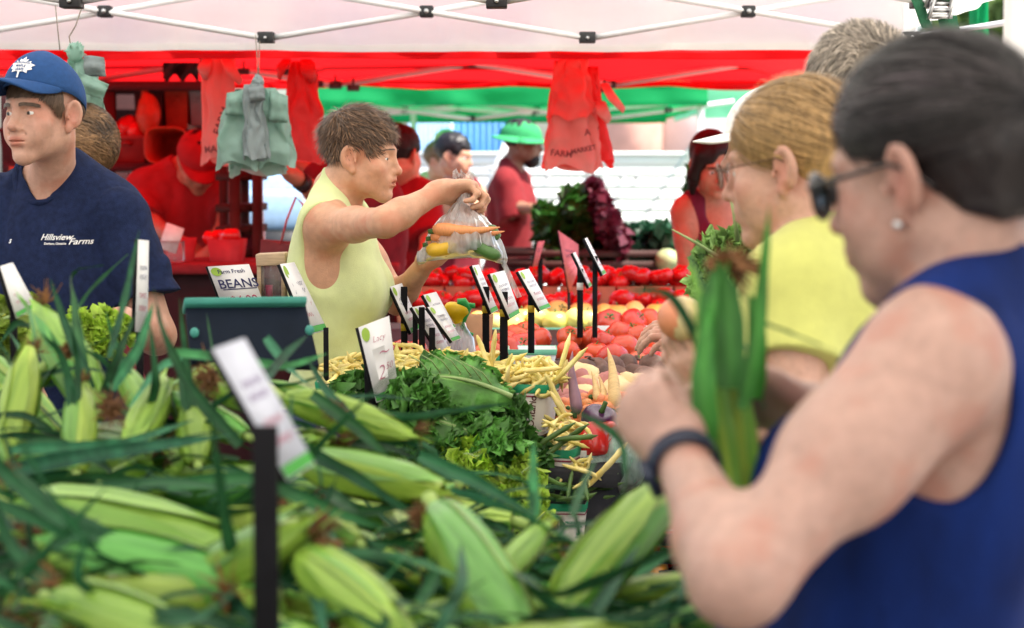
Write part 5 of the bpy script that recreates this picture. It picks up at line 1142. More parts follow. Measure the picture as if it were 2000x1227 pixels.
for i in range(170):
    x, d = rg.uniform(-80, 1250), rg.uniform(1.95, 2.95); top = np.interp(x, [-120, 100, 350, 650, 900, 1150, 1360], [670, 690, 725, 785, 920, 1065, 1145]); y = np.interp(d, [1.95, 3.0], [1240, top+20])+10
    a = rg.uniform(-.5, .5)+(np.pi if rg.rand() < .5 else 0); L = rg.uniform(140, 330); pts = [(x+L*math.cos(a)*s_, y+L*.55*math.sin(a)*s_-35*math.sin(s_*3), d+.1*math.sin(a)*s_) for s_ in (0, .35, .7, 1)]
    j = 24+int(np.argmin([np.linalg.norm(np.array(e.matrix_basis.translation)-P(*pts[0])) for e in E[24:]])); blade(E[j], pts, rg.uniform(.0025, .0075), rg.normal()*.8, tint=rg.choice([.6, .9, 1.2])*np.array([rg.uniform(.8, 1.3), 1, rg.uniform(.8, 1.3)]))
def tuft(px, py, d, r=22, dirn=(0, 0, 1), n=90):
    q = P(px, py, d); k = r*pxm(d); b = MB(); j = int(np.argmin([np.linalg.norm(np.array(e.matrix_basis.translation)-q) for e in E]))
    for _ in range(n):
        dv = rg.normal(size=3)*.8+lit(dirn); dv /= np.linalg.norm(dv); b.tube([q+rg.normal(size=3)*k*.15, q+dv*k*.6+rg.normal(size=3)*k*.15, q+dv*k*rg.uniform(.8, 1.4)+rg.normal(size=3)*k*.3], [.0017, .0014, .0006], 3, cap=False)
    local_link('silk', np.concatenate(b.v), b.f, M_SILK, E[j], E[j].matrix_basis)
for a in ((205, 800, 2.6, 34, (1, -.3, .1)), (415, 735, 2.8, 34, (-.6, 0, -.6)), (620, 1015, 2.3, 30, (.4, 0, -1)), (650, 800, 2.75, 22, (.3, 0, -.5)), (830, 1010, 2.25, 26, (-1, 0, .2)), (640, 1060, 2.15, 22, (.2, 0, -1)), (0, 920, 2.45, 26, (.5, 0, -.6)), (130, 690, 2.8, 16, (0, 0, 1))): tuft(*a)
# stand under the corn
M_WOOD = mat('worn_wood', (.16, .10, .06), rough=.75, var=.35, scale=6, stretch=(1, 8, 8), bump=.3, bscale=20); M_CRATE = mat('black_crate', (.014, .015, .017), rough=.5, var=.3)
cs = thing('corn_stand', 'dark wooden stand under the heap of corn', 'stand', (-.15, 2.55, 0))
b = MB(); pts = []
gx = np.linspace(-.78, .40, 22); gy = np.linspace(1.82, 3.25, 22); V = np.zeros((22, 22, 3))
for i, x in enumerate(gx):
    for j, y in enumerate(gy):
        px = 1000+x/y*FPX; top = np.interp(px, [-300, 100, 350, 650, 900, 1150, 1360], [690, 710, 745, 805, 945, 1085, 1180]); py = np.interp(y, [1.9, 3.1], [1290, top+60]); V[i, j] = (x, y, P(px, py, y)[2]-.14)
b.grid(V); b.build('gap_backing', mat('dark_gap_backing', (.012, .03, .016), rough=.9, var=.4), cs)  # dark sheet added under the ears so the gaps look deep in shade
b = MB(); b.box((-.19, 2.53, .86), (1.26, 1.5, .04)); bevel(b.build('top', M_WOOD, cs, smooth=False), .004)
for yy in (1.80,):
    b = MB(); b.box((-.19, yy, .92), (1.26, .025, .16)); b.build('side_board', M_WOOD, cs, smooth=False)
for lx in (-.76, .38):
    for ly in (1.87, 3.2): b = MB(); b.box((lx, ly, .42), (.06, .06, .84)); b.build('leg', M_WOOD, cs, smooth=False)
# ---- kale
M_KALE = mat('kale_leaf', (.048, .145, .022), rough=.5, var=.35, scale=30, attr=True, rand=.12, trans=.12, spec=.45, bump=.5, bscale=130); M_RIB = mat('kale_rib', (.30, .42, .16), rough=.5, var=.15)
M_LETT = mat('lettuce_leaf', (.33, .50, .05), rough=.5, var=.3, scale=20, attr=True, trans=.3, bump=.4, bscale=60)
def curly_leaf(rng, base, tip, up, w, m_amp=1.0, nu=46, nv=19, frill=True, droop=.25):
    """ruffled leaf from base to tip; up = upper face direction; returns verts, faces, cols, rib points"""
    base, tip, up = lit(base), lit(tip), lit(up); ax = tip-base; L = np.linalg.norm(ax); ax = ax/L; up = up-ax*(up @ ax); up /= np.linalg.norm(up); sd = np.cross(ax, up)
    u = np.linspace(0, 1, nu); v = np.linspace(-1, 1, nv); U, Vv = np.meshgrid(u, v, indexing='ij'); W = w*np.interp(U, [0, .12, .35, .7, .93, 1], [.12, .45, .9, 1, .7, .2]); A = np.abs(Vv)
    f = rng.uniform(9, 13); p1, p2, p3 = rng.rand(3)*6.28; sg = np.sign(Vv)
    h = m_amp*w*(.34*A**1.8*np.sin(f*U*6.28*.5+p1+sg*1.3)+.2*A**2.5*np.sin(f*U*6.28+p2+sg)+.13*A**3*np.sin(f*2.1*U*6.28+p3))
    side = Vv*W*(1-.28*A*m_amp)+sd[0]*0; curl = -droop*w*A**2+.05*w*np.cos(U*9)
    pu = U+m_amp*.05*A**2*np.sin(f*1.5*U*6.28+p3)
    pos = base+ax*(pu*L)[..., None]+sd*side[..., None]+up*((h+curl)+.16*L*np.sin(U*np.pi)-.0*U)[..., None]
    pos += m_amp*.10*w*np.stack([vnoise(pos*70+i*9.1) for i in range(3)], -1)*(A**1.2)[..., None]
    col = (.75+.5*A)[..., None]*np.ones(3)*(1+.25*vnoise(pos*60)[..., None]); col[A < .06] = (5, 3.2, 5)
    F = [(i*nv+j, i*nv+j+1, (i+1)*nv+j+1, (i+1)*nv+j) for i in range(nu-1) for j in range(nv-1)]
    V = [pos.reshape(-1, 3)]; Cc = [np.clip(col.reshape(-1, 3), 0, 9)]; n = nu*nv
    if frill:
        for s_ in (0, nv-1):
            edge = np.stack([np.interp(np.linspace(0, 1, 150), u, pos[:, s_, i]) for i in range(3)], 1); out = sd*(1 if s_ else -1)*1.0; k = np.arange(150); ph = k*1.15+rng.rand()*6
            o1 = edge+out*.012*m_amp*(1+.3*np.sin(k*.37))[:, None]+up*(.013*m_amp*np.sin(ph))[:, None]+ax*(.008*np.cos(ph*1.3))[:, None]; o2 = edge+out*.017*m_amp+up*(.021*m_amp*np.sin(ph+.5))[:, None]+ax*(.012*np.cos(ph*1.3+.5))[:, None]+.004*rng.normal(size=(150, 3))
            G = np.stack([edge, o1, o2], 1); F += [(n+i*3+j, n+i*3+j+1, n+(i+1)*3+j+1, n+(i+1)*3+j) for i in range(149) for j in range(2)]; V.append(G.reshape(-1, 3)); cc = np.ones((150, 3, 3)); cc[:, 1] = 1.25; cc[:, 2] = 1.5; Cc.append(cc.reshape(-1, 3)); n += 450
    rib = base+ax*(u*L)[:, None]+up*(.16*L*np.sin(u*np.pi)+.002)[:, None]
    return np.concatenate(V), F, np.concatenate(Cc), rib
class Leaves:
    def __init__(s): s.V = []; s.F = []; s.C = []; s.n = 0; s.rib = MB()
    def add(s, rng, base, tip, up, w, rr=.004, tone=1.0, **k):
        v, f, c, rib = curly_leaf(rng, base, tip, up, w, **k); s.V.append(v); s.F += [tuple(i+s.n for i in q) for q in f]; s.C.append(c*tone); s.n += len(v); s.rib.tube(rib, np.linspace(rr*1.5, rr*.3, len(rib)), 6)
    def build(s, parent, m, mr=None):
        link_mesh('leaves', np.concatenate(s.V), s.F, m, parent, cols=np.concatenate(s.C)); s.rib.build('rib', mr or M_RIB, parent)
rk = np.random.RandomState(9)
def kale_bunch(label, cx, cy, d, r_px, n, w, seed, tone=(.7, 1.25), m=None, group='bunches of curly kale', cat='kale', nm='kale_bunch', dirs=None, **kw):
    r_ = np.random.RandomState(seed); c = P(cx, cy, d); t = thing(nm, label, cat, c, group); L = Leaves(); R0 = r_px*pxm(d)
    for k in range(n):
        a = r_.rand()*6.28; el = r_.uniform(-.2, 1.1); o = np.array([math.cos(a)*math.cos(el), -abs(math.sin(a))*math.cos(el)*.8, math.sin(el)]); b = c+r_.normal(size=3)*R0*.22; tip = b+o*R0*r_.uniform(.75, 1.1)+np.array([r_.normal()*.3*R0, 0, 0])
        up = np.array([o[0]*.3, -.7, .7])+r_.normal(size=3)*.35; L.add(r_, b-o*R0*.35, tip, up, w*r_.uniform(.75, 1.2), tone=r_.uniform(*tone), **kw)
    L.build(t, m or M_KALE); return t
KB = [('dark curly kale bunch at the left of the kale heap beside the price card', 775, 850, 4.22, 75, 9), ('curly kale bunch in the middle of the kale heap under the broad leaf', 880, 865, 4.18, 85, 10), ('curly kale bunch at the right of the kale heap against the bean basket', 965, 862, 4.2, 72, 10),
      ('kale bunch at the top back of the heap below the yellow beans', 850, 775, 4.34, 75, 8), ('kale bunch at the top right of the heap in front of the printed basket', 925, 785, 4.32, 58, 8), ('kale bunch drooping at the lower right edge beside the white basket', 1022, 908, 4.15, 42, 7), ('small kale bunch at the far left below the bean basket', 712, 790, 4.3, 48, 6), ('kale bunch low in the heap above the pale lettuce', 930, 920, 4.1, 75, 8)]
for i, (lb, x, y, d, r_, n) in enumerate(KB): kale_bunch(lb, x, y, d, r_, n, .058, 100+i)
for i, (lb, x, y) in enumerate((('bright frilly kale tuft in front of the heap, right of the price card', 805, 845), ('frilly kale tuft at the middle front of the heap', 885, 885), ('frilly kale tuft at the right front of the heap below the rib leaf', 970, 880), ('curled kale tuft high at the left of the broad leaf', 800, 790))): kale_bunch(lb, x, y, 4.06, 52, 11, .036, 120+i, (.9, 1.7))
c = P(930, 780, 4.12); t = thing('kale_leaf', 'broad flat kale leaf with pale veins lying on top of the heap', 'kale', c); L = Leaves()
L.add(np.random.RandomState(5), P(1000, 776, 4.12), P(800, 742, 4.16), (-.0, -.75, .6), .075, rr=.004, m_amp=.28, tone=1.5, frill=True)
for k in range(7):
    for s in (-1, 1):
        u = .2+.1*k; a = P(1000-200*u, 776-34*u, 4.12)+np.array([0, 0, .16*.2*math.sin(u*3.14)]); L.rib.tube([a, a+np.array([-.018, -.012*s, .026*s]), a+np.array([-.044, -.022*s, .043*s])], [.0018, .0015, .0006], 5)
L.build(t, M_KALE); 
L = Leaves(); t = thing('kale_leaf', 'kale leaf with a long pale rib drooping over the front of the heap', 'kale', P(850, 855, 4.1)); L.add(np.random.RandomState(6), P(700, 835, 4.12), P(960, 862, 4.05), (0, -.6, .7), .06, m_amp=.5, tone=1.2); L.build(t, M_KALE)
kale_bunch('pale green leaf lettuce in front of the kale', 915, 905, 4.0, 40, 6, .036, 130, (.8, 1.3), M_LETT, 'heads of pale lettuce', 'lettuce', 'lettuce', m_amp=.7)
kale_bunch('yellow green lettuce behind the corn leaf tips, right of the first head', 1010, 955, 4.0, 42, 7, .036, 131, (.7, 1.2), M_LETT, 'heads of pale lettuce', 'lettuce', 'lettuce', m_amp=.7)
kale_bunch('pale lettuce heart low beside the white basket with the leaf emblem', 1010, 1015, 3.95, 45, 7, .035, 132, (.6, 1.1), M_LETT, 'heads of pale lettuce', 'lettuce', 'lettuce', m_amp=.7)
kale_bunch('light green lettuce in front of the boy in the navy shirt', 200, 650, 3.95, 50, 8, .035, 133, (.7, 1.1), M_LETT, 'heads of pale lettuce', 'lettuce', 'lettuce', m_amp=.7)
kale_bunch('green lettuce at the left edge beside the tilted card', 12, 640, 3.8, 60, 9, .045, 134, (.3, .7), M_LETT, 'heads of pale lettuce', 'lettuce', 'lettuce', m_amp=.7)
# ---- till baskets
M_CARD = mat('cream_card', (.72, .69, .62), rough=.75, var=.06, scale=8); M_GREEN_INK = mat('green_ink', (.01, .28, .13), rough=.6, var=.08); M_RED_INK = mat('dark_red_ink', (.25, .02, .05), rough=.6); M_BROWN_CARD = mat('brown_pulp_card', (.45, .24, .13), rough=.85, var=.12, scale=15)
def basket(label, px, py, d, wpx, hpx, yaw=0, m=None, band=True, txt=None, emblem=False, depth=1.0, group='printed produce baskets', nm='produce_basket', bandm=None, taper=.82, redline=True):
    """open tapered card basket; px,py,d = centre of its top front edge"""
    k = pxm(d); w, h = wpx*k, hpx*k; dp = w*depth; c = P(px, py, d); Rz = rotz(yaw); c = c+Rz @ np.array([0, dp/2, 0]); m = m or M_CARD
    t = thing(nm, label, 'basket', c-[0, 0, h], group)
    T = lambda p: c+lit(p) @ Rz.T
    def wall(z0, z1, out, name, mm, par):
        f0 = taper+(1-taper)*(z0+h)/h; f1 = taper+(1-taper)*(z1+h)/h; b = MB(); V = []
        for z, f, o in ((z0, f0, out), (z1, f1, out), (z1, f1, out-.0025), (z0, f0, out-.0025)):
            V.append(T([(-w/2*f-o, -dp/2*f-o, z), (w/2*f+o, -dp/2*f-o, z), (w/2*f+o, dp/2*f+o, z), (-w/2*f-o, dp/2*f+o, z)]))
        V.append(V[0]); b.loft(np.array(V), cap=False); return b.build(name, mm, par, smooth=False)
    wall(-h, 0, 0, 'body', m, t); b = MB(); b.add(T([(-w/2*taper, -dp/2*taper, -h+.003), (w/2*taper, -dp/2*taper, -h+.003), (w/2*taper, dp/2*taper, -h+.003), (-w/2*taper, dp/2*taper, -h+.003)]), [(0, 1, 2, 3)]); b.build('floor', m, t, smooth=False)
    if band: wall(-h*.16, .0015, .0012, 'rim', bandm or M_GREEN_INK, t)
    if redline: wall(-h*.235, -h*.205, .0012, 'stripe', M_RED_INK, t)
    def front(v, f, mm, name, lift=.0032):
        q = np.zeros_like(v); zz = v[:, 1]; fz = taper+(1-taper)*(zz+h)/h; q[:, 0] = v[:, 0]; q[:, 2] = zz; q[:, 1] = -dp/2*fz-lift; b = MB(); b.add(T(q), f); b.build(name, mm, t, smooth=False)
    if txt:
        for (s, size, x, z, rot, mm) in txt:
            v, f = text_mesh(s, size*h, 0, thick=.0003); cr, sr = math.cos(rot), math.sin(rot); v2 = np.stack([v[:, 0]*cr-v[:, 1]*sr+x*w, v[:, 0]*sr+v[:, 1]*cr+z*h, 0*v[:, 0]], 1); front(v2, f, mm, 'lettering')
    if emblem:
        vs, fs = [], []; n = 0
        for s in (-1, 1):
            a = np.linspace(0, 1, 14); lf = np.stack([s*(.01+.10*np.sin(a*3.14)*(1-.3*a)), -.06+.22*a, 0*a], 1); mid = np.stack([s*.008+0*a, -.06+.22*a, 0*a], 1); V = np.stack([mid, lf], 1)*np.array([w*1.2, h, 1]); vs.append(V.reshape(-1, 3)); fs += [(n+i*2, n+i*2+1, n+i*2+3, n+i*2+2) for i in range(13)]; n += 28
        v = np.concatenate(vs); v[:, 1] += -.5*h; front(v, fs, M_GREEN_INK, 'emblem')
    return t, T, w, dp, h
brown = mat('print_brown', (.12, .03, .03), rough=.6)
TX1 = [('Product of', .13, .05, -.45, 1.45, brown), ('Ontario', .2, .25, -.52, 1.45, brown)]; TX2 = [('PRODUCT', .075, .26, -.42, 0, M_GREEN_INK), ('OF CANADA', .075, .26, -.51, 0, M_GREEN_INK), ('2 qt', .09, .33, -.72, 1.5, M_GREEN_INK)]
B1 = [basket('cream basket with a green rim and Ontario print at the front of the yellow beans', 1010, 752, 4.42, 118, 100, -.25, txt=TX1), basket('bean basket with a green rim left of the kale', 668, 748, 4.45, 105, 90, 0), basket('bean basket with a green rim behind the front price card', 780, 738, 4.5, 105, 90, 0), basket('bean basket with a green rim in the middle of the bean row', 890, 735, 4.52, 105, 90, 0)]
B2 = [basket('white basket with a green top standing on the green beans, right of the kale', 1085, 880, 4.2, 62, 95, -.35, txt=[('Ontario', .13, .12, -.55, 1.5, M_RED_INK)]), basket('small white basket of yellow beans beside the green topped one', 1118, 880, 4.28, 56, 95, -.2, band=False, txt=[('Ontario', .1, -.2, -.25, 0, brown)]), basket('white basket with a green leaf emblem below the green beans', 1092, 986, 4.12, 105, 85, -.12, txt=TX2, emblem=True), basket('white basket with red print right of the leaf emblem basket', 1165, 975, 4.3, 60, 80, -.2, band=False, txt=[('Foods', .16, -.1, -.3, 0, M_RED_INK)])]
# ---- beans
M_YB = mat('yellow_bean', (.90, .70, .14), rough=.4, var=.2, scale=30, rand=.18, hue=.012, col2=(.95, .84, .36)); M_GB = mat('green_bean', (.09, .18, .035), rough=.4, var=.25, scale=30, rand=.25)
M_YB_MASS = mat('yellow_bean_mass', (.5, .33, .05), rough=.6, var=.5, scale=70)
def bean_proto(k, m, nm):
    r_ = np.random.RandomState(60+k); L = r_.uniform(.075, .11); u = np.linspace(0, 1, 11); cv = r_.uniform(-.018, .018); c2 = r_.uniform(-.006, .006); pts = np.stack([(u-.5)*L, cv*np.sin(u*3.14)+c2*np.sin(u*6.3), 0*u], 1)
    rad = .0052*np.interp(u, [0, .06, .2, .8, .95, 1], [.35, .7, 1, 1, .45, .12])*(1+.10*np.sin(u*26)); b = MB(); b.tube(pts, rad, 7); me = b.build(nm, m, None); return me
YBP = [bean_proto(k, M_YB, 'yellow_bean') for k in range(6)]; GBP = [bean_proto(k+10, M_GB, 'green_bean') for k in range(4)]
useb = set()
def put(pl, k, pos, Rm, s, label, cat, group=None):
    o = pl[k % len(pl)]
    if o.name in useb: o = dup(o)
    else: useb.add(o.name)
    Mx = M4(Rm, pos, s); o.matrix_world = Mx; o.matrix_basis = Mx; tag(o, label, cat, group); return o
def rrot(tilt=.35):
    return rotz(rg.rand()*6.28) @ roty(rg.normal()*tilt) @ rotx(rg.rand()*6.28)
nb_ = 0
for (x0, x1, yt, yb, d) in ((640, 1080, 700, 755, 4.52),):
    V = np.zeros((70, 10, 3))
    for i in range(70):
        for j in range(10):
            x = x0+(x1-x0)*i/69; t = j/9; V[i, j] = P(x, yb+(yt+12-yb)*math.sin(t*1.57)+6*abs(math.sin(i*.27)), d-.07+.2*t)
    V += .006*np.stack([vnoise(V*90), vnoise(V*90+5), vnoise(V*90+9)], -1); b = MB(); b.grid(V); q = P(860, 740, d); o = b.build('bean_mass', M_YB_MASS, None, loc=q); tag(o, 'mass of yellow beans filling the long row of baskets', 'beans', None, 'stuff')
for x0, x1, yt, yb, d, n in ((640, 720, 705, 752, 4.5, 42), (715, 835, 688, 742, 4.55, 62), (825, 945, 690, 742, 4.57, 62), (930, 1085, 700, 760, 4.47, 100)):
    for i in range(n):
        x = rg.uniform(x0, x1); t = rg.rand()**.8; dd = d-.07+.16*t; y = yb+(yt-yb)*t+10*rg.normal()*.5; y += 26*((x-(x0+x1)/2)/((x1-x0)/2))**2*t*.6
        o = put(YBP, nb_, P(x, y, dd)+[0, 0, 0], rrot(.3 if rg.rand() < .85 else .9), rg.uniform(.85, 1.15), 'yellow wax bean heaped in the printed baskets behind the kale', 'bean', 'yellow wax beans in the long row of baskets'); nb_ += 1
for x, y, d, a in ((1060, 722, 4.42, -.1), (1115, 712, 4.4, -.8), (1085, 770, 4.36, 1.1), (1098, 800, 4.34, 1.0), (1110, 830, 4.33, .9), (1100, 700, 4.45, -1.3), (945, 690, 4.5, 1.2), (962, 690, 4.5, 1.7), (672, 765, 4.4, 1.5)):
    put(YBP, nb_, P(x, y, d), roty(a), 1.15, 'long yellow bean hanging over the rim of a bean basket', 'bean', 'yellow beans poking out over the rims'); nb_ += 1
for i in range(34):
    put(YBP, nb_, P(rg.uniform(1068, 1140), rg.uniform(822, 876), 4.3+.06*rg.normal()), rrot(.4), .9, 'yellow bean in the small baskets under the peppers', 'bean', 'yellow beans in the small front baskets'); nb_ += 1
for i in range(16):
    put(YBP, nb_, P(rg.uniform(1105, 1150), rg.uniform(905, 945), 4.2+.04*rg.normal()), rrot(.4), .9, 'yellow bean spilled among the green beans', 'bean', 'yellow beans among the green beans'); nb_ += 1
put(YBP, nb_, P(1186, 908, 4.15), roty(-.85), 1.25, 'single long yellow bean sticking up in front of the cabbage bag', 'bean', None)
for i in range(70):
    x = rg.uniform(1055, 1150); put(GBP, i, P(x, rg.uniform(925, 985), 4.22+.07*rg.normal()), rrot(.25), rg.uniform(.85, 1.1), 'green bean heaped above the leaf emblem basket', 'bean', 'green beans above the leaf emblem basket')
for i, (x, y, a) in enumerate(((1165, 962, -.35), (1170, 945, -.5), (1160, 975, -.15), (1080, 852, -.55), (1105, 862, -.65), (1125, 855, -.1))): put(GBP, i, P(x, y, 4.17), roty(a), 1.15, 'green bean lying across the rim of the small baskets', 'bean', 'green beans across the rims')
# ---- lumpy produce from signed distances
def lump_mesh(nm, sh, r, h, m, cols=None):
    V, Q = polygonise(sh, np.array([-r]*3), np.array([r]*3), h); return link_mesh(nm, V, Q, m, None, cols=cols(V) if cols else np.ones((len(V), 3)), loc=(0, 0, 0))
M_TOM = mat('tomato_skin', (.62, .055, .02), rough=.22, var=.12, scale=9, rand=.14, hue=.008, spec=.5, coat=.25, sss=.08, col2=(.70, .10, .03)); M_TOM_DARK = mat('red_pepper_skin', (.55, .012, .012), rough=.22, var=.15, scale=9, rand=.2, coat=.3); M_YTOM = mat('yellow_tomato_skin', (.78, .60, .10), rough=.25, var=.15, scale=8, rand=.1, hue=.02, coat=.2, col2=(.82, .72, .25))
M_CALYX = mat('tomato_calyx', (.06, .15, .03), rough=.6, var=.3)
def tomato_root(k, m, nm, lob=.07, r=.038):
    r_ = np.random.RandomState(80+k); t = thing(nm, 'x', nm, (0, 0, 0)); nu, nv = 32, 16; u = np.arange(nu)/nu*2*np.pi; w = np.linspace(-np.pi/2, np.pi/2, nv); W, U = np.meshgrid(w, u, indexing='ij'); p = r_.rand()*6.28; nl = r_.randint(4, 7)
    rad = 1+lob*np.cos(nl*U+p)*np.clip(np.sin(W)*.6+.5, 0, 1)+.03*np.cos(2*U+p*2); X = np.cos(W)**.85*rad; Z = np.sin(W)*.80-.16*np.exp(-(np.cos(W)/.28)**2)*(W > 0)
    b = MB(); b.loft(np.stack([X*np.cos(U), X*np.sin(U), Z], -1)*r); b.build('skin', m, t); b = MB(); z = .62*r
    for j in range(5):
        a = j*1.257+p; d = np.array([math.cos(a), math.sin(a), 0]); s_ = np.array([-math.sin(a), math.cos(a), 0]); b.add([d*.001+[0, 0, z], d*.010+s_*.0032+[0, 0, z+.004], d*.024+[0, 0, z+.003-.004*r_.rand()], d*.010-s_*.0032+[0, 0, z+.004]], [(0, 1, 2, 3)])
    b.tube([(0, 0, z-.002), (.001, 0, z+.006), (.003, .001, z+.012)], [.002, .0018, .0022], 6); b.build('calyx', M_CALYX, t); return t
TOM = [tomato_root(k, M_TOM, 'tomato') for k in range(5)]; YTOM = [tomato_root(k+7, M_YTOM, 'yellow_tomato', .03) for k in range(3)]; PTOM = [tomato_root(k+14, M_TOM_DARK, 'red_pepper', .11) for k in range(4)]
def tilt(): return rotz(rg.rand()*6.28) @ rotx(rg.normal()*.5) @ roty(rg.normal()*.4)
NT = [(1112, 660, 5.55), (1165, 688, 5.42), (1110, 690, 5.4), (1197, 700, 5.3), (1222, 682, 5.42), (1180, 668, 5.52), (1268, 668, 5.5), (1300, 660, 5.55), (1268, 697, 5.3), (1245, 716, 5.22), (1305, 708, 5.25), (1150, 662, 5.6), (1208, 655, 5.62), (1332, 688, 5.4), (1240, 655, 5.62), (1290, 685, 5.42), (1140, 708, 5.3), (1330, 715, 5.25), (1240, 690, 5.45), (1345, 665, 5.5)]
for i, (x, y, d) in enumerate(NT): put(TOM, i, P(x, y, d), tilt(), rg.uniform(.82, 1.2), 'ripe red tomato in the heap behind the beets', 'tomato', 'red tomatoes heaped behind the beets')
for i in range(24): put(TOM, i, P(rg.uniform(1095, 1350), rg.uniform(672, 722), 5.62)+[0, rg.uniform(0, .1), -.03], tilt(), 1, 'ripe red tomato in the heap behind the beets', 'tomato', 'red tomatoes heaped behind the beets')
for i, (x, y, d) in enumerate(((1190, 630, 5.9), (1238, 629, 5.9), (1270, 628, 5.95), (1305, 630, 5.95), (1340, 630, 5.95))): put(TOM, i, P(x, y, d), rotz(i) @ rotx(.9), 1.12, 'large red tomato in a row on the white tray', 'tomato', 'red tomatoes on the white tray')
for i, (x, y, d) in enumerate(((1012, 658, 5.6), (985, 668, 5.5), (1050, 664, 5.6), (1030, 650, 5.75), (965, 690, 5.3), (990, 685, 5.3), (1020, 678, 5.4), (950, 700, 5.3))): put(TOM, i, P(x, y, d), tilt(), 1.1, 'red tomato among the black sign posts behind the beans', 'tomato', 'red tomatoes among the sign posts')
put(TOM, 2, P(787, 690, 5.0), tilt(), 1, 'red tomato just right of the vendor behind the beans', 'tomato'); put(TOM, 3, P(812, 688, 5.05), tilt(), .9, 'small red tomato by the group of black sign posts', 'tomato')
for i, (x, y, d) in enumerate(((965, 630, 6.1), (1000, 633, 6.1), (1020, 622, 6.2), (1052, 622, 6.15), (1085, 628, 6.1), (1125, 626, 6.1), (1147, 624, 6.12), (1178, 617, 6.3), (1205, 614, 6.3), (1240, 612, 6.35), (1285, 612, 6.35), (1090, 610, 6.35), (1135, 610, 6.35), (1045, 610, 6.35), (1350, 612, 6.3), (930, 632, 6.1))): put(YTOM, i, P(x, y, d+.52), tilt() if i % 2 else rotz(i), 1.17, 'pale yellow tomato in the bright row behind the red ones', 'tomato', 'yellow tomatoes in the bright row')
# white trays and green rimmed baskets under them
M_WHITE_PL = mat('white_plastic', (.8, .82, .82), rough=.4, var=.04)
tray = thing('tray', 'long white tray under the row of large red tomatoes', 'tray', P(1240, 660, 5.85)); b = MB(); a0, a1 = P(1165, 645, 5.84), P(1345, 645, 5.84); b.box(((a0+a1)/2)+[0, .1, -.03], (a1[0]-a0[0], .24, .012)); bevel(b.build('base', M_WHITE_PL, tray, smooth=False), .003)
b = MB(); b.box((a0+a1)/2+[0, -.02, -.008], (a1[0]-a0[0], .008, .045)); b.build('front_rim', M_WHITE_PL, tray, smooth=False)
for i, x in enumerate((950, 1010, 1070, 1132)): basket('white basket with a thin green rim, number %d from the left under the yellow tomatoes' % (i+1) if 0 else ['white basket under the yellow tomatoes behind the spray bottle', 'white basket under the yellow tomatoes between the first black posts', 'white basket under the yellow tomatoes in the middle of the row', 'white basket under the yellow tomatoes next to the tray'][i], x, 641, 6.56, 58, 45, 0, M_WHITE_PL, band=True, redline=False, group='white baskets of yellow tomatoes', bandm=mat('pale_green_rim', (.2, .6, .4), rough=.5))
basket('white basket with green lettering wrapped in clear plastic behind the yellow beans', 1040, 684, 5.15, 95, 60, 0, M_WHITE_PL, band=True, redline=False, txt=[('||||||||||||', .2, 0, -.2, 0, M_GREEN_INK)] if 0 else None, bandm=mat('pale_green_rim', (.2, .6, .4)))
basket('white basket with a bright green side under the red tomatoes', 965, 700, 5.05, 62, 40, 0, M_GREEN_INK, band=False, redline=False)
basket('brown pulp basket behind the spray bottle', 930, 618, 5.35, 68, 80, 0, M_BROWN_CARD, band=False, redline=False, taper=.75, group=None)
# ---- beets, potatoes, carrots, parsnips
M_BEET = mat('beet_skin', (.16, .085, .065), rough=.75, var=.4, scale=22, rand=.25, bump=.6, bscale=60, blotch=((.34, .27, .22), 14, .55)); M_POT = mat('red_potato_skin', (.46, .17, .15), rough=.55, var=.2, scale=14, rand=.15, bump=.2, bscale=60); M_WPOT = mat('pale_potato_skin', (.70, .54, .28), rough=.55, var=.15, scale=12, rand=.12, bump=.2, bscale=50); M_CARROT = mat('carrot_skin', (.85, .33, .13), rough=.5, var=.15, scale=20, rand=.12, hue=.012, bump=.3, bscale=40, stretch=(3, 3, 30)); M_PARS = mat('parsnip_skin', (.72, .50, .22), rough=.6, var=.2, scale=20, bump=.3, bscale=40, stretch=(3, 3, 30)); M_PURPLE_C = mat('purple_carrot_skin', (.30, .17, .22), rough=.6, var=.2)
def lump(k, m, nm, r, asp=(1, 1, 1), root=False, noise=.12):
    r_ = np.random.RandomState(150+k); b = MB(); b.ell((0, 0, 0), np.array(asp)*r, 20, 12); v = np.concatenate(b.v); n = v/np.linalg.norm(v, axis=1)[:, None]; v = v+n*(noise*r*fbm(v/r*1.1+k*7.7, 2))[:, None]; b.v = [v]
    if root: b.tube([(0, 0, -r*.9), (.004, 0, -r*1.5), (.010, .003, -r*2.3)], [r*.22, r*.09, .001], 6); 
    if root: [b.tube([(0, 0, r*.85), (r_.normal()*.006, r_.normal()*.006, r*1.15), (r_.normal()*.014, r_.normal()*.014, r*1.4)], [.005, .004, .003], 5) for _ in range(3)]
    return b.build(nm, m, None, loc=(0, 0, 0))
BEETS = [lump(k, M_BEET, 'beet', .036, (1, 1, .92), True, .14) for k in range(4)]; POTS = [lump(k+5, M_POT, 'red_potato', .036, (1.25, .95, .9), noise=.2) for k in range(4)]; WPOTS = [lump(k+9, M_WPOT, 'pale_potato', .044, (1.3, .95, .85), noise=.2) for k in range(4)]
for i, (x, y, d) in enumerate(((1115, 735, 4.98), (1165, 722, 5.05), (1140, 730, 5.0), (1195, 722, 5.1), (1225, 715, 5.15), (1205, 740, 5.0), (1240, 738, 5.0), (1275, 720, 5.1), (1300, 728, 5.05), (1180, 745, 4.95), (1260, 745, 4.97), (1325, 720, 5.1), (1095, 728, 5.05), (1310, 745, 5.0), (1150, 745, 4.95))): put(BEETS, i, P(x, y, d), tilt() @ rotx(1.2), rg.uniform(.85, 1.15), 'earthy brown beet in front of the tomatoes', 'beet', 'beets in front of the tomatoes')
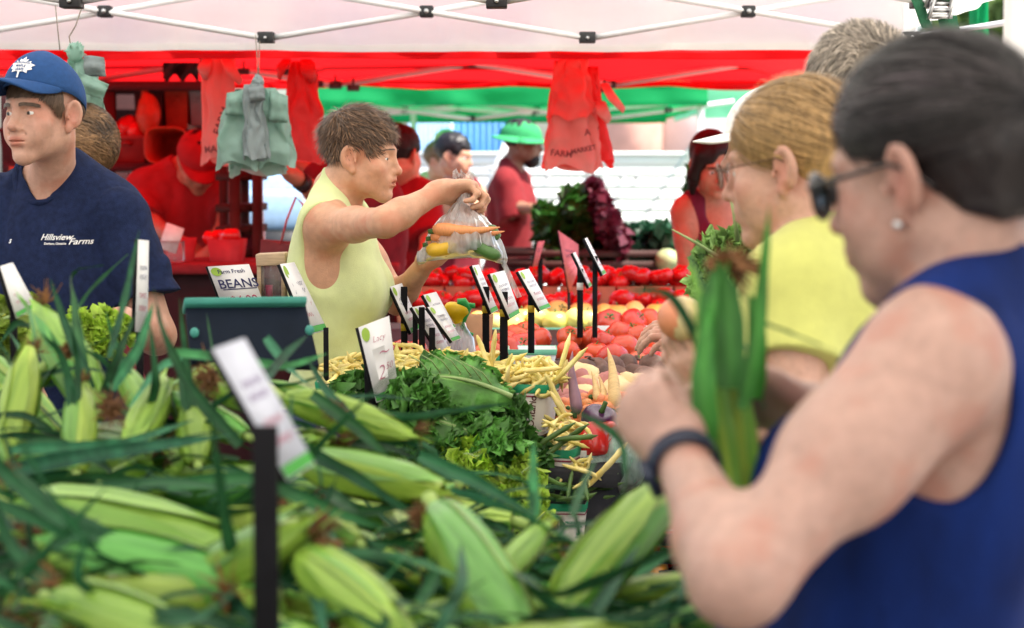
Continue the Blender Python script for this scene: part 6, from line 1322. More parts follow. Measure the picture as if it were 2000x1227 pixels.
for i, (x, y, d) in enumerate(((1090, 752, 4.85), (1120, 782, 4.75), (1108, 795, 4.7), (1180, 790, 4.72), (1160, 800, 4.7), (1125, 750, 4.9), (1190, 752, 4.9), (1140, 765, 4.85), (1075, 770, 4.8))): put(POTS, i, P(x, y, d), tilt(), rg.uniform(.8, 1.1), 'red skinned potato beside the pale ones', 'potato', 'red potatoes behind the carrots')
for i, (x, y, d) in enumerate(((1135, 780, 4.82), (1150, 768, 4.86), (1205, 768, 4.85), (1230, 755, 4.9), (1240, 775, 4.8), (1215, 785, 4.78), (1250, 760, 4.9), (1165, 760, 4.92), (1130, 740, 4.95), (1285, 765, 4.85), (1265, 785, 4.8))): put(WPOTS, i, P(x, y, d), tilt(), rg.uniform(.85, 1.15), 'pale yellow potato heaped behind the carrots', 'potato', 'pale potatoes behind the carrots')
def carrot_root(k, m, nm):
    r_ = np.random.RandomState(170+k); L = .15+.03*r_.rand(); u = np.linspace(0, 1, 14); b = MB(); b.tube(np.stack([.006*np.sin(u*4+k), .004*np.cos(u*5), -u*L], 1), .016*np.interp(u, [0, .03, .12, .5, .85, 1], [.5, .9, 1, .75, .35, .06])*(1+.04*np.sin(u*60+k)), 12); t = thing(nm, 'x', 'carrot', (0, 0, 0)); b.build('root', m, t)
    b = MB(); b.tube([(0, 0, -.004), (.001, 0, .012)], [.007, .005], 7); b.build('top', M_CALYX, t); return t
CAR = [carrot_root(k, M_CARROT, 'carrot') for k in range(4)]; PCAR = [carrot_root(8, M_PURPLE_C, 'purple_carrot')]; PAR = [carrot_root(k+5, M_PARS, 'parsnip') for k in range(2)]
for i in range(46):
    x, t = rg.uniform(1068, 1235), rg.rand(); d = 4.5+.16*t; y = 838-62*t+rg.normal()*4; put(CAR, i, P(x, y, d), rotz(rg.normal()*.35) @ rotx(1.25+rg.normal()*.25), rg.uniform(.9, 1.15), 'orange carrot heaped beside the printed basket', 'carrot', 'orange carrots heaped in front of the potatoes')
put(PCAR, 0, P(1122, 808, 4.46), rotx(2.7), .9, 'small mauve carrot among the orange ones', 'carrot', None)
for p0, p1, lb in (((1186, 690, 4.72), (1207, 800, 4.6), 'tall pale parsnip standing up among the potatoes'), ((1155, 730, 4.7), (1170, 785, 4.62), 'short pale parsnip leaning left of the tall one'), ((1172, 735, 4.7), (1178, 785, 4.62), 'thin pale parsnip between two others')):
    a, e = P(*p0), P(*p1); put(PAR, 0 if 'tall' in lb else 1, e, frame(-(a-e)) , np.linalg.norm(a-e)/.16, lb, 'parsnip', None)
# ---- peppers, cabbages in plastic
M_PEP_P = mat('purple_pepper_skin', (.07, .02, .07), rough=.25, var=.2, coat=.3); M_PEP_R = mat('bell_pepper_red', (.62, .025, .02), rough=.2, var=.12, scale=10, coat=.4); M_PEP_G = mat('bell_pepper_green', (.10, .22, .05), rough=.25, var=.2, coat=.3)
def bell(label, pos, Rm, s, m):
    t = thing('bell_pepper', label, 'pepper', (0, 0, 0)); nu, nv = 36, 16; u = np.arange(nu)/nu*2*np.pi; w = np.linspace(-np.pi/2, np.pi/2, nv); W, U = np.meshgrid(w, u, indexing='ij'); X = np.cos(W)**.6*(1+.12*np.abs(np.cos(1.5*U))-.04)*(1+.18*np.sin(W)); Z = np.sin(W)*1.15-.22*np.exp(-(np.cos(W)/.35)**2)*np.sign(W)
    b = MB(); b.loft(np.stack([X*np.cos(U), X*np.sin(U), Z], -1)*.04); b.build('skin', m, t); b = MB(); b.tube([(0, 0, .033), (.002, 0, .045), (.006, .002, .064)], [.009, .006, .006], 8); b.build('stem', M_CALYX, t); Mx = M4(Rm, pos, s); t.matrix_world = Mx; t.matrix_basis = Mx
bell('purple bell pepper behind the two red ones', P(1168, 830, 4.42), rotz(.4) @ rotx(.5), .95, M_PEP_P); bell('red bell pepper leaning out over the white basket', P(1160, 862, 4.32), rotz(.4) @ rotx(2.7), 1.0, M_PEP_R); bell('second red bell pepper right of the first', P(1186, 855, 4.36), rotz(1.6) @ rotx(2.9), .85, M_PEP_R); bell('green bell pepper under the red peppers', P(1150, 890, 4.33), rotz(.4) @ rotx(1.2), 1, M_PEP_G); bell('red pepper in the lower black crate', P(1292, 1072, 4.35), rotx(1.5), 1.1, M_PEP_R); bell('second red pepper at the right of the lower crate', P(1325, 1066, 4.4), rotx(1.2), 1.1, M_PEP_R); bell('orange yellow pepper at the bottom of the black crates', P(1270, 1122, 4.3), rotx(.4), .9, mat('orange_pepper', (.7, .28, .03), rough=.25, coat=.3))
M_CABB = mat('cabbage_leaf', (.32, .54, .42), rough=.5, var=.3, scale=14, bump=.4, bscale=30, col2=(.48, .68, .56)); M_BAGGREEN = clear_plastic('green_tinted_plastic', (.84, .95, .91), white=.42)
for k, (x, y, d, r, lb) in enumerate(((1200, 900, 4.35, .075, 'blue green cabbage in a clear bag in front of the peppers'), (1225, 862, 4.5, .06, 'cabbage in a crumpled bag behind the watch hand'), (1150, 935, 4.3, .06, 'green cabbage in plastic beside the white basket'))):
    sh = Shape(); sh.u(p_ell((0, 0, 0), (r, r, r*.88)), .01); sh.disp = lambda p, k=k: .006*(1-2*np.abs(vnoise(p*18+k*5)))+.002*vnoise(p*60); V, Q = polygonise(sh, [-.12]*3, [.12]*3, .005); o = link_mesh('cabbage', V+P(x, y, d), Q, M_CABB, None, loc=P(x, y, d)); tag(o, lb, 'cabbage')
    sh.disp = lambda p, k=k: .012*(1-2*np.abs(vnoise(p*22+k*5+40)))+.004*vnoise(p*70); V, Q = polygonise(sh, [-.14]*3, [.14]*3, .006, .010); o = link_mesh('plastic_bag', V+P(x, y, d), Q, M_BAGGREEN, None, loc=P(x, y, d)); tag(o, 'crumpled clear plastic bag around the '+['blue green cabbage in front', 'cabbage behind the watch hand', 'green cabbage by the white basket'][k], 'bag')
# ---- far red baskets under the red canopy
M_PULP_RED = mat('pulp_basket', (.40, .16, .09), rough=.85, var=.12)
k = 0
for row, (yt, d, xs) in enumerate(((548, 7.45, range(840, 1350, 56)), (592, 6.95, range(800, 1360, 60)))):
    for i, x in enumerate(xs):
        basket('pulp basket of red peppers in the %s row under the red canopy' % ('back', 'front')[row], x, yt+12, d, 52, 38, 0, M_PULP_RED, band=False, redline=False, taper=.85, group='pulp baskets of red peppers in the %s row' % ('back', 'front')[row], nm='pulp_basket')
        for j in range(7):
            put(PTOM, k, P(x+rg.uniform(-23, 23), yt-2+rg.uniform(-12, 8), d+rg.uniform(.03, .12)), tilt(), rg.uniform(.75, 1.05), 'red pepper heaped in a pulp basket of the %s row' % ('back', 'front')[row], 'pepper', 'red peppers in the %s row of baskets' % ('back', 'front')[row]); k += 1
# ---------------------------------------------------------------- tables, crates, counters
M_TABLE = mat('table_cloth_dark', (.03, .03, .035), rough=.9, var=.3); M_REDCL = mat('red_counter_cloth', (.22, .012, .016), rough=.9, var=.2)
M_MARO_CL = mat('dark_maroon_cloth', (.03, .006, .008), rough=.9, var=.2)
dt = thing('display_table', 'long sloping display table under the vegetables', 'table', (0, 5.2, 0))
b = MB(); A = P(600, 870, 4.0), P(1330, 1060, 4.05); 
q = [(-.45, 4.15, .92), (.22, 4.15, .88), (.66, 6.76, .998), (-.45, 6.76, .998)]; b.hexa([*q, *[(x, y, z+.03) for x, y, z in q]]); b.build('top', M_TABLE, dt, smooth=False)
b = MB(); q2 = [(-.44, 4.17, .4), (.21, 4.17, .4), (.64, 6.74, .4), (-.44, 6.74, .4)]; q3 = [(-.44, 4.17, .91), (.21, 4.17, .87), (.64, 6.74, .985), (-.44, 6.74, .985)]; b.hexa([*q2, *q3]); b.build('skirt', M_TABLE, dt, smooth=False)
for lx, ly in ((-.4, 4.3), (.2, 4.3), (.55, 6.35), (-.4, 6.35)): b = MB(); b.box((lx, ly, .2), (.05, .05, .42)); b.build('leg', M_WOOD, dt, smooth=False)
def crate(label, c, size, yaw=0, m=None, group=None, slats=3, nm='crate'):
    t = thing(nm, label, 'crate', c, group); w, d, h = size; Rz = rotz(yaw); m = m or M_CRATE; T = lambda p: lit(c)+Rz @ lit(p)
    for s in (-1, 1):
        b = MB()
        for k in range(slats): b.box(T((0, s*d/2, h*(k+.5)/slats)), (w, .012, h/slats*.62), Rz)
        for x in np.linspace(-.5, .5, 5): b.box(T((x*(w-.02), s*(d/2-.004), h/2)), (.018, .014, h), Rz)
        b.build('side', m, t, smooth=False); b = MB()
        for k in range(slats): b.box(T((s*w/2, 0, h*(k+.5)/slats)), (.012, d, h/slats*.62), Rz)
        for y in np.linspace(-.5, .5, 4): b.box(T((s*(w/2-.004), y*(d-.02), h/2)), (.014, .018, h), Rz)
        b.build('side', m, t, smooth=False)
    b = MB(); b.box(T((0, 0, .006)), (w, d, .012), Rz); b.build('base', m, t, smooth=False); return t
for k, (px, py, d, lb) in enumerate(((1290, 1115, 4.42, 'black slatted crate holding red peppers at the end of the display'), (1290, 1240, 4.4, 'black slatted crate below the pepper crate'), (1265, 1000, 4.75, 'black slatted crate above and behind the pepper crate'))): crate(lb, P(px, py, d), (.36, .3, .12), -.25, group='black crates at the end of the display')
b = MB()
for (p0, p1) in (((1240, 990), (1320, 1008)), ((1250, 1035), (1330, 1036)), ((1278, 995), (1285, 1010))): b.tube([P(*p0, 4.25), P(*p1, 4.25)], .0016, 5)
tag(b.build('wire', M_steel, None, loc=P(1285, 1000, 4.25)), 'thin pale wires strung in front of the black crates', 'wire')
rt = thing('counter', 'counter under the red pepper baskets', 'counter', (.2, 7.2, 0)); x0, x1 = P(790, 0, 7)[0], P(1400, 0, 7)[0]; z1, z2 = P(0, 632, 6.9)[2], P(0, 592, 7.4)[2]
b = MB(); b.box(((x0+x1)/2, 6.98, z1-.02), (x1-x0, .34, .03)); b.build('lower_shelf', M_WOOD, rt, smooth=False); b = MB(); b.box(((x0+x1)/2, 7.48, z2-.02), (x1-x0, .4, .03)); b.build('upper_shelf', M_WOOD, rt, smooth=False); b = MB(); b.box(((x0+x1)/2, 7.3, z1/2-.04), (x1-x0, .7, z1-.08)); b.build('skirt', M_REDCL, rt, smooth=False)
lc = thing('counter', 'dark red counter in front of the bending person at the left', 'counter', P(420, 0, 7.6)*[1, 1, 0]); x0, x1 = P(180, 0, 7.6)[0], P(780, 0, 7.6)[0]; zt = P(0, 512, 7.6)[2]
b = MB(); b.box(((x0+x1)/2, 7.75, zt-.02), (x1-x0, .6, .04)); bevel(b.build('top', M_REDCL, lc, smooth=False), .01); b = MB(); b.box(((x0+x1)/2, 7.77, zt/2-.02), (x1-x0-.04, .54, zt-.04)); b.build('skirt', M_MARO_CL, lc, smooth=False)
# things on the left counter
basket('bright red berry basket on the left counter', 350, 466, 7.65, 62, 46, .1, mat('red_card', (.5, .03, .04), rough=.7), band=False, redline=False, group='baskets on the left counter'); basket('red basket heaped with tomatoes on the left counter', 436, 468, 7.6, 66, 48, -.1, mat('red_card', (.5, .03, .04)), band=False, redline=False, group='baskets on the left counter')
for i in range(9): put(PTOM, i, P(412+50*rg.rand(), 462+6*rg.rand(), 7.68+.08*rg.rand()), tilt(), .95, 'red tomato heaped in the red basket on the left counter', 'tomato', 'tomatoes in the red basket on the left counter')
gl = thing('glass_jar', 'clear jar with a pale folded paper on the left counter', 'jar', P(335, 512, 7.5)); b = MB(); q = P(335, 512, 7.5); r_ = .05; th = np.linspace(0, 2*np.pi, 24, endpoint=False); V = np.array([np.stack([q[0]+r*np.cos(th), q[1]+r*np.sin(th), q[2]+z+0*th], 1) for r, z in ((.045, 0), (.05, .01), (.05, .08), (.047, .08))]); b.loft(V); b.build('glass', clear_plastic('jar_glass', white=.15), gl)
b = MB(); b.box(q+[0, 0, .09], (.07, .004, .10), roty(.35)); b.build('paper', mat('white_paper', (.8, .8, .76), rough=.8), gl, smooth=False)
# dark wooden rack between the bending person and the vendor
M_DARKWOOD = mat('dark_wood', (.045, .018, .014), rough=.7, var=.4, scale=8)
rk_ = thing('rack', 'dark wooden rack standing left of the vendor', 'rack', P(475, 0, 8.1)*[1, 1, 0])
for px, w, d in ((459, 20, 8.0), (502, 18, 8.0), (437, 16, 8.5), (478, 14, 8.5)): b = MB(); a = P(px, 325, d); b.box((a[0], d, (a[2]+.02)/2), (w*pxm(d), .05, a[2]+.02)); b.build('post', M_DARKWOOD, rk_, smooth=False)
for py in (345, 405, 447, 490): b = MB(); a, e = P(438, py, 8.25), P(508, py, 8.25); b.box((a+e)/2, (e[0]-a[0], .5, .03)); b.build('shelf', M_DARKWOOD, rk_, smooth=False)
b = MB(); a = P(487, 470, 8.2); b.box(a, (.09, .25, .11)); tag(bevel(b.build('box', mat('plum_box', (.2, .03, .05), rough=.8), None, smooth=False, loc=a), .006), 'small plum coloured box on the dark wooden rack', 'box')
# shelves of red crates at the far left
M_REDBIN = mat('red_bin', (.28, .012, .012), rough=.5, var=.15); M_ORBIN = mat('orange_bin', (.42, .045, .015), rough=.5, var=.15); M_MARO = mat('maroon_board', (.07, .008, .012), rough=.8, var=.2); M_GREYBIN = mat('grey_bin', (.28, .3, .32), rough=.6, var=.1)
D = 9.15; sf = thing('shelving', 'tall shelving stacked with red bins under the red canopy at the left', 'shelving', P(300, 0, D)*[1, 1, 0])
for px in (30, 212, 412): b = MB(); a = P(px, 160, D); b.box((a[0], D+.02, a[2]/2), (.05, .06, a[2])); b.build('upright', M_MARO, sf, smooth=False)
for py in (326, 440, 168): b = MB(); a, e = P(10, py, D), P(425, py, D); b.box((a+e)/2+[0, .25, 0], (e[0]-a[0], .55, .04)); b.build('shelf', M_MARO, sf, smooth=False)
b = MB(); a, e = P(5, 430, D+.55), P(428, 160, D+.55); b.box(((a[0]+e[0])/2, D+.56, 1.2), (e[0]-a[0], .02, 2.0)); b.build('back_panel', mat('rack_back', (.05, .012, .014), rough=.9, var=.5, scale=3), sf, smooth=False)
def bin_(label, x0, x1, y0, y1, d, m, nm='bin', dep=.3, taper=.9, grp=None):
    t = thing(nm, label, nm, P((x0+x1)/2, y1, d), grp); a, e = P(x0, y1, d), P(x1, y0, d); w = e[0]-a[0]; h = e[2]-a[2]; c = (a+e)/2; V = []
    for z, f in ((-h/2, taper), (h/2-.02, 1), (h/2-.02, 1.04), (h/2, 1.04), (h/2, .96), (-h/2+.012, taper*.96)): V.append([c+[sx*w/2*f, dep/2+sy*dep/2*f, z] for sx, sy in ((-1, -1), (1, -1), (1, 1), (-1, 1))])
    b = MB(); b.loft(np.array(V)); o = b.build('body', m, t, smooth=False); bevel(o, .006); b = MB(); b.tube([c+[-w*.15, -.012, h*.18], c+[0, -.022, h*.24], c+[w*.15, -.012, h*.18]], .007, 6); b.build('handle', m, t); return t
bin_('dark red bin with peppers showing over its rim', 214, 284, 264, 322, D, M_REDBIN, grp='bins on the shelving')
bin_('tall orange red bin on the shelf behind the tipped tub', 322, 366, 170, 252, D+.1, M_ORBIN, grp='bins on the shelving'); bin_('maroon bin on the upper shelf left of the orange red one', 262, 318, 170, 250, D+.1, M_MARO, grp='bins on the shelving'); bin_('grey bin behind the pink bags at the right end of the shelving', 371, 402, 175, 245, D+.1, M_GREYBIN, grp='bins on the shelving')
bin_('grey bin on the lower shelf beside the boy', 205, 250, 335, 398, D, M_GREYBIN, grp='bins on the shelving'); bin_('pale grey bin on the lower shelf left of the bending person', 254, 300, 332, 398, D, M_GREYBIN, grp='bins on the shelving'); bin_('red bin on the shelf behind the tipped tub, next to the pink bags', 372, 410, 262, 322, D, M_REDBIN, grp='bins on the shelving'); bin_('orange bin behind the boy at the left edge', 20, 80, 325, 380, D-1.5, M_ORBIN, grp='bins on the shelving'); bin_('brown bin at the left edge behind the boy', 0, 60, 250, 318, D, M_MARO, grp='bins on the shelving')
# tub on its side with the open mouth facing out
tb = thing('tub', 'red tub lying on its side with its open mouth facing out', 'tub', P(325, 318, D)); c = P(325, 284, D-.1); hw, hh = 40*pxm(D), 34*pxm(D); th = np.linspace(0, 2*np.pi, 40, endpoint=False); se = lambda v, p: np.sign(v)*np.abs(v)**p
V = [];
for y, f in ((.36, .78), (0, 1), (-.004, 1.06), (-.012, 1.06), (-.012, .97), (.34, .74)): V.append(np.stack([c[0]+hw*f*se(np.cos(th), .55), c[1]+y+0*th, c[2]+hh*f*se(np.sin(th), .55)], 1))
b = MB(); b.loft(np.array(V)); b.build('body', M_ORBIN, tb); 
for i, (x, y) in enumerate(((238, 256), (262, 258), (250, 248), (226, 260))): put(PTOM, i, P(x, y, D+.05), tilt(), 1.6, 'big red pepper on the bin of the shelving', 'pepper', 'peppers on the bin of the shelving')
b = MB(); c = P(290, 225, D); sh = Shape(); sh.u(p_ell((0, 0, 0), (.055, .05, .09)), .02).u(p_cone((0, 0, .05), (-.02, 0, .12), .03, .012), .03); sh.disp = lambda p: .004*vnoise(p*40); V, Q = polygonise(sh, [-.12]*3, [.16]*3, .008); o = link_mesh('sack', V+c, Q, M_ORBIN, None, loc=c); tag(o, 'orange net sack hanging in front of the shelving', 'sack')
b = MB(); V = np.zeros((10, 14, 3))
for i in range(10):
    for j in range(14): V[i, j] = P(318+5.4*j, 122+(3.4+.9*math.sin(j*1.1))*i, 8.9+.03*math.sin(j*.9+i*.4))
b.grid(V); tag(b.build('cloth', M_BLACK_COT, None, loc=P(355, 140, 8.9)), 'black cloth hanging from the red canopy above the shelving', 'cloth')
# tote bag with red straps and red flowers
tq = P(575, 545, 6.9); to = thing('tote_bag', 'red tote bag with tall straps left of the vendor', 'bag', tq); b = MB(); V = []
for z, w, d_ in ((0, .10, .05), (.06, .115, .06), (.13, .11, .05), (.132, .105, .045)): th = np.linspace(0, 2*np.pi, 28, endpoint=False); V.append(np.stack([tq[0]+w*np.cos(th)+.005*np.cos(5*th), tq[1]+d_*np.sin(th), tq[2]+z+.006*np.cos(2*th)], 1))
b.loft(np.array(V)); b.build('body', mat('dark_red_tote', (.13, .02, .02), rough=.8, var=.3, scale=14), to)
for s, w in ((0, 0), (1, .03)): b = MB(); b.tube([P(548, 478, 6.86+w), P(560, 430, 6.86+w), P(578, 385, 6.86+w), P(592, 400, 6.86+w), P(600, 470, 6.86+w)], .011, 8, flat=.35); b.build('strap', mat('coral_strap', (.5, .06, .06), rough=.7), to)
v, f = leaf_cloud(260, P(583, 500, 6.95), (.09, .05, .035), .012, np.random.RandomState(3)); o = link_mesh('flowers', v, f, mat('red_flower', (.6, .01, .015), rough=.6, var=.4), None, smooth=False, loc=P(583, 500, 6.95)); tag(o, 'red flowers filling the tote bag left of the vendor', 'flowers')
# greens piled on the right
M_HERB = mat('dark_herb_leaf', (.03, .12, .016), rough=.5, var=.6, scale=9, trans=.25); M_PURP = mat('purple_herb_leaf', (.11, .012, .03), rough=.5, var=.5, scale=9, trans=.2); M_BGREEN = mat('blue_green_leaf', (.015, .085, .04), rough=.5, var=.5, scale=9, trans=.2)
def heap(nm, label, blobs, m, size, d, seed, n=200, cat='greens', stalks=0, grp=None):
    r_ = np.random.RandomState(seed); t = thing(nm, label, cat, P(*blobs[0][:2], d), grp); Vs, Fs, k = [], [], 0
    for x, y, rx, ry in blobs: v, f = leaf_cloud(n, P(x, y, d+r_.normal()*.05), (rx*pxm(d), .14, ry*pxm(d)), size, r_, shell=.3); Vs.append(v); Fs.append(f+k); k += len(v)
    link_mesh('leaves', np.concatenate(Vs), np.concatenate(Fs), m, t, smooth=False); b = MB()
    for x, y, rx, ry in blobs: b.tube([P(x+r_.normal()*rx*.2, y+ry*1.1, d), P(x, y, d), P(x+r_.normal()*rx*.6, y-ry*.8, d)], [.008, .006, .002], 6)
    b.build('stems', m, t); return t
heap('herb_heap', 'tall heap of dark green herbs behind the red peppers', [(1100, 440, 46, 44), (1130, 395, 36, 30), (1085, 470, 40, 40), (1140, 455, 44, 40), (1070, 430, 25, 30), (1150, 480, 44, 36), (1100, 500, 60, 22)], M_HERB, .028, 10.1, 1, 320)
heap('purple_herbs', 'dark purple red leaves at the right of the tall herb heap', [(1172, 395, 22, 26), (1185, 430, 24, 28), (1200, 460, 22, 24), (1160, 365, 14, 16), (1210, 485, 16, 18)], M_PURP, .024, 10.0, 2, 200)
heap('blue_greens', 'low bluish greens between the purple leaves and the maroon tank top', [(1250, 470, 36, 26), (1290, 460, 36, 22), (1240, 500, 40, 20), (1310, 485, 30, 24), (1215, 505, 25, 18)], M_BGREEN, .034, 10.15, 3, 180)
heap('dark_greens', 'bunch of dark leaves hanging above the shoulder of the woman in maroon', [(1358, 345, 14, 24), (1350, 370, 10, 12)], M_HERB, .022, 10.2, 4, 160)
o = link_mesh('melon', *(lambda b: (np.concatenate(b.v), b.f))(MB().ell(P(1303, 508, 9.9), (.062, .06, .058))), mat('pale_green_melon', (.35, .45, .22), rough=.5, var=.2), None, loc=P(1303, 508, 9.9)); tag(o, 'pale green round melon in front of the bluish greens', 'melon')
q = P(1140, 490, 10.1); crate('dark crate under the tall herb heap', q-[0, 0, .14], (.85, .4, .16), 0, M_DARKWOOD); q = P(1275, 535, 10.15); crate('dark crate under the bluish greens', q-[0, 0, .14], (.6, .4, .16), 0, M_CRATE)
gc = thing('stand', 'dark stand carrying the herb crates behind the red peppers', 'stand', P(1190, 0, 10.1)*[1, 1, 0]); zt = P(0, 560, 10.1)[2]-.03; b = MB(); b.box((P(1190, 0, 10.1)[0], 10.1, zt-.02), (1.4, .5, .03)); b.build('top', M_DARKWOOD, gc, smooth=False)
for sx in (-.5, .5): b = MB(); b.box((P(1190, 0, 10.1)[0]+sx, 10.1, (zt-.03)/2), (.05, .45, zt-.03)); b.build('leg', M_DARKWOOD, gc, smooth=False)
# ---------------------------------------------------------------- price signs
M_SIGN = mat('white_sign_card', (.80, .80, .80), rough=.55, var=.03); M_STAKE = mat('black_stake', (.008, .008, .010), rough=.7, var=.2, spec=.12); M_TAPE = mat('yellow_tape', (.55, .40, .03), rough=.5); M_WTAPE = mat('white_tape', (.75, .75, .72), rough=.5); M_GSTRIP = mat('sign_green_strip', (.06, .33, .05), rough=.5); M_INK = mat('violet_ink', (.16, .05, .22), rough=.6); M_INKR = mat('red_ink', (.45, .05, .12), rough=.6); M_INKB = mat('dark_blue_ink', (.03, .03, .12), rough=.6); M_INKP = mat('faded_red_ink', (.5, .18, .26), rough=.6); M_LOGO = mat('lime_logo', (.35, .55, .08), rough=.5); M_PINKCARD = mat('pink_card', (.75, .22, .26), rough=.6, trans=.3)
def sign(label, quad, d, stake=None, tape=None, lines=None, logo=True, strip=True, dd=.05, m=None, group='price cards on black stakes', seed=0, stake_d=None, ink=None):
    """quad: TL TR BR BL pixels; the right edge lies dd deeper"""
    r_ = np.random.RandomState(seed+5); Q = np.array([P(*quad[0], d), P(*quad[1], d+dd), P(*quad[2], d+dd), P(*quad[3], d)]); t = thing('price_sign', label, 'sign', Q[3], group)
    nr = np.cross(Q[1]-Q[0], Q[3]-Q[0]); nr /= np.linalg.norm(nr); nr = -nr if nr[1] > 0 else nr
    B = lambda u, v, o=0: (Q[0]*(1-u)+Q[1]*u)*(1-v)+(Q[3]*(1-u)+Q[2]*u)*v+nr*o
    b = MB(); b.hexa([*[q-nr*.0025 for q in Q], *Q]); b.build('card', m or M_SIGN, t, smooth=False)
    def patch(u0, u1, v0, v1, mm, name, o=.0012): b = MB(); b.add([B(u0, v0, o), B(u1, v0, o), B(u1, v1, o), B(u0, v1, o)], [(0, 1, 2, 3)]); b.build(name, mm, t, smooth=False)
    if strip: patch(.02, .98, .90, .985, M_GSTRIP, 'green_strip')
    if logo:
        th = np.linspace(0, 2*np.pi, 22, endpoint=False); b = MB(); b.add([B(.17+.13*math.cos(a), .12+.09*math.sin(a), .0012) for a in th], [tuple(range(22))]); b.build('logo', M_LOGO, t, smooth=False)
    if lines:
        for (s, size, u, v, mm) in lines:
            tv, tf = text_mesh(s, 1.0, .0 if mm is not M_INKP else .3, thick=.012 if mm is not M_INKP else -.012); h = np.linalg.norm(Q[3]-Q[0]); w = np.linalg.norm(Q[1]-Q[0]); b = MB(); b.add([B(u+x[0]*size*h/w, v-x[1]*size, .0014) for x in tv], tf); b.build('lettering', mm, t, smooth=False)
    else:                                                    # unreadable handwriting
        for row, (v, mm) in enumerate(((.30, ink or M_INKB), (.40, ink or M_INKB), (.60, M_INKR), (.74, M_INKR))):
            b = MB(); x = np.linspace(.2, .82, 26); y = v+.035*np.sin(x*60+r_.rand()*6)*(.5+r_.rand(26)*.5)
            G = np.array([[B(a, c-.008, .0014), B(a, c+.008, .0014)] for a, c in zip(x, y)]); b.grid(G); b.build('handwriting', mm, t, smooth=False)
    b = MB(); b.tube([B(-.02, .0, -.004), B(-.02, 1.0, -.004)], .004, 6); b.build('clip_rail', M_STAKE, t)
    if stake:
        x0, x1, y0, y1 = stake; sd_ = stake_d or d+.01; a, e = P((x0+x1)/2, y0, sd_+.012), P((x0+x1)/2, y1, sd_+.012); w = (x1-x0)*pxm(sd_); b = MB(); b.box((a+e)/2, (w, .008, a[2]-e[2])); o = b.build('stake', M_STAKE, t, smooth=False); bevel(o, .0015)
        if tape: b = MB(); z = P(0, tape[0], sd_)[2]; b.box((a[0], a[1], z), (w*1.06, .011, 14*pxm(sd_))); b.build('tape', tape[1], o, smooth=False)
    return t
sign('large tilted price card on a black stake in the foreground corn', [(415, 682), (478, 660), (615, 905), (562, 940)], 1.97, (494, 545, 832, 1240), None, dd=.03, stake_d=1.9, seed=1, ink=M_INK, logo=False, m=mat('shaded_card', (.56, .59, .68), rough=.5))  # blue-grey tone paints the shade onto this white card
sign('tilted price card at the left edge in front of the boy', [(0, 520), (25, 513), (72, 600), (32, 622)], 3.3, (20, 34, 600, 720), dd=.03, seed=2, logo=False)
t = sign('narrow pale card seen edge on in front of the sleeve of the boy', [(270, 468), (291, 470), (288, 650), (264, 648)], 3.5, (266, 280, 600, 760), dd=.02, seed=3, logo=False, strip=False)
sign('white card lettered BEANS with a round lime logo', [(405, 521), (486, 516), (520, 606), (440, 612)], 4.6, (462, 476, 600, 700), dd=.0, lines=[('Farm Fresh', .12, .52, .13, M_INKB), ('BEANS', .27, .58, .40, M_INKB), ('_____', .27, .58, .40, M_INKB), ('$4.00', .25, .58, .75, M_INKR)], group=None)
sign('price card tilted against the vendor, right of the wooden holder', [(547, 516), (575, 512), (640, 645), (604, 654)], 4.45, (632, 642, 640, 760), dd=.05, seed=4)
sign('white price card marked 2 50 in front of the kale', [(700, 640), (760, 617), (779, 770), (735, 787)], 4.02, (712, 738, 690, 800), dd=.03, logo=True, lines=[('Lacy', .11, .55, .22, M_INKP), ('~', .30, .62, .40, M_INKP), ('2', .26, .42, .66, M_INKP), ('50', .12, .76, .60, M_INKP)])
sign('price card above the kale, first of the row behind the beans', [(762, 560), (785, 553), (823, 640), (804, 652)], 4.75, (783, 796, 560, 690), (640, M_TAPE), dd=.05, seed=6)
for i, (qd, lb, d) in enumerate((([(827, 576), (852, 570), (890, 640), (868, 650)], 'upper card of the cluster of three behind the beans', 4.7), ([(835, 600), (862, 594), (900, 662), (884, 668)], 'front card of the cluster of three behind the beans', 4.66), ([(805, 600), (828, 596), (884, 690), (862, 696)], 'lower card of the cluster of three behind the beans', 4.72))): sign(lb, qd, d, ((818, 830, 600, 700), (838, 850, 640, 700), (806, 816, 610, 700))[i], dd=.05, seed=7+i)
sign('narrow price card left of the middle pair of black stakes', [(922, 519), (935, 517), (973, 606), (960, 613)], 4.85, (942, 956, 560, 715), (605, M_TAPE), dd=.07, seed=10)
sign('price card on the tallest of the middle pair of black stakes', [(957, 535), (986, 528), (1016, 612), (996, 624)], 4.75, (976, 992, 570, 715), (612, M_TAPE), dd=.06, seed=11)
sign('price card on the black stake in front of the red tomatoes', [(1012, 530), (1033, 525), (1076, 600), (1056, 608)], 4.95, (1031, 1044, 570, 690), (604, M_TAPE), dd=.06, seed=12)
sign('thin price card on a black stake with white tape', [(1119, 494), (1124, 492), (1156, 558), (1151, 562)], 5.5, (1127, 1139, 525, 660), (560, M_WTAPE), dd=.1, seed=13, logo=False)
sign('thin price card on the tall plain black stake', [(1142, 466), (1147, 464), (1184, 534), (1178, 538)], 5.4, (1157, 1167, 500, 660), dd=.1, seed=14, logo=False)
sign('pink curled card above the red peppers', [(1090, 450), (1130, 478), (1129, 530), (1112, 574)], 6.7, (1108, 1114, 560, 640), dd=.0, seed=15, logo=False, strip=False, m=M_PINKCARD, group='pink lit cards above the red peppers')
sign('slim pink card standing left of the curled pink one', [(1050, 472), (1064, 470), (1050, 520), (1040, 522)], 6.8, (1050, 1060, 505, 640), dd=.0, seed=16, logo=False, strip=False, m=M_PINKCARD, group='pink lit cards above the red peppers')
